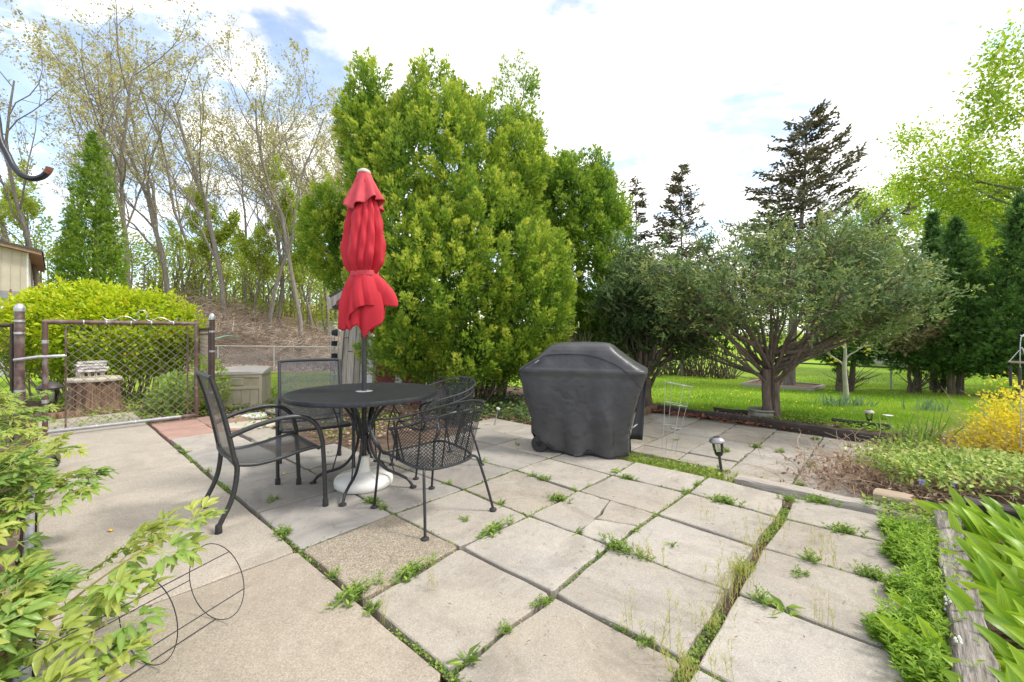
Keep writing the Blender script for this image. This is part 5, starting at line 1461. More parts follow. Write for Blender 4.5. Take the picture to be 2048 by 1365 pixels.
# wind chime on a shepherd's hook at the right border
wcx = at(2042, 700, 3.6)
wch = thing('wind_chime', 'wind chime of dark tubes on a white hook at the right border', 'wind chime', (wcx[0], 3.6, -.05))
def wp(px, py): return at(px, py, 3.6)
MB().tube(smooth_path([wp(2042, 900), wp(2041, 800), wp(2040, 730), wp(2041, 682), wp(2045, 672), wp(2052, 668), wp(2060, 672)], 5), .0035, 8).build('hook', m_galv, wch, world=True)
MB().tube(smooth_path([wp(2041, 671), wp(2046, 673), wp(2052, 668)], 4), .004, 6).build('hook_tip', m_whiteb, wch, world=True)
ring = wp(2046, 725)
MB().lathe([(.075, -.006), (.085, -.006), (.085, .006), (.075, .006), (.075, -.006)], 24, ring).build('ring', m_woodtan, wch, world=True)
for k in range(7):
    a = k / 7 * 6.283
    p_ = ring + np.array([.076 * math.cos(a), .076 * math.sin(a), -.04])
    MB().tube([p_, p_ - [0, 0, .13 + .02 * (k % 3)]], .009, 8).build('tube', m_lampbl, wch, world=True)
for k in range(3):
    a = k / 3 * 6.283 + .4
    MB().tube([wp(2044, 695), ring + np.array([.08 * math.cos(a), .08 * math.sin(a), 0])], .0025, 4).build('cord', m_whiteb, wch, world=True)
# ------------------------------------------------------------------ evergreens
def lobe(px, py, Y, rx, rz, ry):
    c = at(px, py, Y); k = Y / FPX
    return (*c, rx * k, ry, rz * k)
def in_lobe(P, lb, k=1.0):
    c = np.array(lb[:3]); r = np.array(lb[3:]) * k
    return (((P - c) / r) ** 2).sum(1) < 1
def shell_points(rng, lobes, n, zmin, back=.45, tighten=.93):
    w = np.array([(l[3] * l[5] + l[3] * l[4] + l[4] * l[5]) for l in lobes]); w = w / w.sum()
    Ps, Ns = [], []; got = 0
    while got < n:
        k = rng.choice(len(lobes), p=w, size=4 * n)
        d = rnd_dirs(rng, 4 * n)
        c = np.array([lobes[i][:3] for i in k]); r = np.array([lobes[i][3:] for i in k])
        P = c + d * r * rng.uniform(.9, 1.03, (4 * n, 1)); N = nrm(d / r)
        ok = P[:, 2] > zmin
        ok &= (N[:, 1] < .35) | (rng.random(4 * n) < back)
        for j, lb in enumerate(lobes):
            ok &= ~(in_lobe(P, lb, tighten) & (k != j))
        Ps.append(P[ok]); Ns.append(N[ok]); got += ok.sum()
    return np.vstack(Ps)[:n], np.vstack(Ns)[:n]
def plumes(rng, C, Nn, m, L, wd, card, up=.75, tone=(.15, .55), tip=.4):
    """upright tufts of flat sprays, one per shell point"""
    n = len(C)
    ax = nrm(Nn * .6 + np.array([0, 0, up]) + rng.normal(size=(n, 3)) * .22)
    sc = rng.uniform(.65, 1.35, n)
    t = rng.random((n, m)) ** .8
    lat = rng.normal(size=(n, m, 3)); lat -= (lat * ax[:, None]).sum(-1, keepdims=True) * ax[:, None]
    wdt = (wd * (1.05 - t) * sc[:, None])[..., None]
    P = C[:, None] + ax[:, None] * ((t - .45) * L * sc[:, None])[..., None] + lat * wdt * .55
    D = nrm(ax[:, None] * 1.0 + nrm(lat) * .65 + rng.normal(size=(n, m, 3)) * .25)
    N = rng.normal(size=(n, m, 3)) + Nn[:, None] * .8
    tone_ = rng.uniform(tone[0], tone[1], n)[:, None]
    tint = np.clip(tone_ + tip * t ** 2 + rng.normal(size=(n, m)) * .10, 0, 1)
    ln = card * rng.uniform(.7, 1.35, (n, m)) * sc[:, None] ** .5
    return P.reshape(-1, 3), D.reshape(-1, 3), N.reshape(-1, 3), ln.ravel(), (ln * .50).ravel(), tint.ravel()
def fill(rng, lobes, n, card, zmin, k0=.45, k1=.86, tone=(.05, .45)):
    i = rng.integers(0, len(lobes), n)
    c = np.array([lobes[j][:3] for j in i]); r = np.array([lobes[j][3:] for j in i])
    d = rnd_dirs(rng, n)
    P = c + d * r * rng.uniform(k0, k1, (n, 1))
    P = P[P[:, 2] > zmin]; n = len(P)
    D = nrm(rng.normal(size=(n, 3)) + [0, 0, .5])
    ln = card * rng.uniform(.7, 1.5, n)
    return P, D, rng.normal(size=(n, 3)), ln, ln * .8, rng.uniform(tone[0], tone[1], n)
def join(*sets): return [np.concatenate([s[i] for s in sets]) for i in range(6)]
def trunk_path(rng, a, b, r0, r1, n=8, wob=.04):
    a = np.asarray(a, float); b = np.asarray(b, float)
    s = np.linspace(0, 1, n)[:, None]
    P = a + (b - a) * s + np.cumsum(rng.normal(size=(n, 3)), 0) * wob * np.array([1, 1, .2])
    P[0] = a
    return P, r0 + (r1 - r0) * s[:, 0] ** .7

rng = np.random.default_rng(101)
# the big yellow-green evergreen in the middle
big = [lobe(918, 545, 8.0, 195, 205, 1.75), lobe(872, 375, 8.3, 168, 150, 1.5), lobe(700, 480, 9.3, 62, 85, .8), lobe(1042, 615, 8.0, 92, 125, 1.2), lobe(1022, 420, 8.4, 62, 150, .9),
       lobe(745, 240, 8.4, 45, 50, .5), lobe(925, 238, 8.4, 46, 52, .5), lobe(835, 245, 8.6, 50, 42, .5), lobe(815, 690, 7.6, 62, 70, .9), lobe(985, 700, 7.6, 120, 62, 1.0), lobe(765, 330, 8.2, 62, 120, .8), lobe(870, 560, 7.2, 130, 150, 1.1)]
bt = thing('evergreen_tree', 'big yellow green bushy evergreen behind the red umbrella', 'evergreen tree', (-.65, 8.3, -.1))
def clumps(rng, lobes, k, r, h, zmin, sink=.12):
    C, N = shell_points(rng, lobes, k, zmin + .25)
    out = []
    for c, n_ in zip(C, N):
        s_ = rng.uniform(.6, 1.4); q = c - n_ * sink * s_
        out.append((q[0], q[1], q[2], r * s_, r * s_, h * s_ * rng.uniform(.8, 1.25)))
    return out
def shrunk(ls, k): return [(l[0], l[1], l[2], l[3] * k, l[4] * k, l[5] * k) for l in ls]
big = shrunk(big, .93)
bigc = clumps(rng, big, 75, .36, .62, .42)
C, Nn = shell_points(rng, bigc + big, 2100, .42, tighten=.86)
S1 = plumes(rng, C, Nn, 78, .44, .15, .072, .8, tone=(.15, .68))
sprig = [lobe(1032, 205, 8.6, 36, 80, .35), lobe(1040, 290, 8.6, 40, 60, .4)]
C2, N2 = shell_points(rng, sprig, 100, .4, 1.0)
S2 = plumes(rng, C2, N2, 26, .4, .15, .085, .9)
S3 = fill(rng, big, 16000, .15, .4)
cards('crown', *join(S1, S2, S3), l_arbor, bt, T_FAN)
tm = MB()
for k in range(5):
    P, r_ = trunk_path(rng, (-.65 + .22 * (k - 2) + rng.normal() * .05, 8.2 + rng.normal() * .2, -.15), at(790 + 60 * k, 300 + 30 * abs(k - 2), 8.4), .10, .03)
    tm.tube(P, r_, 8)
tm.tube(*trunk_path(rng, at(1010, 420, 8.5), at(1036, 150, 8.6), .03, .008), 6)
tm.build('trunk', m_barkred, bt, world=True)
tw = MB()
for k in range(230):
    x = rng.uniform(-1.5, .1); a = np.array([x * .55 - .3, 7.75 + rng.normal() * .4, rng.uniform(-.05, .45)])
    d = nrm(np.array([rng.normal() * .6 + (x + .6) * .5, -.5 + rng.normal() * .5, .7 + rng.random()]))
    tw.tube(np.array([a, a + d * .25 + rng.normal(size=3) * .03, a + d * rng.uniform(.4, .75)]), [.007, .005, .002], 3)
stuff(tw.build('bare_twigs', m_barkred, bt, world=True, smooth=False))

# its narrower neighbour
sec = [lobe(1165, 540, 10.0, 92, 160, 1.1), lobe(1130, 430, 10.0, 62, 95, .8), lobe(1205, 440, 10.0, 45, 95, .7), lobe(1082, 385, 10.2, 34, 62, .5), lobe(1190, 365, 10.0, 24, 40, .3), lobe(1125, 350, 10.0, 26, 40, .3), lobe(1225, 640, 9.4, 50, 50, .6), lobe(1150, 650, 9.6, 80, 90, .9)]
sec = shrunk(sec, .84)
b2 = thing('evergreen_tree', 'darker green evergreen standing right behind the big yellow green one', 'evergreen tree', (1.5, 10.0, -.15))
C, Nn = shell_points(rng, clumps(rng, sec, 34, .36, .66, .3) + sec, 900, .3, tighten=.86)
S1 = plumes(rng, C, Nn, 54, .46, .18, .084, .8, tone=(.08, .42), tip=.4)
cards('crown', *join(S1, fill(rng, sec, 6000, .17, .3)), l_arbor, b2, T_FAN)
tm = MB()
for k in range(3): tm.tube(*trunk_path(rng, (1.5 + .2 * (k - 1), 10, -.2), at(1130 + 35 * k, 420, 10), .09, .02), 8)
tm.build('trunk', m_barkred, b2, world=True)

def cone_tree(label, base, h, r, n, m_leaf, card=.11, tone=(.1, .5), skirt=.06, tops=None, group=None, trunks=1, bare=.08, p=.85):
    t = thing('cone_evergreen', label, 'evergreen tree', tuple(base), 0, group)
    base = np.asarray(base, float)
    s = 1 - np.sqrt(rng.random(n)); a = rng.uniform(0, 2 * math.pi, n)
    rad = r * np.clip((1 - s) ** p * np.minimum(1, (s + .10) / .16), .02, 1) * (1 + .10 * np.sin(3 * a + 9 * s) + .07 * np.sin(7 * a - 15 * s)) * rng.uniform(.93, 1.05, n)
    P = base + np.column_stack([rad * np.cos(a), rad * np.sin(a), h * (bare + (1 - bare) * s)])
    N = nrm(np.column_stack([np.cos(a), np.sin(a), np.full(n, .3)]))
    keep = (N[:, 1] < .5) | (rng.random(n) < .4)
    P, N = P[keep], N[keep]
    S = plumes(rng, P, N, 22, .30 * r / .9 + .08, .12 * r / .9 + .03, card, .6, tone=tone, tip=.35)
    k = 2500
    s = rng.random(k) ** 1.6; a = rng.uniform(0, 6.28, k); rr_ = r * (1 - s) ** p * rng.uniform(.3, .85, k)
    F_ = (base + np.column_stack([rr_ * np.cos(a), rr_ * np.sin(a), h * (bare + .02 + (1 - bare) * s * .98)]), nrm(rng.normal(size=(k, 3)) + [0, 0, .4]), rng.normal(size=(k, 3)), np.full(k, card * 1.6), np.full(k, card * 1.2), rng.uniform(.0, .4, k))
    cards('crown', *join(S, F_), m_leaf, t, T_FAN)
    tm = MB()
    for q in range(trunks): tm.tube(*trunk_path(rng, base + [(q - (trunks - 1) / 2) * .16, 0, -.2], base + [(q - (trunks - 1) / 2) * .3, 0, h * .7], .10, .02, wob=.02), 8)
    tm.build('trunk', m_barkred, t, world=True)
    return t
cb = at(187, 640, 11.5); zb = tz(cb[0], 11.5)
cone_tree('tall cone shaped green evergreen left of the bright bush', (cb[0], 11.5, zb), at(200, 268, 11.5)[2] - zb, .80, 1400, l_arbcone, .085, tone=(.15, .6), p=.6)
q = at(1912, 788, 11.0); zb = tz(q[0], 11.0)
cone_tree('tall dark cone evergreen by the far fence right of the spreading tree', (q[0], 11, zb), at(1917, 442, 11)[2] - zb, .72, 620, l_arbdk, .11, trunks=2, bare=.16, p=.6)
q = at(1866, 770, 12.5); zb = tz(q[0], 12.5)
cone_tree('slender dark evergreen spire rising just left of the tall dark cone evergreen', (q[0], 12.5, zb), at(1868, 432, 12.5)[2] - zb, .55, 420, l_arbdk, .11, bare=.2, p=.7)
q = at(2042, 760, 10.0); zb = tz(q[0], 10.0)
cone_tree('broad dark evergreen cut off by the right border behind the wind chime', (q[0], 10.0, zb), at(2075, 395, 10)[2] - zb, .88, 700, l_arbdk, .11, bare=.1, p=.7)
# low brownish evergreen with dead sprays, and the dark one behind the sapling
q = at(1828, 778, 11.6); zb = tz(q[0], 11.6)
lo = [lobe(1830, 690, 11.6, 62, 48, .8), lobe(1880, 705, 11.4, 60, 45, .7)]
t = thing('evergreen_shrub', 'low dark evergreen with brown dead sprays below the spreading crown', 'evergreen shrub', (q[0], 11.6, zb))
C, Nn = shell_points(rng, lo, 200, zb + .35)
cards('crown', *join(plumes(rng, C, Nn, 26, .38, .16, .11, .4, tone=(.05, .4)), fill(rng, lo, 1500, .16, zb + .35)), l_arbdk, t, T_FAN)
lb2 = [lobe(1835, 662, 11.1, 48, 26, .4), lobe(1800, 680, 11.0, 28, 18, .3)]
C, Nn = shell_points(rng, lb2, 70, zb)
cards('dead_sprays', *plumes(rng, C, Nn, 26, .34, .18, .10, .5, tone=(.3, .7)), l_brownev, t, T_FAN)
tm = MB()
for x, lean in ((-.08, -.1), (.02, .05), (.12, .15), (.55, .0), (.75, .12)): tm.tube(*trunk_path(rng, (q[0] + x, 11.6, zb - .1), (q[0] + x + lean, 11.6, zb + 1.2), .055, .03, wob=.02), 7)
for k in range(50):
    x = rng.choice([0.0, .65]); a = np.array([q[0] + x, 11.5, zb + rng.uniform(.05, .3)]); d = nrm(np.array([rng.normal(), -.3 + rng.normal() * .4, .6 + rng.random() * .5]))
    tm.tube([a, a + d * rng.uniform(.4, .9)], [.014, .005], 4)
tm.build('trunk', m_barkred, t, world=True)
q = at(1690, 762, 12.2); zb = tz(q[0], 12.2)
dk = [lobe(1690, 665, 12.2, 60, 60, .9), lobe(1660, 690, 12.2, 40, 30, .5), lobe(1725, 690, 12.2, 35, 26, .5)]
t = thing('evergreen_shrub', 'dark evergreen with a thick black trunk behind the pale sapling', 'evergreen shrub', (q[0], 12.2, zb))
C, Nn = shell_points(rng, dk, 200, zb + .5)
cards('crown', *join(plumes(rng, C, Nn, 24, .38, .16, .12, .4, tone=(0, .35)), fill(rng, dk, 1500, .16, zb + .4)), l_arbdk, t, T_FAN)
tm = MB(); tm.tube(*trunk_path(rng, (q[0] - .05, 12.2, zb - .1), (q[0] - .1, 12.2, zb + 1.6), .17, .1, wob=.02), 9); tm.tube(*trunk_path(rng, (q[0] + .15, 12.2, zb - .1), (q[0] + .35, 12.2, zb + 1.4), .09, .05, wob=.02), 8)
for k in range(40):
    a = np.array([q[0] + rng.normal() * .1, 12.1, zb + rng.uniform(.05, .3)]); d = nrm(np.array([rng.normal(), -.3, .4 + rng.random() * .4])); tm.tube([a, a + d * rng.uniform(.4, .9)], [.012, .004], 4)
tm.build('trunk', m_barkred, t, world=True)

# ------------------------------------------------------------------ spreading yews: many limbs from one short bole
def yew(label, base, fork, ends, bole_r, pads, m_leaf, card, tone=(.1, .6), cat='tree', name='spreading_tree', pad_r=.26, tmin=.45, gnarl=.05, bole_n=4):
    t = thing(name, label, cat, tuple(base))
    base = np.asarray(base, float); fork = np.asarray(fork, float)
    tb = MB()
    for k in range(bole_n):
        a = k / bole_n * 6.283 + .5
        off = np.array([math.cos(a), math.sin(a), 0]) * bole_r * .55
        P, r_ = trunk_path(rng, base + off * 1.15 - [0, 0, .15], fork + off * 1.2 + [0, 0, rng.uniform(-.1, .15)], bole_r * .62, bole_r * .5, 7, .012)
        tb.tube(P, r_, 9)
    tb.build('trunk', m_barkred, t, world=True)
    lm = MB(); PP = []
    for e, r0 in ends:
        e = np.asarray(e, float)
        d0 = nrm((e - fork) * np.array([1, 1, .5]))
        a = fork + np.array([d0[0], d0[1], 0]) * bole_r * .5 + [0, 0, rng.uniform(-.26, .34)]
        s = np.linspace(0, 1, 11)[:, None]
        mid = a + (e - a) * .5 + np.array([0, 0, -.10 * np.linalg.norm((e - a)[:2])])
        P = a * (1 - s) ** 2 + 2 * mid * s * (1 - s) + e * s ** 2
        P[1:] += np.cumsum(rng.normal(size=(10, 3)), 0) * gnarl * .35
        lm.tube(P, r0 * (1 - s[:, 0] * .85), 7)
        f = lambda q: P[min(9, int(q * 10))] + (P[min(9, int(q * 10)) + 1] - P[min(9, int(q * 10))]) * (q * 10 - min(9, int(q * 10)))
        for k in range(pads):
            q = tmin + (1 - tmin) * rng.random() ** .7
            o = rng.normal(size=3) * pad_r * np.array([1, 1, .6]) + [0, 0, .06]
            PP.append((f(q) + o, nrm(e - a), q))
            if k % 3 == 0: lm.tube([f(q * .93), f(q * .95) + o * .5 + [0, 0, -.02], f(q) + o], [.009, .006, .003], 4)
    lm.build('limbs', m_barkred, t, world=True)
    n = len(PP); m = 17
    C = np.array([p[0] for p in PP]); A = np.array([p[1] for p in PP])
    A = nrm(A * .6 + rng.normal(size=(n, 3)) * .55 + np.array([0, 0, .12]))
    tt = rng.uniform(-.5, 1, (n, m)); side = rng.choice([-1, 1], (n, m))
    S = nrm(np.cross(A, np.array([0, 0, 1.0]) + rng.normal(size=(n, 3)) * .35))
    Ppos = C[:, None] + A[:, None] * (tt * .17)[..., None] + S[:, None] * (side * .02)[..., None] + rng.normal(size=(n, m, 3)) * .035
    D = nrm(A[:, None] * .9 + S[:, None] * side[..., None] * .8 + np.array([0, 0, .05]) + rng.normal(size=(n, m, 3)) * .3)
    N = np.array([0, 0, 1.0]) + rng.normal(size=(n, m, 3)) * .55
    tint = np.clip(rng.uniform(tone[0], tone[1], n)[:, None] + .28 * np.clip(tt, 0, 1) ** 2 + rng.normal(size=(n, m)) * .12 + (rng.random((n, m)) < .03) * .4, 0, 1)
    ln = card * rng.uniform(.65, 1.4, (n, m))
    cards('crown', Ppos.reshape(-1, 3), D.reshape(-1, 3), N.reshape(-1, 3), ln.ravel(), ln.ravel() * .5, tint.ravel(), m_leaf, t, T_NEEDLE)
    return t
yb = G(1547, 840, -.12)
fork = at(1543, 745, 6.6)
ends = []
for k in range(38):
    a = rng.uniform(0, 2 * math.pi); rad = rng.random() ** .5
    rx = 1.95 if math.cos(a) > 0 else 2.1
    x = fork[0] + .22 + rx * rad * math.cos(a); y = 6.6 + 2.0 * rad * math.sin(a) + .1
    z = 2.80 - 1.15 * rad ** 2.1 + rng.normal() * .17 - .25 * (rad > .8)
    if math.sin(a) < -.2 and rad > .6: z += .1
    ends.append(((x, y, z), rng.uniform(.015, .030)))
for px, py, dy in ((1290, 560, .2), (1330, 520, -.2), (1380, 470, .3), (1820, 575, .2), (1845, 550, -.1), (1800, 515, .3), (1780, 605, -.2), (1760, 460, 0), (1690, 440, .2), (1790, 485, .0), (1780, 640, -.6), (1800, 590, .5), (1340, 610, -.2), (1400, 600, .4)):
    ends.append((at(px, py, 6.6 + dy), .034))
yew('wide spreading dark evergreen tree with many limbs rising from one bole beside the lower patio', (yb[0], 6.6, -.14), fork, ends, .125, 48, l_yew, .070, tone=(.15, .85), pad_r=.20, tmin=.56)
yb2 = G(1285, 812, -.1); yb2[1] = 8.1
fork2 = at(1285, 760, 8.1)
ends = []
for k in range(40):
    a = rng.uniform(0, 2 * math.pi); rad = rng.random() ** .5
    x = at(1318, 600, 8.1)[0] + 1.05 * rad * math.cos(a); y = 8.2 + 1.1 * rad * math.sin(a)
    z = 2.5 - .95 * rad ** 2 + rng.normal() * .2
    ends.append(((x, y, z), rng.uniform(.025, .05)))
for px, py in ((1400, 660), (1430, 690), (1380, 640), (1440, 640), (1270, 560), (1250, 610)): ends.append((at(px, py, 8.1), .04))
yew('dark gnarled evergreen tree with bent limbs just behind the covered grill', (at(1287, 800, 8.1)[0], 8.1, -.15), fork2, ends, .15, 36, l_yew, .095, tone=(.0, .5), name='gnarled_evergreen', gnarl=.11, tmin=.4)

# ------------------------------------------------------------------ sparse conifers against the sky
def conifer(label, base, top, spread, nwh, card, lean_tip=0.0, up=.12, bare=.25, dens=1.0, group=None, trunk_r=.11):
    base = np.asarray(base, float); top = np.asarray(top, float)
    t = thing('sparse_conifer', label, 'conifer', tuple(base), 0, group)
    P, r_ = trunk_path(rng, base - [0, 0, .2], top, trunk_r, .012, 14, .02)
    P[-1] = top
    tb = MB().tube(P, r_, 8)
    br = MB(); CP, CD, CN, CL, CT = [], [], [], [], []
    H_ = top[2] - base[2]
    for k in range(nwh):
        s = bare + (1 - bare) * (k + rng.random()) / nwh
        f = s * 13; i = min(12, int(f)); p0 = P[i] + (P[i + 1] - P[i]) * (f - i)
        L = spread * (1.03 - s) ** .62 * rng.uniform(.55, 1.1)
        a = rng.uniform(0, 6.283)
        d = np.array([math.cos(a), math.sin(a), up + rng.normal() * .1 + .35 * max(0, math.cos(a)) * lean_tip])
        ss = np.linspace(0, 1, 6)[:, None]
        Q = p0 + d * L * ss + np.array([0, 0, 1.0]) * (-.10 * L * ss + .24 * L * ss ** 2) + np.cumsum(rng.normal(size=(6, 3)), 0) * .02
        br.tube(Q, .022 * L / spread * 1.6 * (1 - .85 * ss[:, 0]) + .004, 4)
        n = int(34 * L * dens) + 5
        q = rng.uniform(.18, 1, n)
        f2 = q * 5; ii = np.minimum(4, f2.astype(int)); C = Q[ii] + (Q[ii + 1] - Q[ii]) * (f2 - ii)[:, None]
        side = rng.choice([-1, 1], n); dd = nrm(d); sv = nrm(np.cross(dd, [0, 0, 1.0]))
        o = sv * (side * rng.uniform(0, .22, n) * L * .55 * (1.1 - q))[:, None]
        CP.append(C + o + rng.normal(size=(n, 3)) * .03)
        CD.append(nrm(dd * .8 + sv * side[:, None] * .8 + np.array([0, 0, .1]) + rng.normal(size=(n, 3)) * .35)); CN.append(np.array([0, 0, 1.0]) + rng.normal(size=(n, 3)) * .5)
        CL.append(card * rng.uniform(.6, 1.4, n)); CT.append(rng.uniform(0, 1, n))
    tb.build('trunk', m_barkgrey, t, world=True); br.build('limbs', m_bark, t, world=True, smooth=False)
    L_ = np.concatenate(CL)
    cards('crown', np.vstack(CP), np.vstack(CD), np.vstack(CN), L_, L_ * .5, np.concatenate(CT), l_conif, t, T_NEEDLE)
q = cs[0] * .5 + cs[2] * .5 + np.array([.15, .1, 0])
YC = q[1]
conifer('tallest sparse dark conifer with up-swept branches rising from the raised bed', (at(1578, 700, YC)[0], YC, q[2]), at(1612, 235, YC), 3.9, 130, .22, 1.0, .10, .32, .95, trunk_r=.2)
kk = at(1555, 290, YC)
q = at(1365, 720, 19); conifer('middle of three sparse conifers, pointed, left of the tallest one', (q[0], 19, tz(q[0], 19)), at(1362, 335, 19), 2.5, 120, .22, 0, .05, .25, 1.05)
q = at(1272, 720, 20); conifer('narrow sparse conifer leftmost of the three against the sky', (q[0], 20, tz(q[0], 20)), at(1272, 362, 20), 1.9, 90, .22, 0, .05, .25, 1.0)

# ------------------------------------------------------------------ leafless and leafing trees
def grow(rng, H_, r0, lean=(0, 0), nb=(9, 6, 5), up=.25, first=.3, kink=.10, spread=(28, 58), tip_n=3, twr=.010, k0=.50):
    """branch polylines of one tree: (path, radii, level), and the twig ends"""
    out = []; tips = []
    def go(p, d, L, r, lvl):
        n = (10, 7, 5, 3)[lvl]
        P = [p]; seg = L / (n - 1)
        for i in range(n - 1):
            d = nrm(d + rng.normal(size=3) * kink * (1.0 if lvl == 0 else 1.5) + np.array([0, 0, up * (.3 if lvl == 0 else .5)]) * .35)
            P.append(P[-1] + d * seg)
        P = np.array(P); rr_ = r * (1 - np.linspace(0, 1, n) * (.72 if lvl < 3 else .6))
        out.append((P, rr_, lvl))
        if lvl == 3:
            tips.append((P[-1], nrm(P[-1] - P[-2]))); tips.append((P[1], nrm(P[-1] - P[-2]))); return
        k = nb[lvl] if lvl < len(nb) else tip_n
        for c in range(k):
            s = (first if lvl == 0 else .22) + (1 - (first if lvl == 0 else .22)) * (c + rng.random() * .8) / k
            f = s * (n - 1); i = min(n - 2, int(f)); q = P[i] + (P[i + 1] - P[i]) * (f - i)
            dd = nrm(P[i + 1] - P[i])
            ax = nrm(np.cross(dd, rng.normal(size=3)))
            a = R(rng.uniform(*spread)) * (.8 if lvl else 1)
            nd = dd * math.cos(a) + ax * math.sin(a)
            if lvl == 0: nd = nrm(nd + np.array([0, 0, .25]))
            l2 = L * (k0 if lvl == 0 else .48 if lvl == 1 else .42) * (1.1 - .45 * s) * rng.uniform(.75, 1.2)
            go(q, nd, l2, max(twr * .5, rr_[i] * (.55 if lvl == 0 else .6)), lvl + 1)
        tips.append((P[-1], nrm(P[-1] - P[-2])))
    go(np.zeros(3), nrm(np.array([lean[0], lean[1], 1.0])), H_, r0, 0)
    return out, tips
def tree_meshes(seed, H_, r0, lean, nb, bud, nleaf, m_b, m_l, spread_leaf=.12, **k):
    r = np.random.default_rng(seed)
    br, tips = grow(r, H_, r0, lean, nb, **k)
    mb = MB()
    for P, rad, lvl in br: mb.tube(P, rad, (9, 5, 4, 3)[lvl], cap=False)
    V = np.vstack(mb.V)
    lo = np.concatenate([np.array(f) for f in mb.Fc]); si = np.array([len(f) for f in mb.Fc])
    me1 = raw_mesh('trunk', V, lo, si, None, [m_b], smooth=True)
    T_ = np.array([t[0] for t in tips]); Dt = np.array([t[1] for t in tips])
    i = r.integers(0, len(T_), nleaf)
    P = T_[i] + r.normal(size=(nleaf, 3)) * spread_leaf - Dt[i] * (r.random(nleaf) * .35)[:, None]
    L = bud * r.uniform(.6, 1.5, nleaf)
    V, lo, si, tt = cards_arrays(P, nrm(Dt[i] + r.normal(size=(nleaf, 3)) * .9), r.normal(size=(nleaf, 3)), L, L * .62, r.random(nleaf), T_LEAF)
    me2 = raw_mesh('crown', V, lo, si, {'tint': tt}, [m_l])
    return me1, me2
VAR = [tree_meshes(200 + k, h * .86, r0 * .52, lean, nb, .13, 2600, m_barkgrey, l_bud, up=u) for k, (h, r0, lean, nb, u) in enumerate((
    (17.0, .34, (-.16, 0), (9, 6, 5), .3), (18.5, .30, (-.05, .05), (10, 6, 5), .5), (16.0, .26, (-.28, 0), (8, 6, 5), .35), (17.5, .24, (.03, 0), (9, 5, 5), .55), (14.0, .2, (-.1, 0), (9, 6, 4), .4)))]
VARG = [tree_meshes(260 + k, h * .62, r0 * .7, lean, nb, .17, 6500, m_barkgrey, l_budgr, up=.5) for k, (h, r0, lean, nb) in enumerate(((13.0, .18, (-.05, 0), (9, 6, 5)), (11.0, .15, (.06, 0), (9, 6, 5))))]
spots = [  # photograph column of the foot, distance, variant, turn, scale, words
    (455, 27, 0, 0.0, 1.02, 'thick forked bare tree leaning left above the brush pile'),
    (540, 26.5, 3, 1.0, 1.0, 'pale straight trunked bare tree rising from the brush pile'),
    (602, 26, 1, 2.2, .95, 'curved bare tree at the right end of the brush pile'),
    (272, 25, 1, 4.1, .98, 'bare tree rising just right of the cone shaped evergreen'),
    (345, 28, 0, 5.2, .98, 'bare tree with two stems above the middle of the bright bush'),
    (655, 31, 3, 3.3, .95, 'slim bare tree left of the old shed'),
    (492, 32, 4, 2.0, 1.15, 'slender bare tree between the forked tree and the pale straight one'),
    (100, 24, 2, .4, 1.0, 'bare tree with long left leaning limbs beside the beige house'),
    (180, 29, 1, .9, 1.0, 'tall bare tree directly behind the cone shaped evergreen'),
    (30, 30, 0, 2.8, 1.05, 'tall bare tree behind the beige house'),
    (-70, 26, 2, .2, 1.1, 'bare tree beyond the left border whose limbs reach into the picture'),
    (392, 35, 3, 4.4, 1.15, 'tall bare tree farther back above the right end of the bright bush'),
    (225, 34, 3, 5.9, 1.1, 'distant bare tree close to the right flank of the cone shaped evergreen'),
    (318, 37, 1, 1.7, 1.1, 'farthest bare tree above the bright bush'),
    (574, 36, 1, 3.6, 1.0, 'distant bare tree between the pale straight tree and the curved one'),
    (700, 33, 0, 1.4, .9, 'bare tree whose top shows beside the upper left of the big evergreen'),
    (738, 29, 4, 3.0, 1.1, 'bare tree mostly hidden behind the red umbrella and the big evergreen')]
spots += [(px, Y, v, rz, sc_, 'thin bare tree at the back of the wood, ' + w_ + ' of them') for px, Y, v, rz, sc_, w_ in ((140, 40, 4, .5, 1.1, 'leftmost'), (250, 41, 2, 1.5, 1.0, 'second from the left'), (365, 42, 4, 2.5, 1.15, 'third from the left'), (430, 40, 2, 3.5, 1.0, 'fourth from the left'), (520, 41, 4, 4.5, 1.1, 'fifth from the left'), (590, 42, 2, 5.5, 1.05, 'sixth from the left'), (640, 40, 4, .9, 1.0, 'seventh from the left'), (685, 41, 2, 1.9, 1.0, 'rightmost'))]
spots += [(px, Y, v, rz, sc_, w_) for px, Y, v, rz, sc_, w_ in ((615, 34, 3, 2.0, .8, 'straight bare tree just left of the big evergreen'), (560, 32, 4, .7, 1.0, 'small bare tree right of the pale straight trunked one'), (675, 36, 1, 4.6, .85, 'pale bare tree touching the left edge of the big evergreen'))]
woods_bare = 'bare budding trees at the wood edge'
for k, (px, Y, v, rz, sc_, words_) in enumerate(spots):
    x = (px - 1024) / FPX * Y
    t = thing('bare_tree', words_, 'tree', (x, Y, tz(x, Y) - .15), rz if v not in (0, 2) else rz * .12, woods_bare)
    t.scale = (sc_, sc_, sc_)
    link('trunk', VAR[v][0], None, t); link('crown', VAR[v][1], None, t)
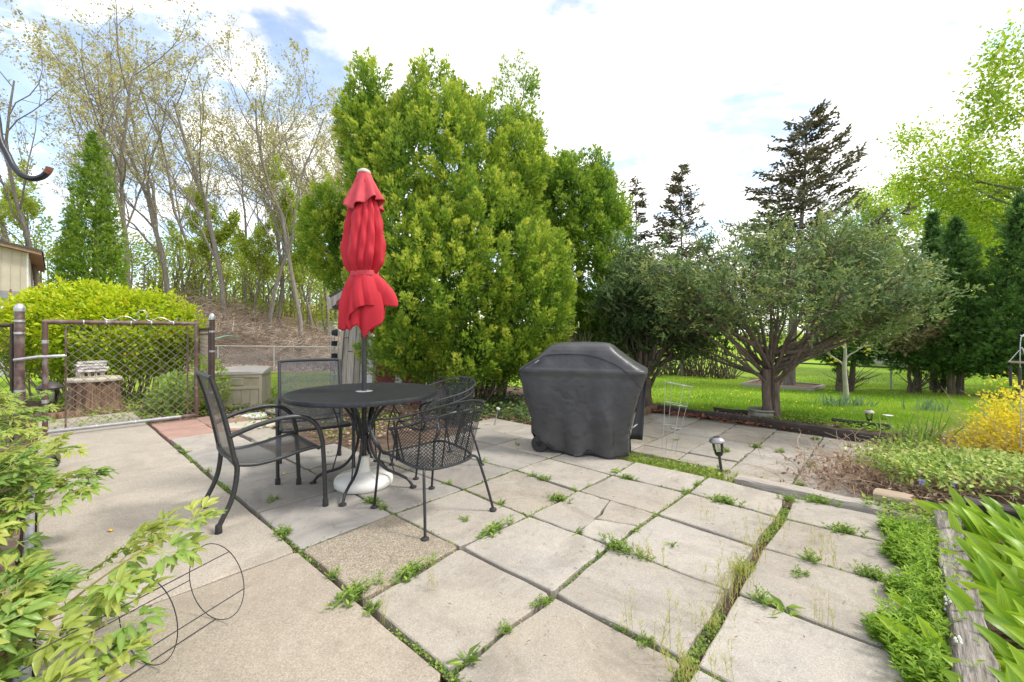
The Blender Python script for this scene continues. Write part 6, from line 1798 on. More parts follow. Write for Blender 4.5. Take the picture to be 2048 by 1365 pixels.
for k, (px, Y, v, rz, sc_, words_) in enumerate(((560, 30, 0, .3, 1.0, 'young tree in fresh green leaf behind the pale straight tree'), (425, 31, 1, 1.3, 1.0, 'young tree in fresh green leaf left of the thick forked tree'), (625, 29, 1, 2.6, .95, 'young tree in fresh green leaf right of the curved tree'), (60, 27, 0, 4.0, .9, 'leafing green tree beside the roof of the beige house'), (505, 29, 1, 5.0, .8, 'small bright green leafing tree in the middle of the wood edge'))):
    x = (px - 1024) / FPX * Y
    t = thing('leafing_tree', words_, 'tree', (x, Y, tz(x, Y) - .15), rz, 'young green trees at the wood edge')
    t.scale = (sc_, sc_, sc_)
    link('trunk', VARG[v][0], None, t); link('crown', VARG[v][1], None, t)
# maples on the right
MAP = tree_meshes(300, 9.4, .22, (-.06, 0), (13, 8, 7), .13, 46000, m_barkgrey, l_maple, spread_leaf=.30, up=.2, first=.24, spread=(45, 78), k0=.66)
def maple(px, Y, rz, s, label):
    x = (px - 1024) / FPX * Y
    t = thing('maple_tree', label, 'tree', (x, Y, tz(x, Y) - .15), rz, 'young leaved maples on the right')
    t.scale = (s, s, s)
    link('trunk', MAP[0], None, t); link('crown', MAP[1], None, t)
maple(2050, 15.0, .2, .84, 'large maple in bright young leaf reaching in at the upper right')
maple(1990, 23.0, 2.4, .70, 'smaller maple in yellow green leaf behind the dark cone evergreens')
maple(1905, 19.0, 4.0, .80, 'maple in young leaf rising above the right end of the spreading crown')
# pale sapling
q = Gr(1692, 806)
t = thing('sapling', 'thin pale barked sapling with a few yellow leaves on the lawn', 'young tree', tuple(q))
me1, me2 = tree_meshes(310, 1.75, .055, (-.04, 0), (7, 3, 2), .075, 130, m_barkpale, leaf_mat('yellow_new_leaves', [(0, (.4, .42, .03)), (1, (.62, .6, .06))], .5), spread_leaf=.05, up=.15, first=.42, spread=(45, 75), twr=.006)
link('trunk', me1, None, t); link('crown', me2, None, t)
# ------------------------------------------------------------------ shrubs
rng = np.random.default_rng(404)
def stems(n, base_fn, dir_fn, L, r, mat_, name, parent, bend=.3, sides=3, segs=5):
    mb = MB()
    for k in range(n):
        a = np.asarray(base_fn(), float); d = nrm(np.asarray(dir_fn(a), float)); l = rng.uniform(*L)
        s = np.linspace(0, 1, segs)[:, None]
        P = a + d * l * s + np.array([0, 0, -bend * l]) * s ** 2 + np.cumsum(rng.normal(size=(segs, 3)), 0) * l * .025
        mb.tube(P, r * rng.uniform(.6, 1.3) * (1 - .75 * s[:, 0]), sides, cap=False)
    return mb.build(name, mat_, parent, world=True, smooth=False)
# bright bush behind the gate
fy = 8.3
fb0 = at(222, 790, fy)
bush = thing('flowering_bush', 'rounded bright yellow green bush with a few orange flowers behind the gate', 'bush', (fb0[0], fy, -.1))
fl = [lobe(175, 665, fy, 125, 88, 1.05), lobe(290, 672, fy, 100, 78, .95), lobe(100, 690, fy + .2, 58, 95, .8), lobe(225, 690, fy - .3, 120, 78, .8), lobe(345, 690, fy, 40, 55, .6)]
C, Nn = shell_points(rng, fl, 1500, .38, .3)
keep = (C[:, 2] > 1.0) | (rng.random(len(C)) < .42)
C, Nn = C[keep], Nn[keep]; n = len(C); m = 15
ax = nrm(Nn * .6 + [0, 0, .7] + rng.normal(size=(n, 3)) * .35)
tt = rng.random((n, m))
lat = rng.normal(size=(n, m, 3))
P = C[:, None] + ax[:, None] * ((tt - .5) * .26)[..., None] + lat * .035
D = nrm(ax[:, None] * .5 + nrm(lat))
N = np.array([0, 0, 1.0]) + rng.normal(size=(n, m, 3)) * .6
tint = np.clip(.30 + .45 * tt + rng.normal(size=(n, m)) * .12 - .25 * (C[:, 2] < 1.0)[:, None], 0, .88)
tint = np.where(rng.random((n, m)) < .018, .97, tint)
ln = .085 * rng.uniform(.6, 1.35, (n, m))
k = 5000
Fi = fill(rng, fl, k, .10, .45, .5, .9, (.05, .4))
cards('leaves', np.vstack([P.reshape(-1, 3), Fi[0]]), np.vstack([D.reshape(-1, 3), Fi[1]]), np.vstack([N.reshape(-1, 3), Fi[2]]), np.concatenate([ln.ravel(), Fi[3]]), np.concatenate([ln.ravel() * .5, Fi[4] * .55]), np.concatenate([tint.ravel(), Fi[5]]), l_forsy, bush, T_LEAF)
stems(150, lambda: (fb0[0] + rng.normal() * .75, fy - .1 + rng.normal() * .28, -.08), lambda a: ((a[0] - fb0[0]) * .5 + rng.normal() * .2, rng.normal() * .25 - .1, 1.2), (.9, 1.6), .014, m_twig, 'stems', bush, .1, 4)

def leafy_plant(name, label, cat, c, r, h, n, card, m_leaf, tone=(.2, .7), group=None, stem=14, T=T_LEAF, wid=.6, m_stem_=None, flat=.0):
    c = np.asarray(c, float)
    t = thing(name, label, cat, tuple(c), 0, group)
    d = rnd_dirs(rng, n); d[:, 2] = np.abs(d[:, 2])
    rr_ = rng.random(n) ** .35
    P = c + d * rr_[:, None] * np.array([r, r, h])
    N = nrm(d * .6 + [0, 0, 1] + rng.normal(size=(n, 3)) * .45)
    D = nrm(d + rng.normal(size=(n, 3)) * .6)
    L = card * rng.uniform(.6, 1.35, n)
    cards('foliage', P, D, N, L, L * wid, np.clip(rng.uniform(tone[0], tone[1], n), 0, 1), m_leaf, t, T)
    if stem: stems(stem, lambda: c + [rng.normal() * r * .25, rng.normal() * r * .25, -.02], lambda a: (rng.normal() * .5, rng.normal() * .5, 1), (h * .5, h * .95), .004, m_stem_ or m_stem, 'stems', t, .2)
    return t
q = G(352, 825, -.03); leafy_plant('leafy_plant', 'green leafy perennial clump just left of the right gate post', 'plant', (q[0] - .1, q[1] + .15, -.03), .42, .62, 900, .085, l_weed, (.3, .9))
q = G(385, 800, -.03); leafy_plant('daffodil_clump', 'blue green strap leaves beside the gate post with a yellow flower', 'plant', (q[0], q[1], -.03), .16, .3, 70, .26, l_iris, T=T_BLADE, wid=.07, stem=0)
q = G(410, 760, .35); leafy_plant('leafy_plant', 'grey green leafy stems climbing the short chain link panel', 'plant', (-4.85, 6.75, .1), .34, .75, 600, .07, l_weed, (.4, 1), stem=10)
# garden plants under the gate: low green cover
def scatter_cards(name, region, n, card, m_leaf, T=T_LEAF, wid=.6, tone=(0, 1), zoff=.02, zspread=.05, up=.5, parent=None, kind='stuff'):
    P = region(n); n = len(P)
    P = P + np.column_stack([np.zeros((n, 2)), zoff + rng.random(n) * zspread])
    D = nrm(np.column_stack([rng.normal(size=(n, 2)), np.abs(rng.normal(size=n)) * up]))
    N = np.array([0, 0, 1.0]) + rng.normal(size=(n, 3)) * .35
    L = card * rng.uniform(.6, 1.4, n)
    o = cards(name, P, D, N, L, L * wid, rng.uniform(tone[0], tone[1], n), m_leaf, parent, T)
    if kind: o['kind'] = kind
    return o
def rect_xy(x0, x1, y0, y1, test=None):
    def f(n):
        X = rng.uniform(x0, x1, n * 3); Y = rng.uniform(y0, y1, n * 3)
        ok = test(X, Y) if test else np.ones(len(X), bool)
        X, Y = X[ok][:n], Y[ok][:n]
        return np.column_stack([X, Y, terrain(X, Y)])
    return f
def rect_uv(u0, u1, v0, v1, z=None, test=None):
    def f(n):
        u = rng.uniform(u0, u1, n); v = rng.uniform(v0, v1, n)
        if test is not None:
            ok = test(u, v); u, v = u[ok], v[ok]
        q = ORG[None] + u[:, None] * EU + v[:, None] * EV
        return np.column_stack([q, terrain(q[:, 0], q[:, 1]) if z is None else np.full(len(u), z)])
    return f
scatter_cards('bush_bed_ground_cover', rect_uv(-.9, 2.6, -9.0, -5.15), 3800, .05, l_cover, wid=.6, zspread=.07)
scatter_cards('bush_bed_leaf_litter', rect_uv(-.9, 2.6, -9.0, -5.15), 1500, .07, l_litter, zspread=.02, up=.15)
# soil bed between the slabs and the box
soil_test = lambda u, v: (u > .70) & ~((u > .66) & (u < 1.03) & (v > -3.55) & (v < -2.9)) & ~((v > -2.86) & (u < 1.25)) & ~((v > -2.1) & (u < 2.9))
scatter_cards('soil_bed_weeds', rect_uv(.6, 2.6, -5.0, -2.2, -.055, soil_test), 900, .045, l_cover, zspread=.05)
scatter_cards('soil_bed_leaf_litter', rect_uv(.6, 3.4, -5.0, -1.9, -.055, soil_test), 2000, .05, l_litter, zspread=.02, up=.15)
ivy_t = lambda u, v: (u > 2.95 + .1 * np.sin(v * 7)) & ~((v > -1.8) & (u < 3.42))
scatter_cards('ivy_bed', rect_uv(2.9, 4.9, -3.0, -1.0, -.06, ivy_t), 4200, .055, l_ivy, wid=.8, zspread=.14)
scatter_cards('ivy_bed_leaf_litter', rect_uv(2.9, 5.2, -3.4, -.9, -.06, ivy_t), 2600, .065, l_litter, zspread=.03, up=.2)
scatter_cards('red_leaf_litter', rect_uv(5.95, 6.2, -.9, 2.6, -.145), 900, .06, leaf_mat('rusty_fallen_leaves', [(0, (.14, .05, .03)), (1, (.34, .13, .07))], .1), zspread=.03, up=.2)
scatter_cards('tree_foot_ground_cover', rect_uv(6.25, 6.9, 1.0, 3.2), 1500, .04, l_cover, zspread=.05)
scatter_cards('tree_foot_leaf_litter', rect_uv(6.25, 6.6, -1.5, 2.0), 900, .05, l_litter, zspread=.02, up=.15)

# ------------------------------------------------------------------ lawns
def blades(name, X, Y, L, w, tone=(0, 1)):
    n = len(X)
    P = np.column_stack([X, Y, terrain(X, Y) - .005])
    D = nrm(np.column_stack([rng.normal(size=(n, 2)) * .45, np.ones(n)]))
    N = rng.normal(size=(n, 3)) * np.array([1, 1, .1])
    tint = np.clip(.5 + .28 * bumpy(X * 2.3, Y * 2.3) * 2 + rng.normal(size=n) * .18, tone[0], tone[1])
    return stuff(cards(name, P, D, N, L * rng.uniform(.6, 1.4, n), w, tint, l_grass, None, T_TRI))
n = 150000
iv = rng.uniform(1 / 20.0, 1 / 5.2, n); Y = 1 / iv; X = rng.uniform(.12, 1.32, n) * Y
u, v = UV(X, Y); ok = (u > 6.6) & (X > 1.2)
X, Y = X[ok], Y[ok]
inb = (np.abs(X - 6.9 * Y / 10.3) < 0)
blades('lawn_grass', X, Y, .052, .0075 * np.clip(Y / 8, .8, 2))
n = 26000
Y = rng.uniform(7.7, 16.5, n); X = rng.uniform(-.72, -.33, n) * Y
blades('back_yard_grass', X, Y, .07, .010 * np.clip(Y / 8, .8, 2))
P = rect_uv(2.88, 3.7, .35, 1.62, None, lambda u, v: u < 3.62 + .1 * np.sin(v * 9))(9000)
P = P[:3600]
blades('weedy_strip_grass', P[:, 0], P[:, 1], .075, .0045, (.1, .8))
P = rect_uv(2.9, 3.66, .35, 1.62, None, lambda u, v: u < 3.6 + .1 * np.sin(v * 9))(2600); n_ = len(P)
stuff(cards('weedy_strip_straw', P, np.column_stack([rng.normal(size=(n_, 2)) * .5, np.ones(n_)]), rng.normal(size=(n_, 3)) * [1, 1, .1], .10 * rng.uniform(.4, 1.5, n_), .0035, rng.random(n_), l_straw, None, T_BLADE))
scatter_cards('weedy_strip_weeds', rect_uv(2.9, 3.62, .35, 1.6), 900, .04, l_weed, zspread=.05)
# dandelions and bluebells in the lawn
for nm, m_, k, lab in (('dandelion', mat('dandelion_yellow', (.85, .62, .02), (.95, .75, .04), 9, .7), 28, 'small yellow dandelion head in the lawn grass'), ('bluebell', mat('blue_petal', (.12, .14, .6), (.2, .25, .75), 9, .7), 12, 'tiny blue flower in the lawn grass')):
    me = None
    for q in range(k):
        Yq = rng.uniform(6.9, 13); Xq = rng.uniform(.3, 1.0) * Yq
        uq, _ = UV(Xq, Yq)
        if uq < 6.8: continue
        if me is None:
            o = MB().lathe([(0, -.004), (.013, -.002), (.018, .004), (.012, .009), (0, .011)], 9).build(nm, m_, None); me = o.data
        else: o = link(nm, me)
        o.location = (Xq, Yq, tz(Xq, Yq) + .06); o.rotation_euler = (rng.uniform(-.5, .5), rng.uniform(-.5, .5), 0)
        tag(o, lab, 'flower', 'flowers in the lawn')
def strap_clump(name, label, c, r, n, L, w, m_leaf, group=None, spread=.35):
    t = thing(name, label, 'plant', tuple(c), 0, group)
    c = np.asarray(c, float)
    P = c + np.column_stack([rng.normal(size=(n, 2)) * r, np.zeros(n)])
    D = nrm(np.column_stack([rng.normal(size=(n, 2)) * spread, np.ones(n)]))
    cards('blades', P, D, rng.normal(size=(n, 3)) * [1, 1, .1], L * rng.uniform(.6, 1.2, n), w, rng.random(n), m_leaf, t, T_BLADE)
    return t
q = Gr(1668, 812); strap_clump('daffodil_clump', 'blue green daffodil leaves at the left of the pale sapling', q, .16, 80, .27, .02, l_iris)
q = Gr(1714, 812); strap_clump('daffodil_clump', 'smaller blue green daffodil leaves at the right of the pale sapling', q, .12, 45, .22, .02, l_iris)
q = Gr(1845, 822); strap_clump('daffodil_clump', 'loose blue green daffodil leaves on the lawn left of the dark cone evergreen', q, .1, 34, .26, .018, l_iris)
q = Gr(1872, 824); strap_clump('daffodil_clump', 'loose blue green daffodil leaves nearest the yellow shrub', q, .08, 26, .24, .018, l_iris)
q = Gr(1776, 840)
o = MB().lathe([(0, 0), (.05, .01), (.07, .03), (0, .04)], 7).build('white_flower', m_whiteb, None); o.location = tuple(q + [0, 0, .04]); tag(o, 'single white flower in the lawn right of the small path light', 'flower')

# ------------------------------------------------------------------ right border
q = G(1905, 886, -.1); c = np.array([q[0], q[1], -.1])
t = thing('twiggy_shrub', 'low brown leafless shrub between lawn and yellow shrub', 'shrub', tuple(c))
stems(260, lambda: c + [rng.normal() * .22, rng.normal() * .15, 0], lambda a: (rng.normal(), rng.normal(), 1.1), (.16, .36), .0035, m_deadtwig, 'twigs', t, .15)
c = np.array([5.12, 4.15, -.08])
t = thing('yellow_shrub', 'airy shrub covered in small bright yellow leaves at the right border', 'shrub', tuple(c))
stems(260, lambda: c + [rng.normal() * .22, rng.normal() * .2, 0], lambda a: (rng.normal() * .75, rng.normal() * .6, 1), (.5, 1.0), .0038, m_deadtwig, 'twigs', t, .12)
n = 7200
d = rnd_dirs(rng, n); d[:, 2] = np.abs(d[:, 2]) * 1.0; rr_ = rng.random(n) ** .35 * (.85 + .22 * np.sin(d[:, 0] * 7 + 1) * np.sin(d[:, 2] * 6 + d[:, 1] * 5)) * (.75 + .3 * rng.random(n))
P = c + d * rr_[:, None] * np.array([.82, .7, .86]) + [0, 0, .06]
cl = rng.normal(size=(n, 3)) * .02
cards('leaves', P + cl, nrm(d + rng.normal(size=(n, 3)) * .7), nrm([0, 0, .8] + rng.normal(size=(n, 3)) * .6), .034 * rng.uniform(.6, 1.4, n), .023, rng.random(n), l_spirea, t, T_LEAF)
# dead hydrangea stems, some curled leaves
c = np.array([3.42, 3.88, -.14])
t = thing('dead_stems', 'tangle of dead brown stems and curled leaves spilling over the lower patio', 'dead plant', tuple(c))
stems(620, lambda: c + [rng.normal() * .40 + .12, rng.normal() * .28, .0], lambda a: (rng.normal() - .2, rng.normal() - .2, .95), (.35, .85), .0034, m_deadtwig, 'stems', t, .42)
n = 1500
P = c + np.column_stack([rng.normal(size=(n, 2)) * [.34, .26] + [-.12, -.22], np.abs(rng.normal(size=n)) * .12])
cards('dead_leaves', P, rnd_dirs(rng, n), rnd_dirs(rng, n), .045 * rng.uniform(.5, 1.4, n), .025, rng.random(n), l_litter, t, T_LEAF)
c = np.array([4.35, 4.55, -.1])
strap_clump('iris_clump', 'upright green strap leaves behind the dead stems', c, .10, 60, .46, .022, l_weed, spread=.22)
c = np.array([4.1, 4.3, -.08]); leafy_plant('leafy_plant', 'fine green seedling plants between dead stems and yellow shrub', 'plant', c, .5, .22, 900, .04, l_weed, (.3, 1), stem=20)
# variegated creeper
c0v = np.array([3.55, 3.42, -.02])
t = thing('variegated_plant', 'cream edged variegated leafy mound behind the lily of the valley', 'plant', tuple(c0v))
n = 4600
X_ = rng.uniform(-.52, 1.15, n); Yy = rng.normal(size=n) * .2 - .12 * X_ * .6
hh = .25 * np.clip(1 - (X_ - .1) ** 2 * .35, .3, 1) * rng.random(n) ** .35
P = c0v + np.column_stack([X_, Yy, hh])
cards('leaves', P, nrm(rng.normal(size=(n, 3)) + [-.2, -.6, .3]), nrm([0, -.35, 1] + rng.normal(size=(n, 3)) * .4), .042 * rng.uniform(.5, 1.35, n), .026, np.clip(rng.beta(1.3, 1.8, n), 0, 1), l_vinca, t, T_LEAF)
stems(90, lambda: c0v + [rng.uniform(-.5, 1.1), rng.normal() * .15, .02], lambda a: (rng.normal(), rng.normal() - .3, .8), (.2, .45), .0026, m_deadtwig, 'stems', t, .5)
m_vio = mat('violet_petal', (.16, .12, .6), (.25, .2, .75), 9, .6)
for px, py, Yq in ((1907, 968, 3.18), (1843, 964, 3.2)):
    o = MB()
    for k in range(5):
        a = k * 1.257; o.add([(0, 0, 0), (.018 * math.cos(a - .4), 0, .018 * math.sin(a - .4)), (.026 * math.cos(a), -.004, .026 * math.sin(a)), (.018 * math.cos(a + .4), 0, .018 * math.sin(a + .4))], [(0, 1, 2, 3)])
    f = o.build('violet_flower', m_vio, t, smooth=False); f.location = tuple(at(px, py, Yq - .12) - c0v)
n = 400
scatter_cards('border_leaf_litter', rect_uv(2.98, 3.35, 2.55, 4.2, .0), n, .04, l_litter, zspread=.05)
scatter_cards('border_edge_weeds', rect_uv(2.82, 3.0, 2.35, 3.6, .0), 700, .03, l_weed, zspread=.05)

# ------------------------------------------------------------------ lily of the valley: every leaf a piece
def blade_mesh(L, w, curl, fold, twist, nseg=6):
    V = []; T_ = []; X_a = []
    for i in range(nseg + 1):
        s = i / nseg
        ww = w * (math.sin(math.pi * min(1, s * .93 + .07)) ** .75) * (1 - .12 * s) * .5
        if i == nseg: ww = .0008
        y = L * (s - curl * .28 * s ** 3); z = L * (-curl * .55 * s ** 2.2)
        tw = twist * s
        for k, x in ((-1, -ww), (-.5, -ww * .55), (0, 0), (.5, ww * .55), (1, ww)):
            lift = abs(k) * ww * fold
            V.append((x * math.cos(tw) - lift * math.sin(tw), y, z + lift * math.cos(tw) + x * math.sin(tw)))
            X_a.append(k); T_.append(.42 if k == 0 else (.12 if abs(k) == 1 else 0))
    Fq = []
    for i in range(nseg):
        for k in range(4): Fq.append((i * 5 + k, i * 5 + k + 1, (i + 1) * 5 + k + 1, (i + 1) * 5 + k))
    return raw_mesh('leaf', np.array(V), np.array(Fq).ravel(), np.full(len(Fq), 4), {'tint': T_, 'across': X_a}, [], smooth=True)
m_lily = obj_leaf_mat('lily_leaf', (.20, .38, .025), (.42, .60, .045), .5, .38, edge=(.52, .68, .11))
lily_v = [blade_mesh(.235, .066, c_, f_, t_) for c_, f_, t_ in ((.15, .7, .1), (.35, .55, -.2), (.6, .45, .25), (.25, .9, .35), (.8, .35, -.1))]
for me in lily_v: me.materials.append(m_lily)
from mathutils import Euler
def leaf_obj(me, parent, p, az, pitch, roll, s, name='leaf'):
    """blade grows along its own +y: pitch lifts it, az turns it"""
    o = bpy.data.objects.new(name, me); COL.objects.link(o); o.parent = parent
    o.location = p; o.rotation_mode = 'ZXY'; o.rotation_euler = Euler((pitch, roll, az), 'ZXY'); o.scale = (s, s, s)
    return o
b0 = PU(1.9, 3.35, .02)
bed = thing('lily_of_the_valley_bed', 'dense bed of broad bright lily of the valley leaves in the lower right corner', 'plants', tuple(b0))
pts = []
for i in range(26):
    for j in range(15):
        u = .75 + i * .087 + rng.normal() * .03; v = 2.82 + j * .075 + rng.normal() * .03
        p = PU(u, v, .02)
        pts.append((p[0] + p[1] * 0, u, v, p))
def seen(p): return p[1] > .75 and abs(p[0] / p[1]) < 1.42
pts = [q for q in pts if q[3][1] > .5]
rng.shuffle(pts)
nl = 0; rest = []
for _, u, v, p in sorted(pts, key=lambda q: q[2] + .12 * (q[1] < 1.2) + 5 * (q[3][0] / q[3][1] > 1.27)):
    for q in range(2):
        if nl >= 300:
            if q == 0: rest.append(np.array(p))
            continue
        az = rng.normal() * .9 + (R(70) if q else R(35)) ; pit = R(rng.uniform(58, 86))
        leaf_obj(lily_v[rng.integers(0, 5)], bed, tuple(np.array(p) - b0 + [rng.normal() * .02, rng.normal() * .02, 0]), az, pit, rng.normal() * .35, rng.uniform(.8, 1.08)); nl += 1
def joined_leaves(name, vs, items, m, parent):
    """the leaves past the limit: the same blades, joined"""
    Vs, Ls, Ss, Ts, As, n0 = [], [], [], [], [], 0
    for me, p, az, pit, roll, sc in items:
        k = len(me.vertices); co = np.empty(k * 3); me.vertices.foreach_get('co', co); co = co.reshape(-1, 3)
        M = np.array(Euler((pit, roll, az), 'ZXY').to_matrix()); Vs.append(co @ M.T * sc + p)
        lo = np.empty(len(me.loops), np.int32); me.loops.foreach_get('vertex_index', lo); Ls.append(lo + n0); Ss.append(np.full(len(me.polygons), 4)); n0 += k
        for nm, lst in (('tint', Ts), ('across', As)):
            at_ = np.empty(k, np.float32); me.attributes[nm].data.foreach_get('value', at_); lst.append(at_)
    me = raw_mesh(name, np.vstack(Vs), np.concatenate(Ls), np.concatenate(Ss), {'tint': np.concatenate(Ts), 'across': np.concatenate(As)}, [m], smooth=True)
    return stuff(link(name, me, None, parent))
if rest: joined_leaves('leaves', lily_v, [(lily_v[rng.integers(0, 5)], q - b0 + [rng.normal() * .02, rng.normal() * .02, 0], rng.normal() * .8 + R(50), R(rng.uniform(60, 86)), rng.normal() * .35, rng.uniform(.8, 1.1)) for q in rest for _ in (0, 1)], m_lily, bed)
m_bell = mat('white_bells', (.85, .85, .8), (.92, .92, .88), 9, .5)
def lily_shoot(label, px, py, u_h, leaves, flower=True):
    g = G(px, py, -.02)
    t = thing('lily_of_the_valley', label, 'plant', (g[0], g[1], -.02), 0, 'single lilies of the valley beside the railroad tie')
    for az, pit, s, v_ in leaves: leaf_obj(lily_v[v_], t, (0, 0, 0), R(az), R(pit), 0.1, s)
    if flower:
        st_ = smooth_path([(0, 0, 0), (.01, -.01, .08), (.0, -.03, .15), (-.03, -.05, .19)], 5)
        s_ = MB().tube(st_, .0022, 5).build('flower_stalk', m_stem, t)
        for k in range(9):
            c = st_[6 + k] if 6 + k < len(st_) else st_[-1]
            MB().lathe([(.001, .004), (.0035, .002), (.0044, -.002), (.0048, -.005), (.0038, -.0045)], 9, c + np.array([.008 * (-1) ** k, -.004, -.004])).build('bell', m_bell, s_)
    return t
lily_shoot('lily of the valley shoot at the far end of the railroad tie', 1868, 1118, 0, ((120, 62, .95, 0), (150, 50, .9, 3), (100, 70, .8, 1)), False)
lily_shoot('lily of the valley shoot with white bells halfway along the railroad tie', 1880, 1262, 0, ((55, 60, .95, 0), (-35, 72, .9, 2), (85, 45, .7, 1)))
lily_shoot('lily of the valley shoot with white bells nearest the camera beside the railroad tie', 1898, 1352, 0, ((48, 58, 1.15, 0), (20, 75, .9, 3), (-60, 60, .7, 1)))

# ground cover along the tie
def strip(n):
    u = rng.uniform(1.0, 2.62, n); wv = .17 + .04 * np.sin(u * 6) + .04 * np.sin(u * 15 + 1)
    v = 2.67 - rng.random(n) ** 1.3 * wv
    q = ORG[None] + u[:, None] * EU + v[:, None] * EV
    return np.column_stack([q, np.zeros(n)])
P = strip(1250); n = len(P); m = 16
h = .10 * np.where(rng.random(n) < .15, rng.uniform(1.2, 1.9, n), rng.uniform(.35, 1.1, n))
ax = nrm(np.column_stack([rng.normal(size=(n, 2)) * .3, np.ones(n)]))
tt = rng.random((n, m))
a = rng.uniform(0, 6.283, (n, m))
lat = np.stack([np.cos(a), np.sin(a), .35 + .3 * tt], -1)
PP = P[:, None] + ax[:, None] * (tt * h[:, None])[..., None]
ln = .034 * rng.uniform(.6, 1.3, (n, m)) * (1.15 - .4 * tt)
stuff(cards('creeping_ground_cover', PP.reshape(-1, 3), lat.reshape(-1, 3), (np.array([0, 0, 1.0]) + rng.normal(size=(n, m, 3)) * .3).reshape(-1, 3), ln.ravel(), ln.ravel() * .27, np.clip(rng.uniform(-.1, .4, n)[:, None] + .5 * tt + rng.normal(size=(n, m)) * .15, 0, 1).ravel(), l_cover, None, T_LEAF))

# ------------------------------------------------------------------ peonies: every compound leaf a piece
def peony_leaf(seed):
    r = np.random.default_rng(seed)
    V = []; T_ = []; Fq = []
    def leaflet(base, az, pitch, L, w):
        n0 = len(V)
        ca, sa = math.cos(az), math.sin(az)
        curl = r.uniform(.5, 1.1); ns = 5; fold = r.uniform(.15, .5)
        for i in range(ns + 1):
            s = i / ns
            ww = w * .5 * math.sin(math.pi * min(1, .08 + s * .92)) ** .8
            if i == ns: ww = .001
            y = L * (s - .1 * curl * s ** 2); z = L * (math.tan(pitch) * s - curl * .42 * s ** 2)
            for k, x in ((-1, -ww), (0, 0), (1, ww)):
                zz_ = z + abs(k) * ww * fold * 2 + .003 * math.sin(s * 14 + k)
                V.append((base[0] + x * ca - y * sa, base[1] + x * sa + y * ca, base[2] + zz_)); T_.append(.35 if k == 0 else 0)
        for i in range(ns):
            for k in range(2): Fq.append((n0 + i * 3 + k, n0 + i * 3 + k + 1, n0 + (i + 1) * 3 + k + 1, n0 + (i + 1) * 3 + k))
    def stalk(a, b, w=.0022):
        n0 = len(V); a = np.array(a); b = np.array(b); d = nrm(b - a); s = nrm(np.cross(d, [0, 0, 1.0])) * w
        for q in (a - s, a + s, b + s, b - s): V.append(tuple(q)); T_.append(.6)
        Fq.append((n0, n0 + 1, n0 + 2, n0 + 3))
    Lp = .10
    stalk((0, 0, 0), (0, Lp, .012))
    for az, dist in ((0, .05), (.95, .03), (-.95, .03)):
        b = np.array([-math.sin(az) * dist, Lp + math.cos(az) * dist, .014])
        stalk((0, Lp, .012), tuple(b))
        for da in (0, .62, -.62):
            leaflet(b, az + da + r.normal() * .12, r.uniform(.0, .25), r.uniform(.065, .095) * (1.08 if da == 0 else .82), r.uniform(.019, .028))
    return raw_mesh('leaf', np.array(V), np.array(Fq).ravel(), np.full(len(Fq), 4), {'tint': T_}, [], smooth=True)
m_peo = obj_leaf_mat('peony_leaf', (.12, .26, .035), (.29, .43, .065), .38, .36, edge=(.46, .54, .17))
m_peo2 = obj_leaf_mat('young_peony_leaf', (.27, .38, .05), (.45, .52, .09), .42, .36, edge=(.56, .52, .18))
peo_v = [peony_leaf(70 + k) for k in range(7)]
for k, me in enumerate(peo_v): me.materials.append(m_peo if k < 4 else m_peo2)
def peony(label, c, r, h, n, nst, extra=()):
    t = thing('peony_plant', label, 'plant', tuple(c), 0, 'peonies along the concrete path')
    c = np.asarray(c, float)
    ends = []
    sts = []
    for k in range(nst):
        a = rng.uniform(0, 6.283); q = rng.random() ** .5
        e = np.array([math.cos(a) * r * q, math.sin(a) * r * q, h * (1 - .45 * q ** 2) * rng.uniform(.85, 1.1)])
        ends.append(e)
    for e in extra: ends.append(np.asarray(e, float) - c)
    for e in ends:
        b = np.array([e[0] * .18 + rng.normal() * .04, e[1] * .18 + rng.normal() * .04, 0])
        s = np.linspace(0, 1, 8)[:, None]
        mid = (b + e) / 2 + np.array([0, 0, .12])
        P = b * (1 - s) ** 2 + 2 * mid * s * (1 - s) + e * s ** 2
        MB().tube(P, .0055 * (1 - .55 * s[:, 0]), 6).build('stem', m_stem, t)
        sts.append(P)
    for k in range(n):
        P = sts[k % len(sts)]
        q = .30 + .70 * (1 - rng.random() ** 1.6) if k >= len(sts) * 2 else 1.0
        f = q * 7; i = min(6, int(f)); p = P[i] + (P[i + 1] - P[i]) * (f - i)
        d = P[-1] - P[0]
        az = math.atan2(-d[0], d[1]) + rng.normal() * 1.35
        leaf_obj(peo_v[rng.integers(0, 4) if q < .85 or rng.random() < .35 else rng.integers(4, 7)], t, tuple(p), az, R(rng.uniform(-8, 38)), rng.normal() * .3, rng.uniform(.7, 1.12))
    return t
peony('nearest peony plant, leaning over the concrete in the lower left corner', (-1.84, 1.20, 0), .38, .45, 290, 30, extra=((-1.33, 1.66, .44), (-1.42, 1.55, .34), (-1.34, 1.40, .27), (-1.25, 1.25, .22), (-1.30, 1.10, .20), (-1.55, 1.62, .34), (-1.62, 1.75, .32)))
peony('second peony plant from the camera along the left border', (-2.80, 1.98, 0), .42, .56, 300, 24, extra=((-2.42, 2.35, .40), (-2.38, 2.2, .34)))
peony('third peony plant from the camera along the left border', (-3.72, 2.82, 0), .38, .58, 240, 20, extra=((-3.35, 3.1, .38),))
peony('farthest peony plant, just before the gate', (-4.85, 3.75, 0), .38, .70, 150, 18, extra=((-4.85, 4.25, .56), (-4.7, 4.2, .5)))

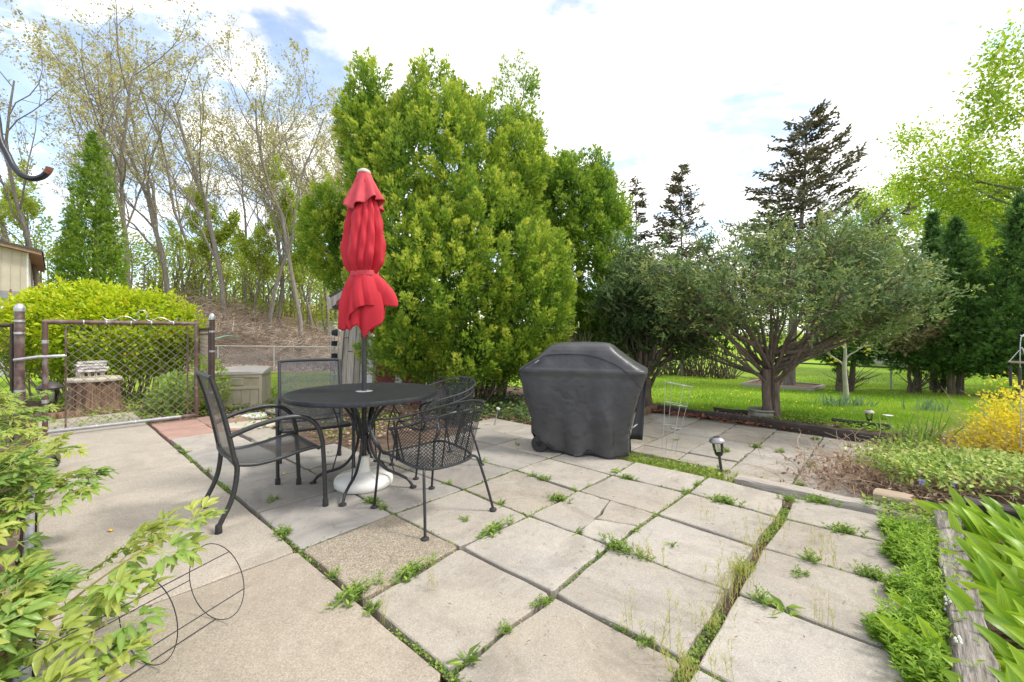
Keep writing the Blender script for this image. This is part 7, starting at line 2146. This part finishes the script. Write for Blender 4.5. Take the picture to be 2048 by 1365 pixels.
# ------------------------------------------------------------------ weeds in the joints
def rosette(seed, n, L, w, tall, m_leaf, T=T_LEAF, seedhead=0):
    r = np.random.default_rng(seed)
    a = r.uniform(0, 6.283, n); el = r.uniform(.1, 1.2, n) * tall
    P = np.column_stack([r.normal(size=(n, 2)) * .012, np.zeros(n)])
    D = np.column_stack([np.cos(a), np.sin(a), el])
    N = np.array([0, 0, 1.0]) + r.normal(size=(n, 3)) * .3
    ln = L * r.uniform(.5, 1.25, n)
    V, lo, si, t = cards_arrays(P, D, N, ln, ln * w, r.uniform(.1, 1, n), T)
    return raw_mesh('weed', V, lo, si, {'tint': t}, [m_leaf])
def bushy(seed, ns, h, spread, leaf, w, m_leaf, k=9):
    r = np.random.default_rng(seed); Ps, Ds, Ls, Ts = [], [], [], []
    for s in range(ns):
        d = nrm(np.array([r.normal() * spread, r.normal() * spread, 1])); l = h * r.uniform(.5, 1.2); b = np.array([r.normal() * .03, r.normal() * .018, 0])
        for q in np.linspace(.1, 1, k):
            a = r.uniform(0, 6.283); Ps.append(b + d * l * q); Ds.append([math.cos(a), math.sin(a), .5 + q * .6]); Ls.append(leaf * (1.2 - .5 * q) * r.uniform(.7, 1.3)); Ts.append(r.uniform(.1, .6) + .3 * q)
    Ls = np.array(Ls); n = len(Ls)
    V, lo, si, t = cards_arrays(np.array(Ps), np.array(Ds), np.array([0, 0, 1.0]) + r.normal(size=(n, 3)) * .3, Ls, Ls * w, np.clip(Ts, 0, 1), T_LEAF)
    return raw_mesh('weed', V, lo, si, {'tint': t}, [m_leaf])
def wispy(seed, ns, h, m_leaf):
    r = np.random.default_rng(seed); Ps, Ds, Ls, Ws, Ts = [], [], [], [], []
    for s in range(ns):
        d = nrm(np.array([r.normal() * .16, r.normal() * .16, 1])); l = h * r.uniform(.5, 1.15); b = np.array([r.normal() * .05, r.normal() * .02, 0])
        Ps.append(b); Ds.append(d); Ls.append(l); Ws.append(.0022); Ts.append(r.random())
        for q in r.uniform(.35, 1, 9):
            a = r.uniform(0, 6.283); Ps.append(b + d * l * q * .95); Ds.append([math.cos(a), math.sin(a), 1.6]); Ls.append(.026); Ws.append(.0022); Ts.append(r.random())
    V, lo, si, t = cards_arrays(np.array(Ps), np.array(Ds), r.normal(size=(len(Ps), 3)), np.array(Ls), np.array(Ws), np.array(Ts), T_BLADE)
    return raw_mesh('weed', V, lo, si, {'tint': t}, [m_leaf])
W_ = {'ros': [rosette(1, 15, .075, .26, .8, l_weed), rosette(2, 11, .085, .22, 1.2, l_weed), rosette(3, 20, .055, .3, .6, l_weed)],
      'bush': [bushy(4, 16, .055, .55, .028, .28, l_weed), bushy(5, 24, .06, .7, .026, .3, l_weed), bushy(6, 9, .07, .4, .034, .3, l_weed)],
      'tuft': [rosette(7, 46, .085, .05, 2.2, l_grass, T_BLADE), rosette(8, 30, .06, .06, 2.0, l_grass, T_BLADE)],
      'wisp': [wispy(9, 10, .17, l_straw), wispy(10, 16, .14, l_straw), wispy(11, 6, .2, l_straw)]}
def weed(kind, v, px, py, s=1.0, label=None, z=0.0, stretch=None, az=None):
    g = G(px, py, z)
    best = None
    for a_, b_2 in SEGS:       # rooted in the nearest joint
        d_ = b_2 - a_; q_ = a_ + d_ * np.clip(np.dot(g[:2] - a_, d_) / np.dot(d_, d_), 0, 1); e_2 = np.linalg.norm(q_ - g[:2])
        if best is None or e_2 < best[0]: best = (e_2, q_)
    if best[0] < .14: g[:2] = best[1]
    nm = {'ros': 'rosette_weed', 'bush': 'leafy_weed', 'tuft': 'grass_tuft', 'wisp': 'wispy_weed'}[kind]
    o = link(nm, W_[kind][v])
    s *= .68 if kind != 'wisp' else .95
    o.location = (g[0], g[1], z - .012); o.rotation_euler = (0, 0, rng.uniform(0, 6.28) if az is None else az); o.scale = (s * (stretch or 1), s, s)
    lab = {'ros': 'small rosette weed with pointed leaves in a joint between paving slabs', 'bush': 'small bushy green weed in a joint between paving slabs', 'tuft': 'short grass tuft in a joint between paving slabs', 'wisp': 'thin straw coloured flower stalks standing in a joint between paving slabs'}[kind]
    tag(o, label or lab, 'weed', 'weeds in the patio joints')
    if not label: ORDW.setdefault(kind, []).append((px, o))
ORDW = {}
SEGS = [(cross(i, j), cross(i, j + 1)) for i in range(6) for j in range(-4, 4)] + [(cross(i, j), cross(i + 1, j)) for i in range(5) for j in range(-3, 5)]
azA, azB = math.atan2(EV[1], EV[0]), math.atan2(EU[1], EU[0])
weed('bush', 1, 740, 1008, 1.5, 'bushy weed growing against the front of the white umbrella base', stretch=1.2, az=azA)
weed('ros', 1, 1012, 1005, 1.0, 'pale green rosette weed left of the grass tuft by the right chair leg')
weed('tuft', 0, 1003, 1006, .9, 'grass tuft beside the right foot of the nearest iron chair')
weed('ros', 0, 963, 925, 1.5, 'broad rosette weed behind the seat of the nearest iron chair')
weed('ros', 0, 1035, 890, 1.5, 'dark rosette weed just left of the grill wheel')
weed('ros', 2, 1245, 945, 2.0, 'light green leafy weed at the right front corner of the grill cover')
weed('tuft', 0, 1152, 978, 1.0, 'left of two grass tufts in front of the grill'); weed('tuft', 1, 1175, 972, 1.2, 'right of two grass tufts in front of the grill')
weed('bush', 1, 1140, 1008, 1.5, 'bushy weed on the broken slab corner in front of the grill', stretch=1.4, az=azA)
weed('ros', 1, 1168, 1058, 1.1, 'bright upright weed left of the crack in the broken slab')
weed('ros', 2, 1238, 1048, 1.3, 'spreading weed on the crack of the broken slab')
weed('bush', 1, 1232, 1100, 1.8, 'largest bushy dark green weed in the middle of the patio', stretch=1.3)
weed('wisp', 1, 1300, 1115, 1.0, 'tall wispy weed right of the largest bushy weed'); weed('bush', 0, 1290, 1112, 1.2)
weed('ros', 2, 1575, 1225, 2.2, 'big light green rosette weed in the joint near the lower right'); weed('bush', 2, 1520, 1215, 1.4)
weed('bush', 1, 1690, 1065, 1.6, 'dark bushy weed in the joint left of the ground cover strip', stretch=1.3, az=azA)
weed('bush', 1, 1640, 998, 1.6, 'dark bushy weed in front of the step timber', stretch=1.6, az=azA)
weed('bush', 1, 1570, 1000, 1.4, 'yellow green weed patch at the slab corner by the step timber')
weed('bush', 1, 1450, 1005, 1.6, 'leafy weed row in the joint behind the middle of the patio', stretch=1.6, az=azA)
weed('bush', 2, 1620, 1130, 1.4); weed('wisp', 0, 1650, 1125, .9); weed('wisp', 2, 1668, 1128, .8)
weed('bush', 1, 1745, 1165, 1.8, 'bushy weed beside the left edge of the ground cover strip')
weed('bush', 1, 985, 1058, 1.6, 'green weed mat in the joint before the nearest iron chair', stretch=2.0, az=azB)
weed('bush', 1, 815, 1140, 1.6, 'green weed mat in the joint beside the coarse aggregate slab', stretch=1.8, az=azB)
weed('ros', 1, 915, 1305, 1.5, 'large pale leafed weed in the joint at the bottom of the picture'); weed('bush', 1, 720, 1190, 1.8, 'yellowish weed patch at the corner of concrete path and slabs', stretch=1.5, az=azB)
weed('bush', 1, 562, 1072, 1.6, 'bushy weed on the path edge in front of the nearest mesh armchair'); weed('ros', 0, 452, 975, 1.2, 'leafy weed between the legs of the nearest mesh armchair')
weed('ros', 1, 368, 905, 1.5, 'leafy weed at the path edge left of the nearest mesh armchair'); weed('bush', 0, 545, 1002, 1.2, 'small bushy weed on the slab joint under the nearest mesh armchair')
weed('ros', 0, 868, 940, 1.3, 'weed under the seat of the nearest iron chair'); weed('bush', 1, 1260, 955, 1.2, stretch=1.5, az=azA)
weed('ros', 2, 880, 1095, .9, 'round leafed weed beside the front foot of the nearest iron chair'); weed('ros', 1, 970, 1080, .8)
for (px, py, k, v, s) in ((1530, 1080, 'wisp', 1, 1.0), (1505, 1110, 'wisp', 1, 1.05), (1545, 1050, 'wisp', 1, .9), (1478, 1160, 'wisp', 1, 1.0), (1460, 1190, 'wisp', 1, 1.1), (1440, 1215, 'wisp', 0, 1.1), (1415, 1255, 'wisp', 1, 1.0), (1350, 1290, 'wisp', 2, 1.3), (1345, 1340, 'wisp', 1, 1.2), (1500, 1140, 'bush', 0, 1.3), (1490, 1150, 'bush', 2, 1.3), (1420, 1040, 'wisp', 0, .7), (1630, 1240, 'wisp', 2, .8), (1640, 1085, 'wisp', 1, .8), (1780, 1050, 'wisp', 1, .9), (1785, 1070, 'bush', 0, 1.0), (1540, 1175, 'wisp', 1, 1.0), (1655, 1265, 'wisp', 2, .8), (1270, 1260, 'wisp', 2, 1.0), (790, 1225, 'wisp', 2, .8), (860, 1180, 'wisp', 2, .8), (1090, 1195, 'ros', 0, .9), (1085, 1210, 'bush', 0, 1.0), (1000, 1255, 'bush', 2, .9), (1245, 1255, 'ros', 1, .8), (1290, 1285, 'bush', 0, .9), (840, 1170, 'bush', 0, 1.0), (760, 1210, 'bush', 0, 1.1), (1195, 1110, 'ros', 1, .8), (1370, 985, 'bush', 0, 1.0), (1395, 970, 'bush', 2, .9), (1100, 955, 'bush', 0, 1.3), (1085, 945, 'bush', 0, 1.0), (700, 985, 'bush', 0, .7), (640, 1165, 'bush', 2, 1.0), (790, 1010, 'bush', 2, 1.0), (415, 945, 'bush', 2, .9), (395, 920, 'tuft', 1, .9), (430, 955, 'tuft', 1, 1.0), (355, 895, 'bush', 0, .9), (660, 905, 'ros', 0, .9), (700, 895, 'ros', 2, .9), (520, 1055, 'tuft', 1, .8), (1345, 1090, 'ros', 1, .9), (1390, 1010, 'tuft', 1, .7), (1600, 1150, 'bush', 0, 1.1), (1470, 1345, 'wisp', 2, .9), (1310, 1350, 'wisp', 0, .9), (930, 1040, 'bush', 0, .9), (905, 965, 'bush', 0, 1.0)):
    weed(k, v, px, py, s)
LOWW = []
for (px, py, k, v, s) in ((1450, 905, 'bush', 1, 1.6), (1512, 895, 'bush', 1, 1.5), (1560, 905, 'bush', 0, 1.4), (1630, 880, 'bush', 1, 1.4), (1600, 975, 'bush', 1, 1.5), (1625, 935, 'bush', 1, 1.5), (1345, 858, 'ros', 0, 1.6), (1350, 880, 'ros', 2, 1.5), (1690, 925, 'bush', 1, 1.5), (1700, 895, 'bush', 1, 1.2)):
    g = G(px, py, -.15); nm = 'patio_weed'
    o = link(nm, W_[k][v]); s *= .7; o.location = (g[0], g[1], -.16); o.scale = (s, s, s); o.rotation_euler = (0, 0, rng.uniform(0, 6))
    tag(o, 'small green weed in a lower patio joint', 'weed', 'weeds in the lower patio joints'); LOWW.append((px, o))
NTH = ['first', 'second', 'third', 'fourth', 'fifth', 'sixth', 'seventh', 'eighth', 'ninth', 'tenth', 'eleventh', 'twelfth', 'thirteenth', 'fourteenth', 'fifteenth', 'sixteenth', 'seventeenth', 'eighteenth', 'nineteenth', 'twentieth']
for kd, ws in ORDW.items():
    ws.sort(key=lambda q: q[0]); kk = len(ws)
    nm = {'ros': 'small rosette weed', 'bush': 'small bushy weed', 'tuft': 'short grass tuft', 'wisp': 'wispy straw coloured stalks'}[kd]
    for i, (_, o) in enumerate(ws):
        o['label'] = f'{nm} in a patio joint, {NTH[i]} of its kind from the left' if i < (kk + 1) // 2 else f'{nm} in a patio joint, {NTH[kk - 1 - i]} of its kind from the right'
for i, (_, o) in enumerate(sorted(LOWW, key=lambda q: q[0])): o['label'] = f'small green weed in a lower patio joint, {NTH[i]} from the left'
# moss and tiny seedlings filling the joints: nobody could count them
JP = []
def joint(a, b, n, w=.012): 
    s = rng.random(n)[:, None]; q = np.asarray(a)[:2] * (1 - s) + np.asarray(b)[:2] * s + rng.normal(size=(n, 2)) * w
    gate_ = bumpy(q[:, 0] * 9, q[:, 1] * 9) + rng.normal(size=n) * .12
    JP.append(q[gate_ > .08])
for i in range(6):
    for j in range(-4, 4): 
        if j >= -2 or i < 2: joint(cross(i, j), cross(i, j + 1), 420 if i == 0 else 260)
for i in range(5):
    for j in range(-3, 5):
        if j >= -2 or i < 1: joint(cross(i, j), cross(i + 1, j), 700 if j == 3 else 260, (.020 if j == 3 else .009))
q = np.vstack(JP); n = len(q)
P = np.column_stack([q, np.full(n, -.022) + rng.random(n) * .018])
L = .013 * rng.uniform(.5, 1.6, n)
stuff(cards('joint_moss', P, np.column_stack([rng.normal(size=(n, 2)), np.abs(rng.normal(size=n)) * .8]), np.array([0, 0, 1.0]) + rng.normal(size=(n, 3)) * .4, L, L * .6, rng.random(n), l_weed, None, T_LEAF))
k = 2600
JL = []
for v_ in vl[:-1]: JL.append(np.column_stack([rng.uniform(3.5, 6.0, 260), np.full(260, v_) + rng.normal(size=260) * .012]))
for u_ in (3.5, 3.96, 4.42, 4.88, 5.34, 5.8): JL.append(np.column_stack([np.full(200, u_) + rng.normal(size=200) * .02, rng.uniform(-.8, 2.6, 200)]))
q = np.vstack(JL); q = q[(bumpy(q[:, 0] * 14, q[:, 1] * 14) > 0)]; q = ORG[None] + q[:, :1] * EU + q[:, 1:] * EV; n = len(q)
stuff(cards('lower_joint_moss', np.column_stack([q, np.full(n, -.165)]), np.column_stack([rng.normal(size=(n, 2)), np.abs(rng.normal(size=n))]), np.array([0, 0, 1.0]) + rng.normal(size=(n, 3)) * .4, np.full(n, .022), .013, rng.random(n), l_weed, None, T_LEAF))
# loose bits: dry needles and crumbs on the slabs, an orange petal or two
n = 420
q = ORG[None] + rng.uniform(0, 2.7, (n, 1)) * EU + rng.uniform(-.6, 3.0, (n, 1)) * EV
stuff(cards('patio_debris', np.column_stack([q, np.full(n, .009)]), np.column_stack([rng.normal(size=(n, 2)), np.full(n, .12)]), np.array([0, 0, 1.0]) + rng.normal(size=(n, 3)) * .2, .016 * rng.uniform(.4, 1.8, n), .006, rng.random(n) * .7, l_litter, None, T_LEAF))
for px, py, lab in ((221, 1063, 'orange petal lying on the concrete path'), (569, 949, 'orange petal beside the thick front leg of the far mesh armchair')):
    g = G(px, py); o = MB().grid(np.array([[(-.012, -.01, .004), (0, -.012, .008), (.012, -.008, .003)], [(-.014, .004, .006), (0, .0, .011), (.015, .003, .006)], [(-.006, .013, .003), (0, .015, .005), (.008, .012, .002)]])).build('petal', m_orange, None, solid=.001); o.location = (g[0], g[1], .001); tag(o, lab, 'petal')

# ------------------------------------------------------------------ brush pile, wood edge
def bp(n):
    px = rng.uniform(330, 700, n); Y = 20.5 + 8.5 * rng.random(n) ** 1.3; X = (px - 1024) / FPX * Y
    return X, Y
mb = MB()
X, Y = bp(4200)
for x, y in zip(X, Y):
    g = tz(x, y); pxx = 1024 + x / y * FPX
    hmax = np.interp(pxx, [380, 420, 500, 560, 640, 700], [2.4, 2.3, 1.8, 1.4, .9, .2])
    z = g + hmax * rng.random() ** 1.2
    a = rng.uniform(0, math.pi); l = rng.uniform(.5, 1.9); d = nrm(np.array([math.cos(a), math.sin(a) * .5, rng.normal() * .28 + .05])) * l
    s = np.linspace(-.5, .5, 4)[:, None]
    P = np.array([x, y, z - .1]) + d * s + np.array([0, 0, -.25 * l]) * s ** 2 * rng.uniform(-1, 1.5) + rng.normal(size=(4, 3)) * .03
    mb.tube(P, rng.uniform(.006, .02) * np.array([1, .9, .7, .35]), 3, cap=False)
o = mb.build('brush_pile', m_twig, None, smooth=False); stuff(o)
n = 9000
Y = rng.uniform(17.6, 25, n); X = rng.uniform(-.74, -.36, n) * Y
P = np.column_stack([X, Y, terrain(X, Y) + .01])
stuff(cards('hill_leaf_litter', P, np.column_stack([rng.normal(size=(n, 2)), rng.normal(size=n) * .3]), np.array([0, 0, 1.0]) + rng.normal(size=(n, 3)) * .5, .14 * rng.uniform(.5, 1.4, n), .09, rng.random(n), l_litter, None, T_LEAF))
t_ = at(440, 683, 20)
tag(MB().tube(smooth_path([at(395, 688, 19.5), at(425, 684, 19.5), at(455, 677, 20.2), at(480, 680, 21)], 5) + np.array([0, 0, .12]), .02, 6).build('garden_hose', m_teal, None), 'teal hose lying on the slope left of the brush pile', 'hose')
# understory and far trees: a mass of young leaves and thin stems
def understory(name, boxes, n, card, m_leaf, stems_n, hfun, seed):
    r = np.random.default_rng(seed)
    clx, cly = [], []
    for (x0, x1, y0, y1) in boxes:
        k = int(n / 26 / len(boxes)); clx.append(r.uniform(x0, x1, k)); cly.append(r.uniform(y0, y1, k))
    cx, cy = np.concatenate(clx), np.concatenate(cly); k = len(cx)
    cz = terrain(cx, cy) + hfun(cx, cy) * r.random(k) ** 1.05
    P = np.repeat(np.column_stack([cx, cy, cz]), 26, 0) + r.normal(size=(k * 26, 3)) * np.array([.75, .75, .32])
    m = len(P)
    V, lo, si, tt = cards_arrays(P, r.normal(size=(m, 3)), np.array([0, 0, 1.0]) + r.normal(size=(m, 3)) * .6, card * r.uniform(.6, 1.4, m), card * .6, np.clip(np.repeat(r.random(k) * .75, 26) + r.normal(size=m) * .12, 0, 1), T_LEAF)
    me = raw_mesh(name, V, lo, si, {'tint': tt}, [m_leaf])
    stuff(link(name, me))
    mb = MB()
    for q in range(stems_n):
        i = r.integers(0, k); h_ = hfun(cx[i:i + 1], cy[i:i + 1])[0] * r.uniform(.5, 1.1); g = tz(cx[i], cy[i])
        P = np.array([[cx[i], cy[i], g - .1], [cx[i] + r.normal() * .2, cy[i], g + h_ * .4], [cx[i] + r.normal() * .5, cy[i], g + h_ * .8], [cx[i] + r.normal() * .8, cy[i], g + h_]])
        mb.tube(P, np.array([.07, .055, .035, .012]) * r.uniform(.4, 1.3), 5, cap=False)
    stuff(mb.build(name + '_stems', m_barkgrey, None, smooth=False))
understory('wood_undergrowth', [(-30, -11, 31, 44)], 24000, .20, l_wood, 150, lambda x, y: np.full(len(x), 4.6), 61)
understory('left_undergrowth', [(-46, -24, 28, 40)], 12000, .2, l_wood, 60, lambda x, y: np.full(len(x), 4.6), 62)
understory('far_woods', [(-60, 110, 70, 95)], 24000, .55, l_wood, 120, lambda x, y: np.full(len(x), 9.0), 63)
understory('right_undergrowth', [(30, 60, 34, 50)], 9000, .4, l_wood, 30, lambda x, y: np.full(len(x), 6.0), 64)
# thin stemmed shrubs along the far fence
for k, (px, Y) in enumerate(((1345, 19.5), (1385, 19), (1415, 18.5), (1450, 18), (1300, 19))):
    x = (px - 1024) / FPX * Y; c = np.array([x, Y, tz(x, Y)])
    t = thing('thin_stemmed_shrub', ['second from the left of the thin stemmed shrubs at the far fence', 'third from the left of the thin stemmed shrubs at the far fence', 'fourth from the left of the thin stemmed shrubs at the far fence', 'rightmost of the thin stemmed shrubs at the far fence', 'leftmost of the thin stemmed shrubs at the far fence'][k], 'shrub', tuple(c), 0, 'shrubs along the far fence')
    stems(34, lambda: c + [rng.normal() * .25, rng.normal() * .2, -.05], lambda a: (rng.normal() * .35 + (a[0] - c[0]), rng.normal() * .2, 1), (1.0, 2.2), .028, m_bark, 'stems', t, .05, 4)
    n = 420
    P = c + np.column_stack([rng.normal(size=(n, 2)) * .55, rng.uniform(.7, 2.4, n)])
    cards('leaves', P, rnd_dirs(rng, n), rnd_dirs(rng, n), .09 * rng.uniform(.5, 1.3, n), .055, rng.random(n), l_budgr, t, T_LEAF)
# dry twiggy shrub between the two evergreens
c = np.array([1.12, 8.3, .3])
t = thing('dry_shrub', 'dry brown leafless shrub between the big evergreen and its neighbour', 'shrub', tuple(c))
stems(190, lambda: c + [rng.normal() * .12, rng.normal() * .15, -.2], lambda a: (rng.normal() * .22 + .08, rng.normal() * .2, 1), (.7, 1.35), .006, m_twig, 'twigs', t, .05)
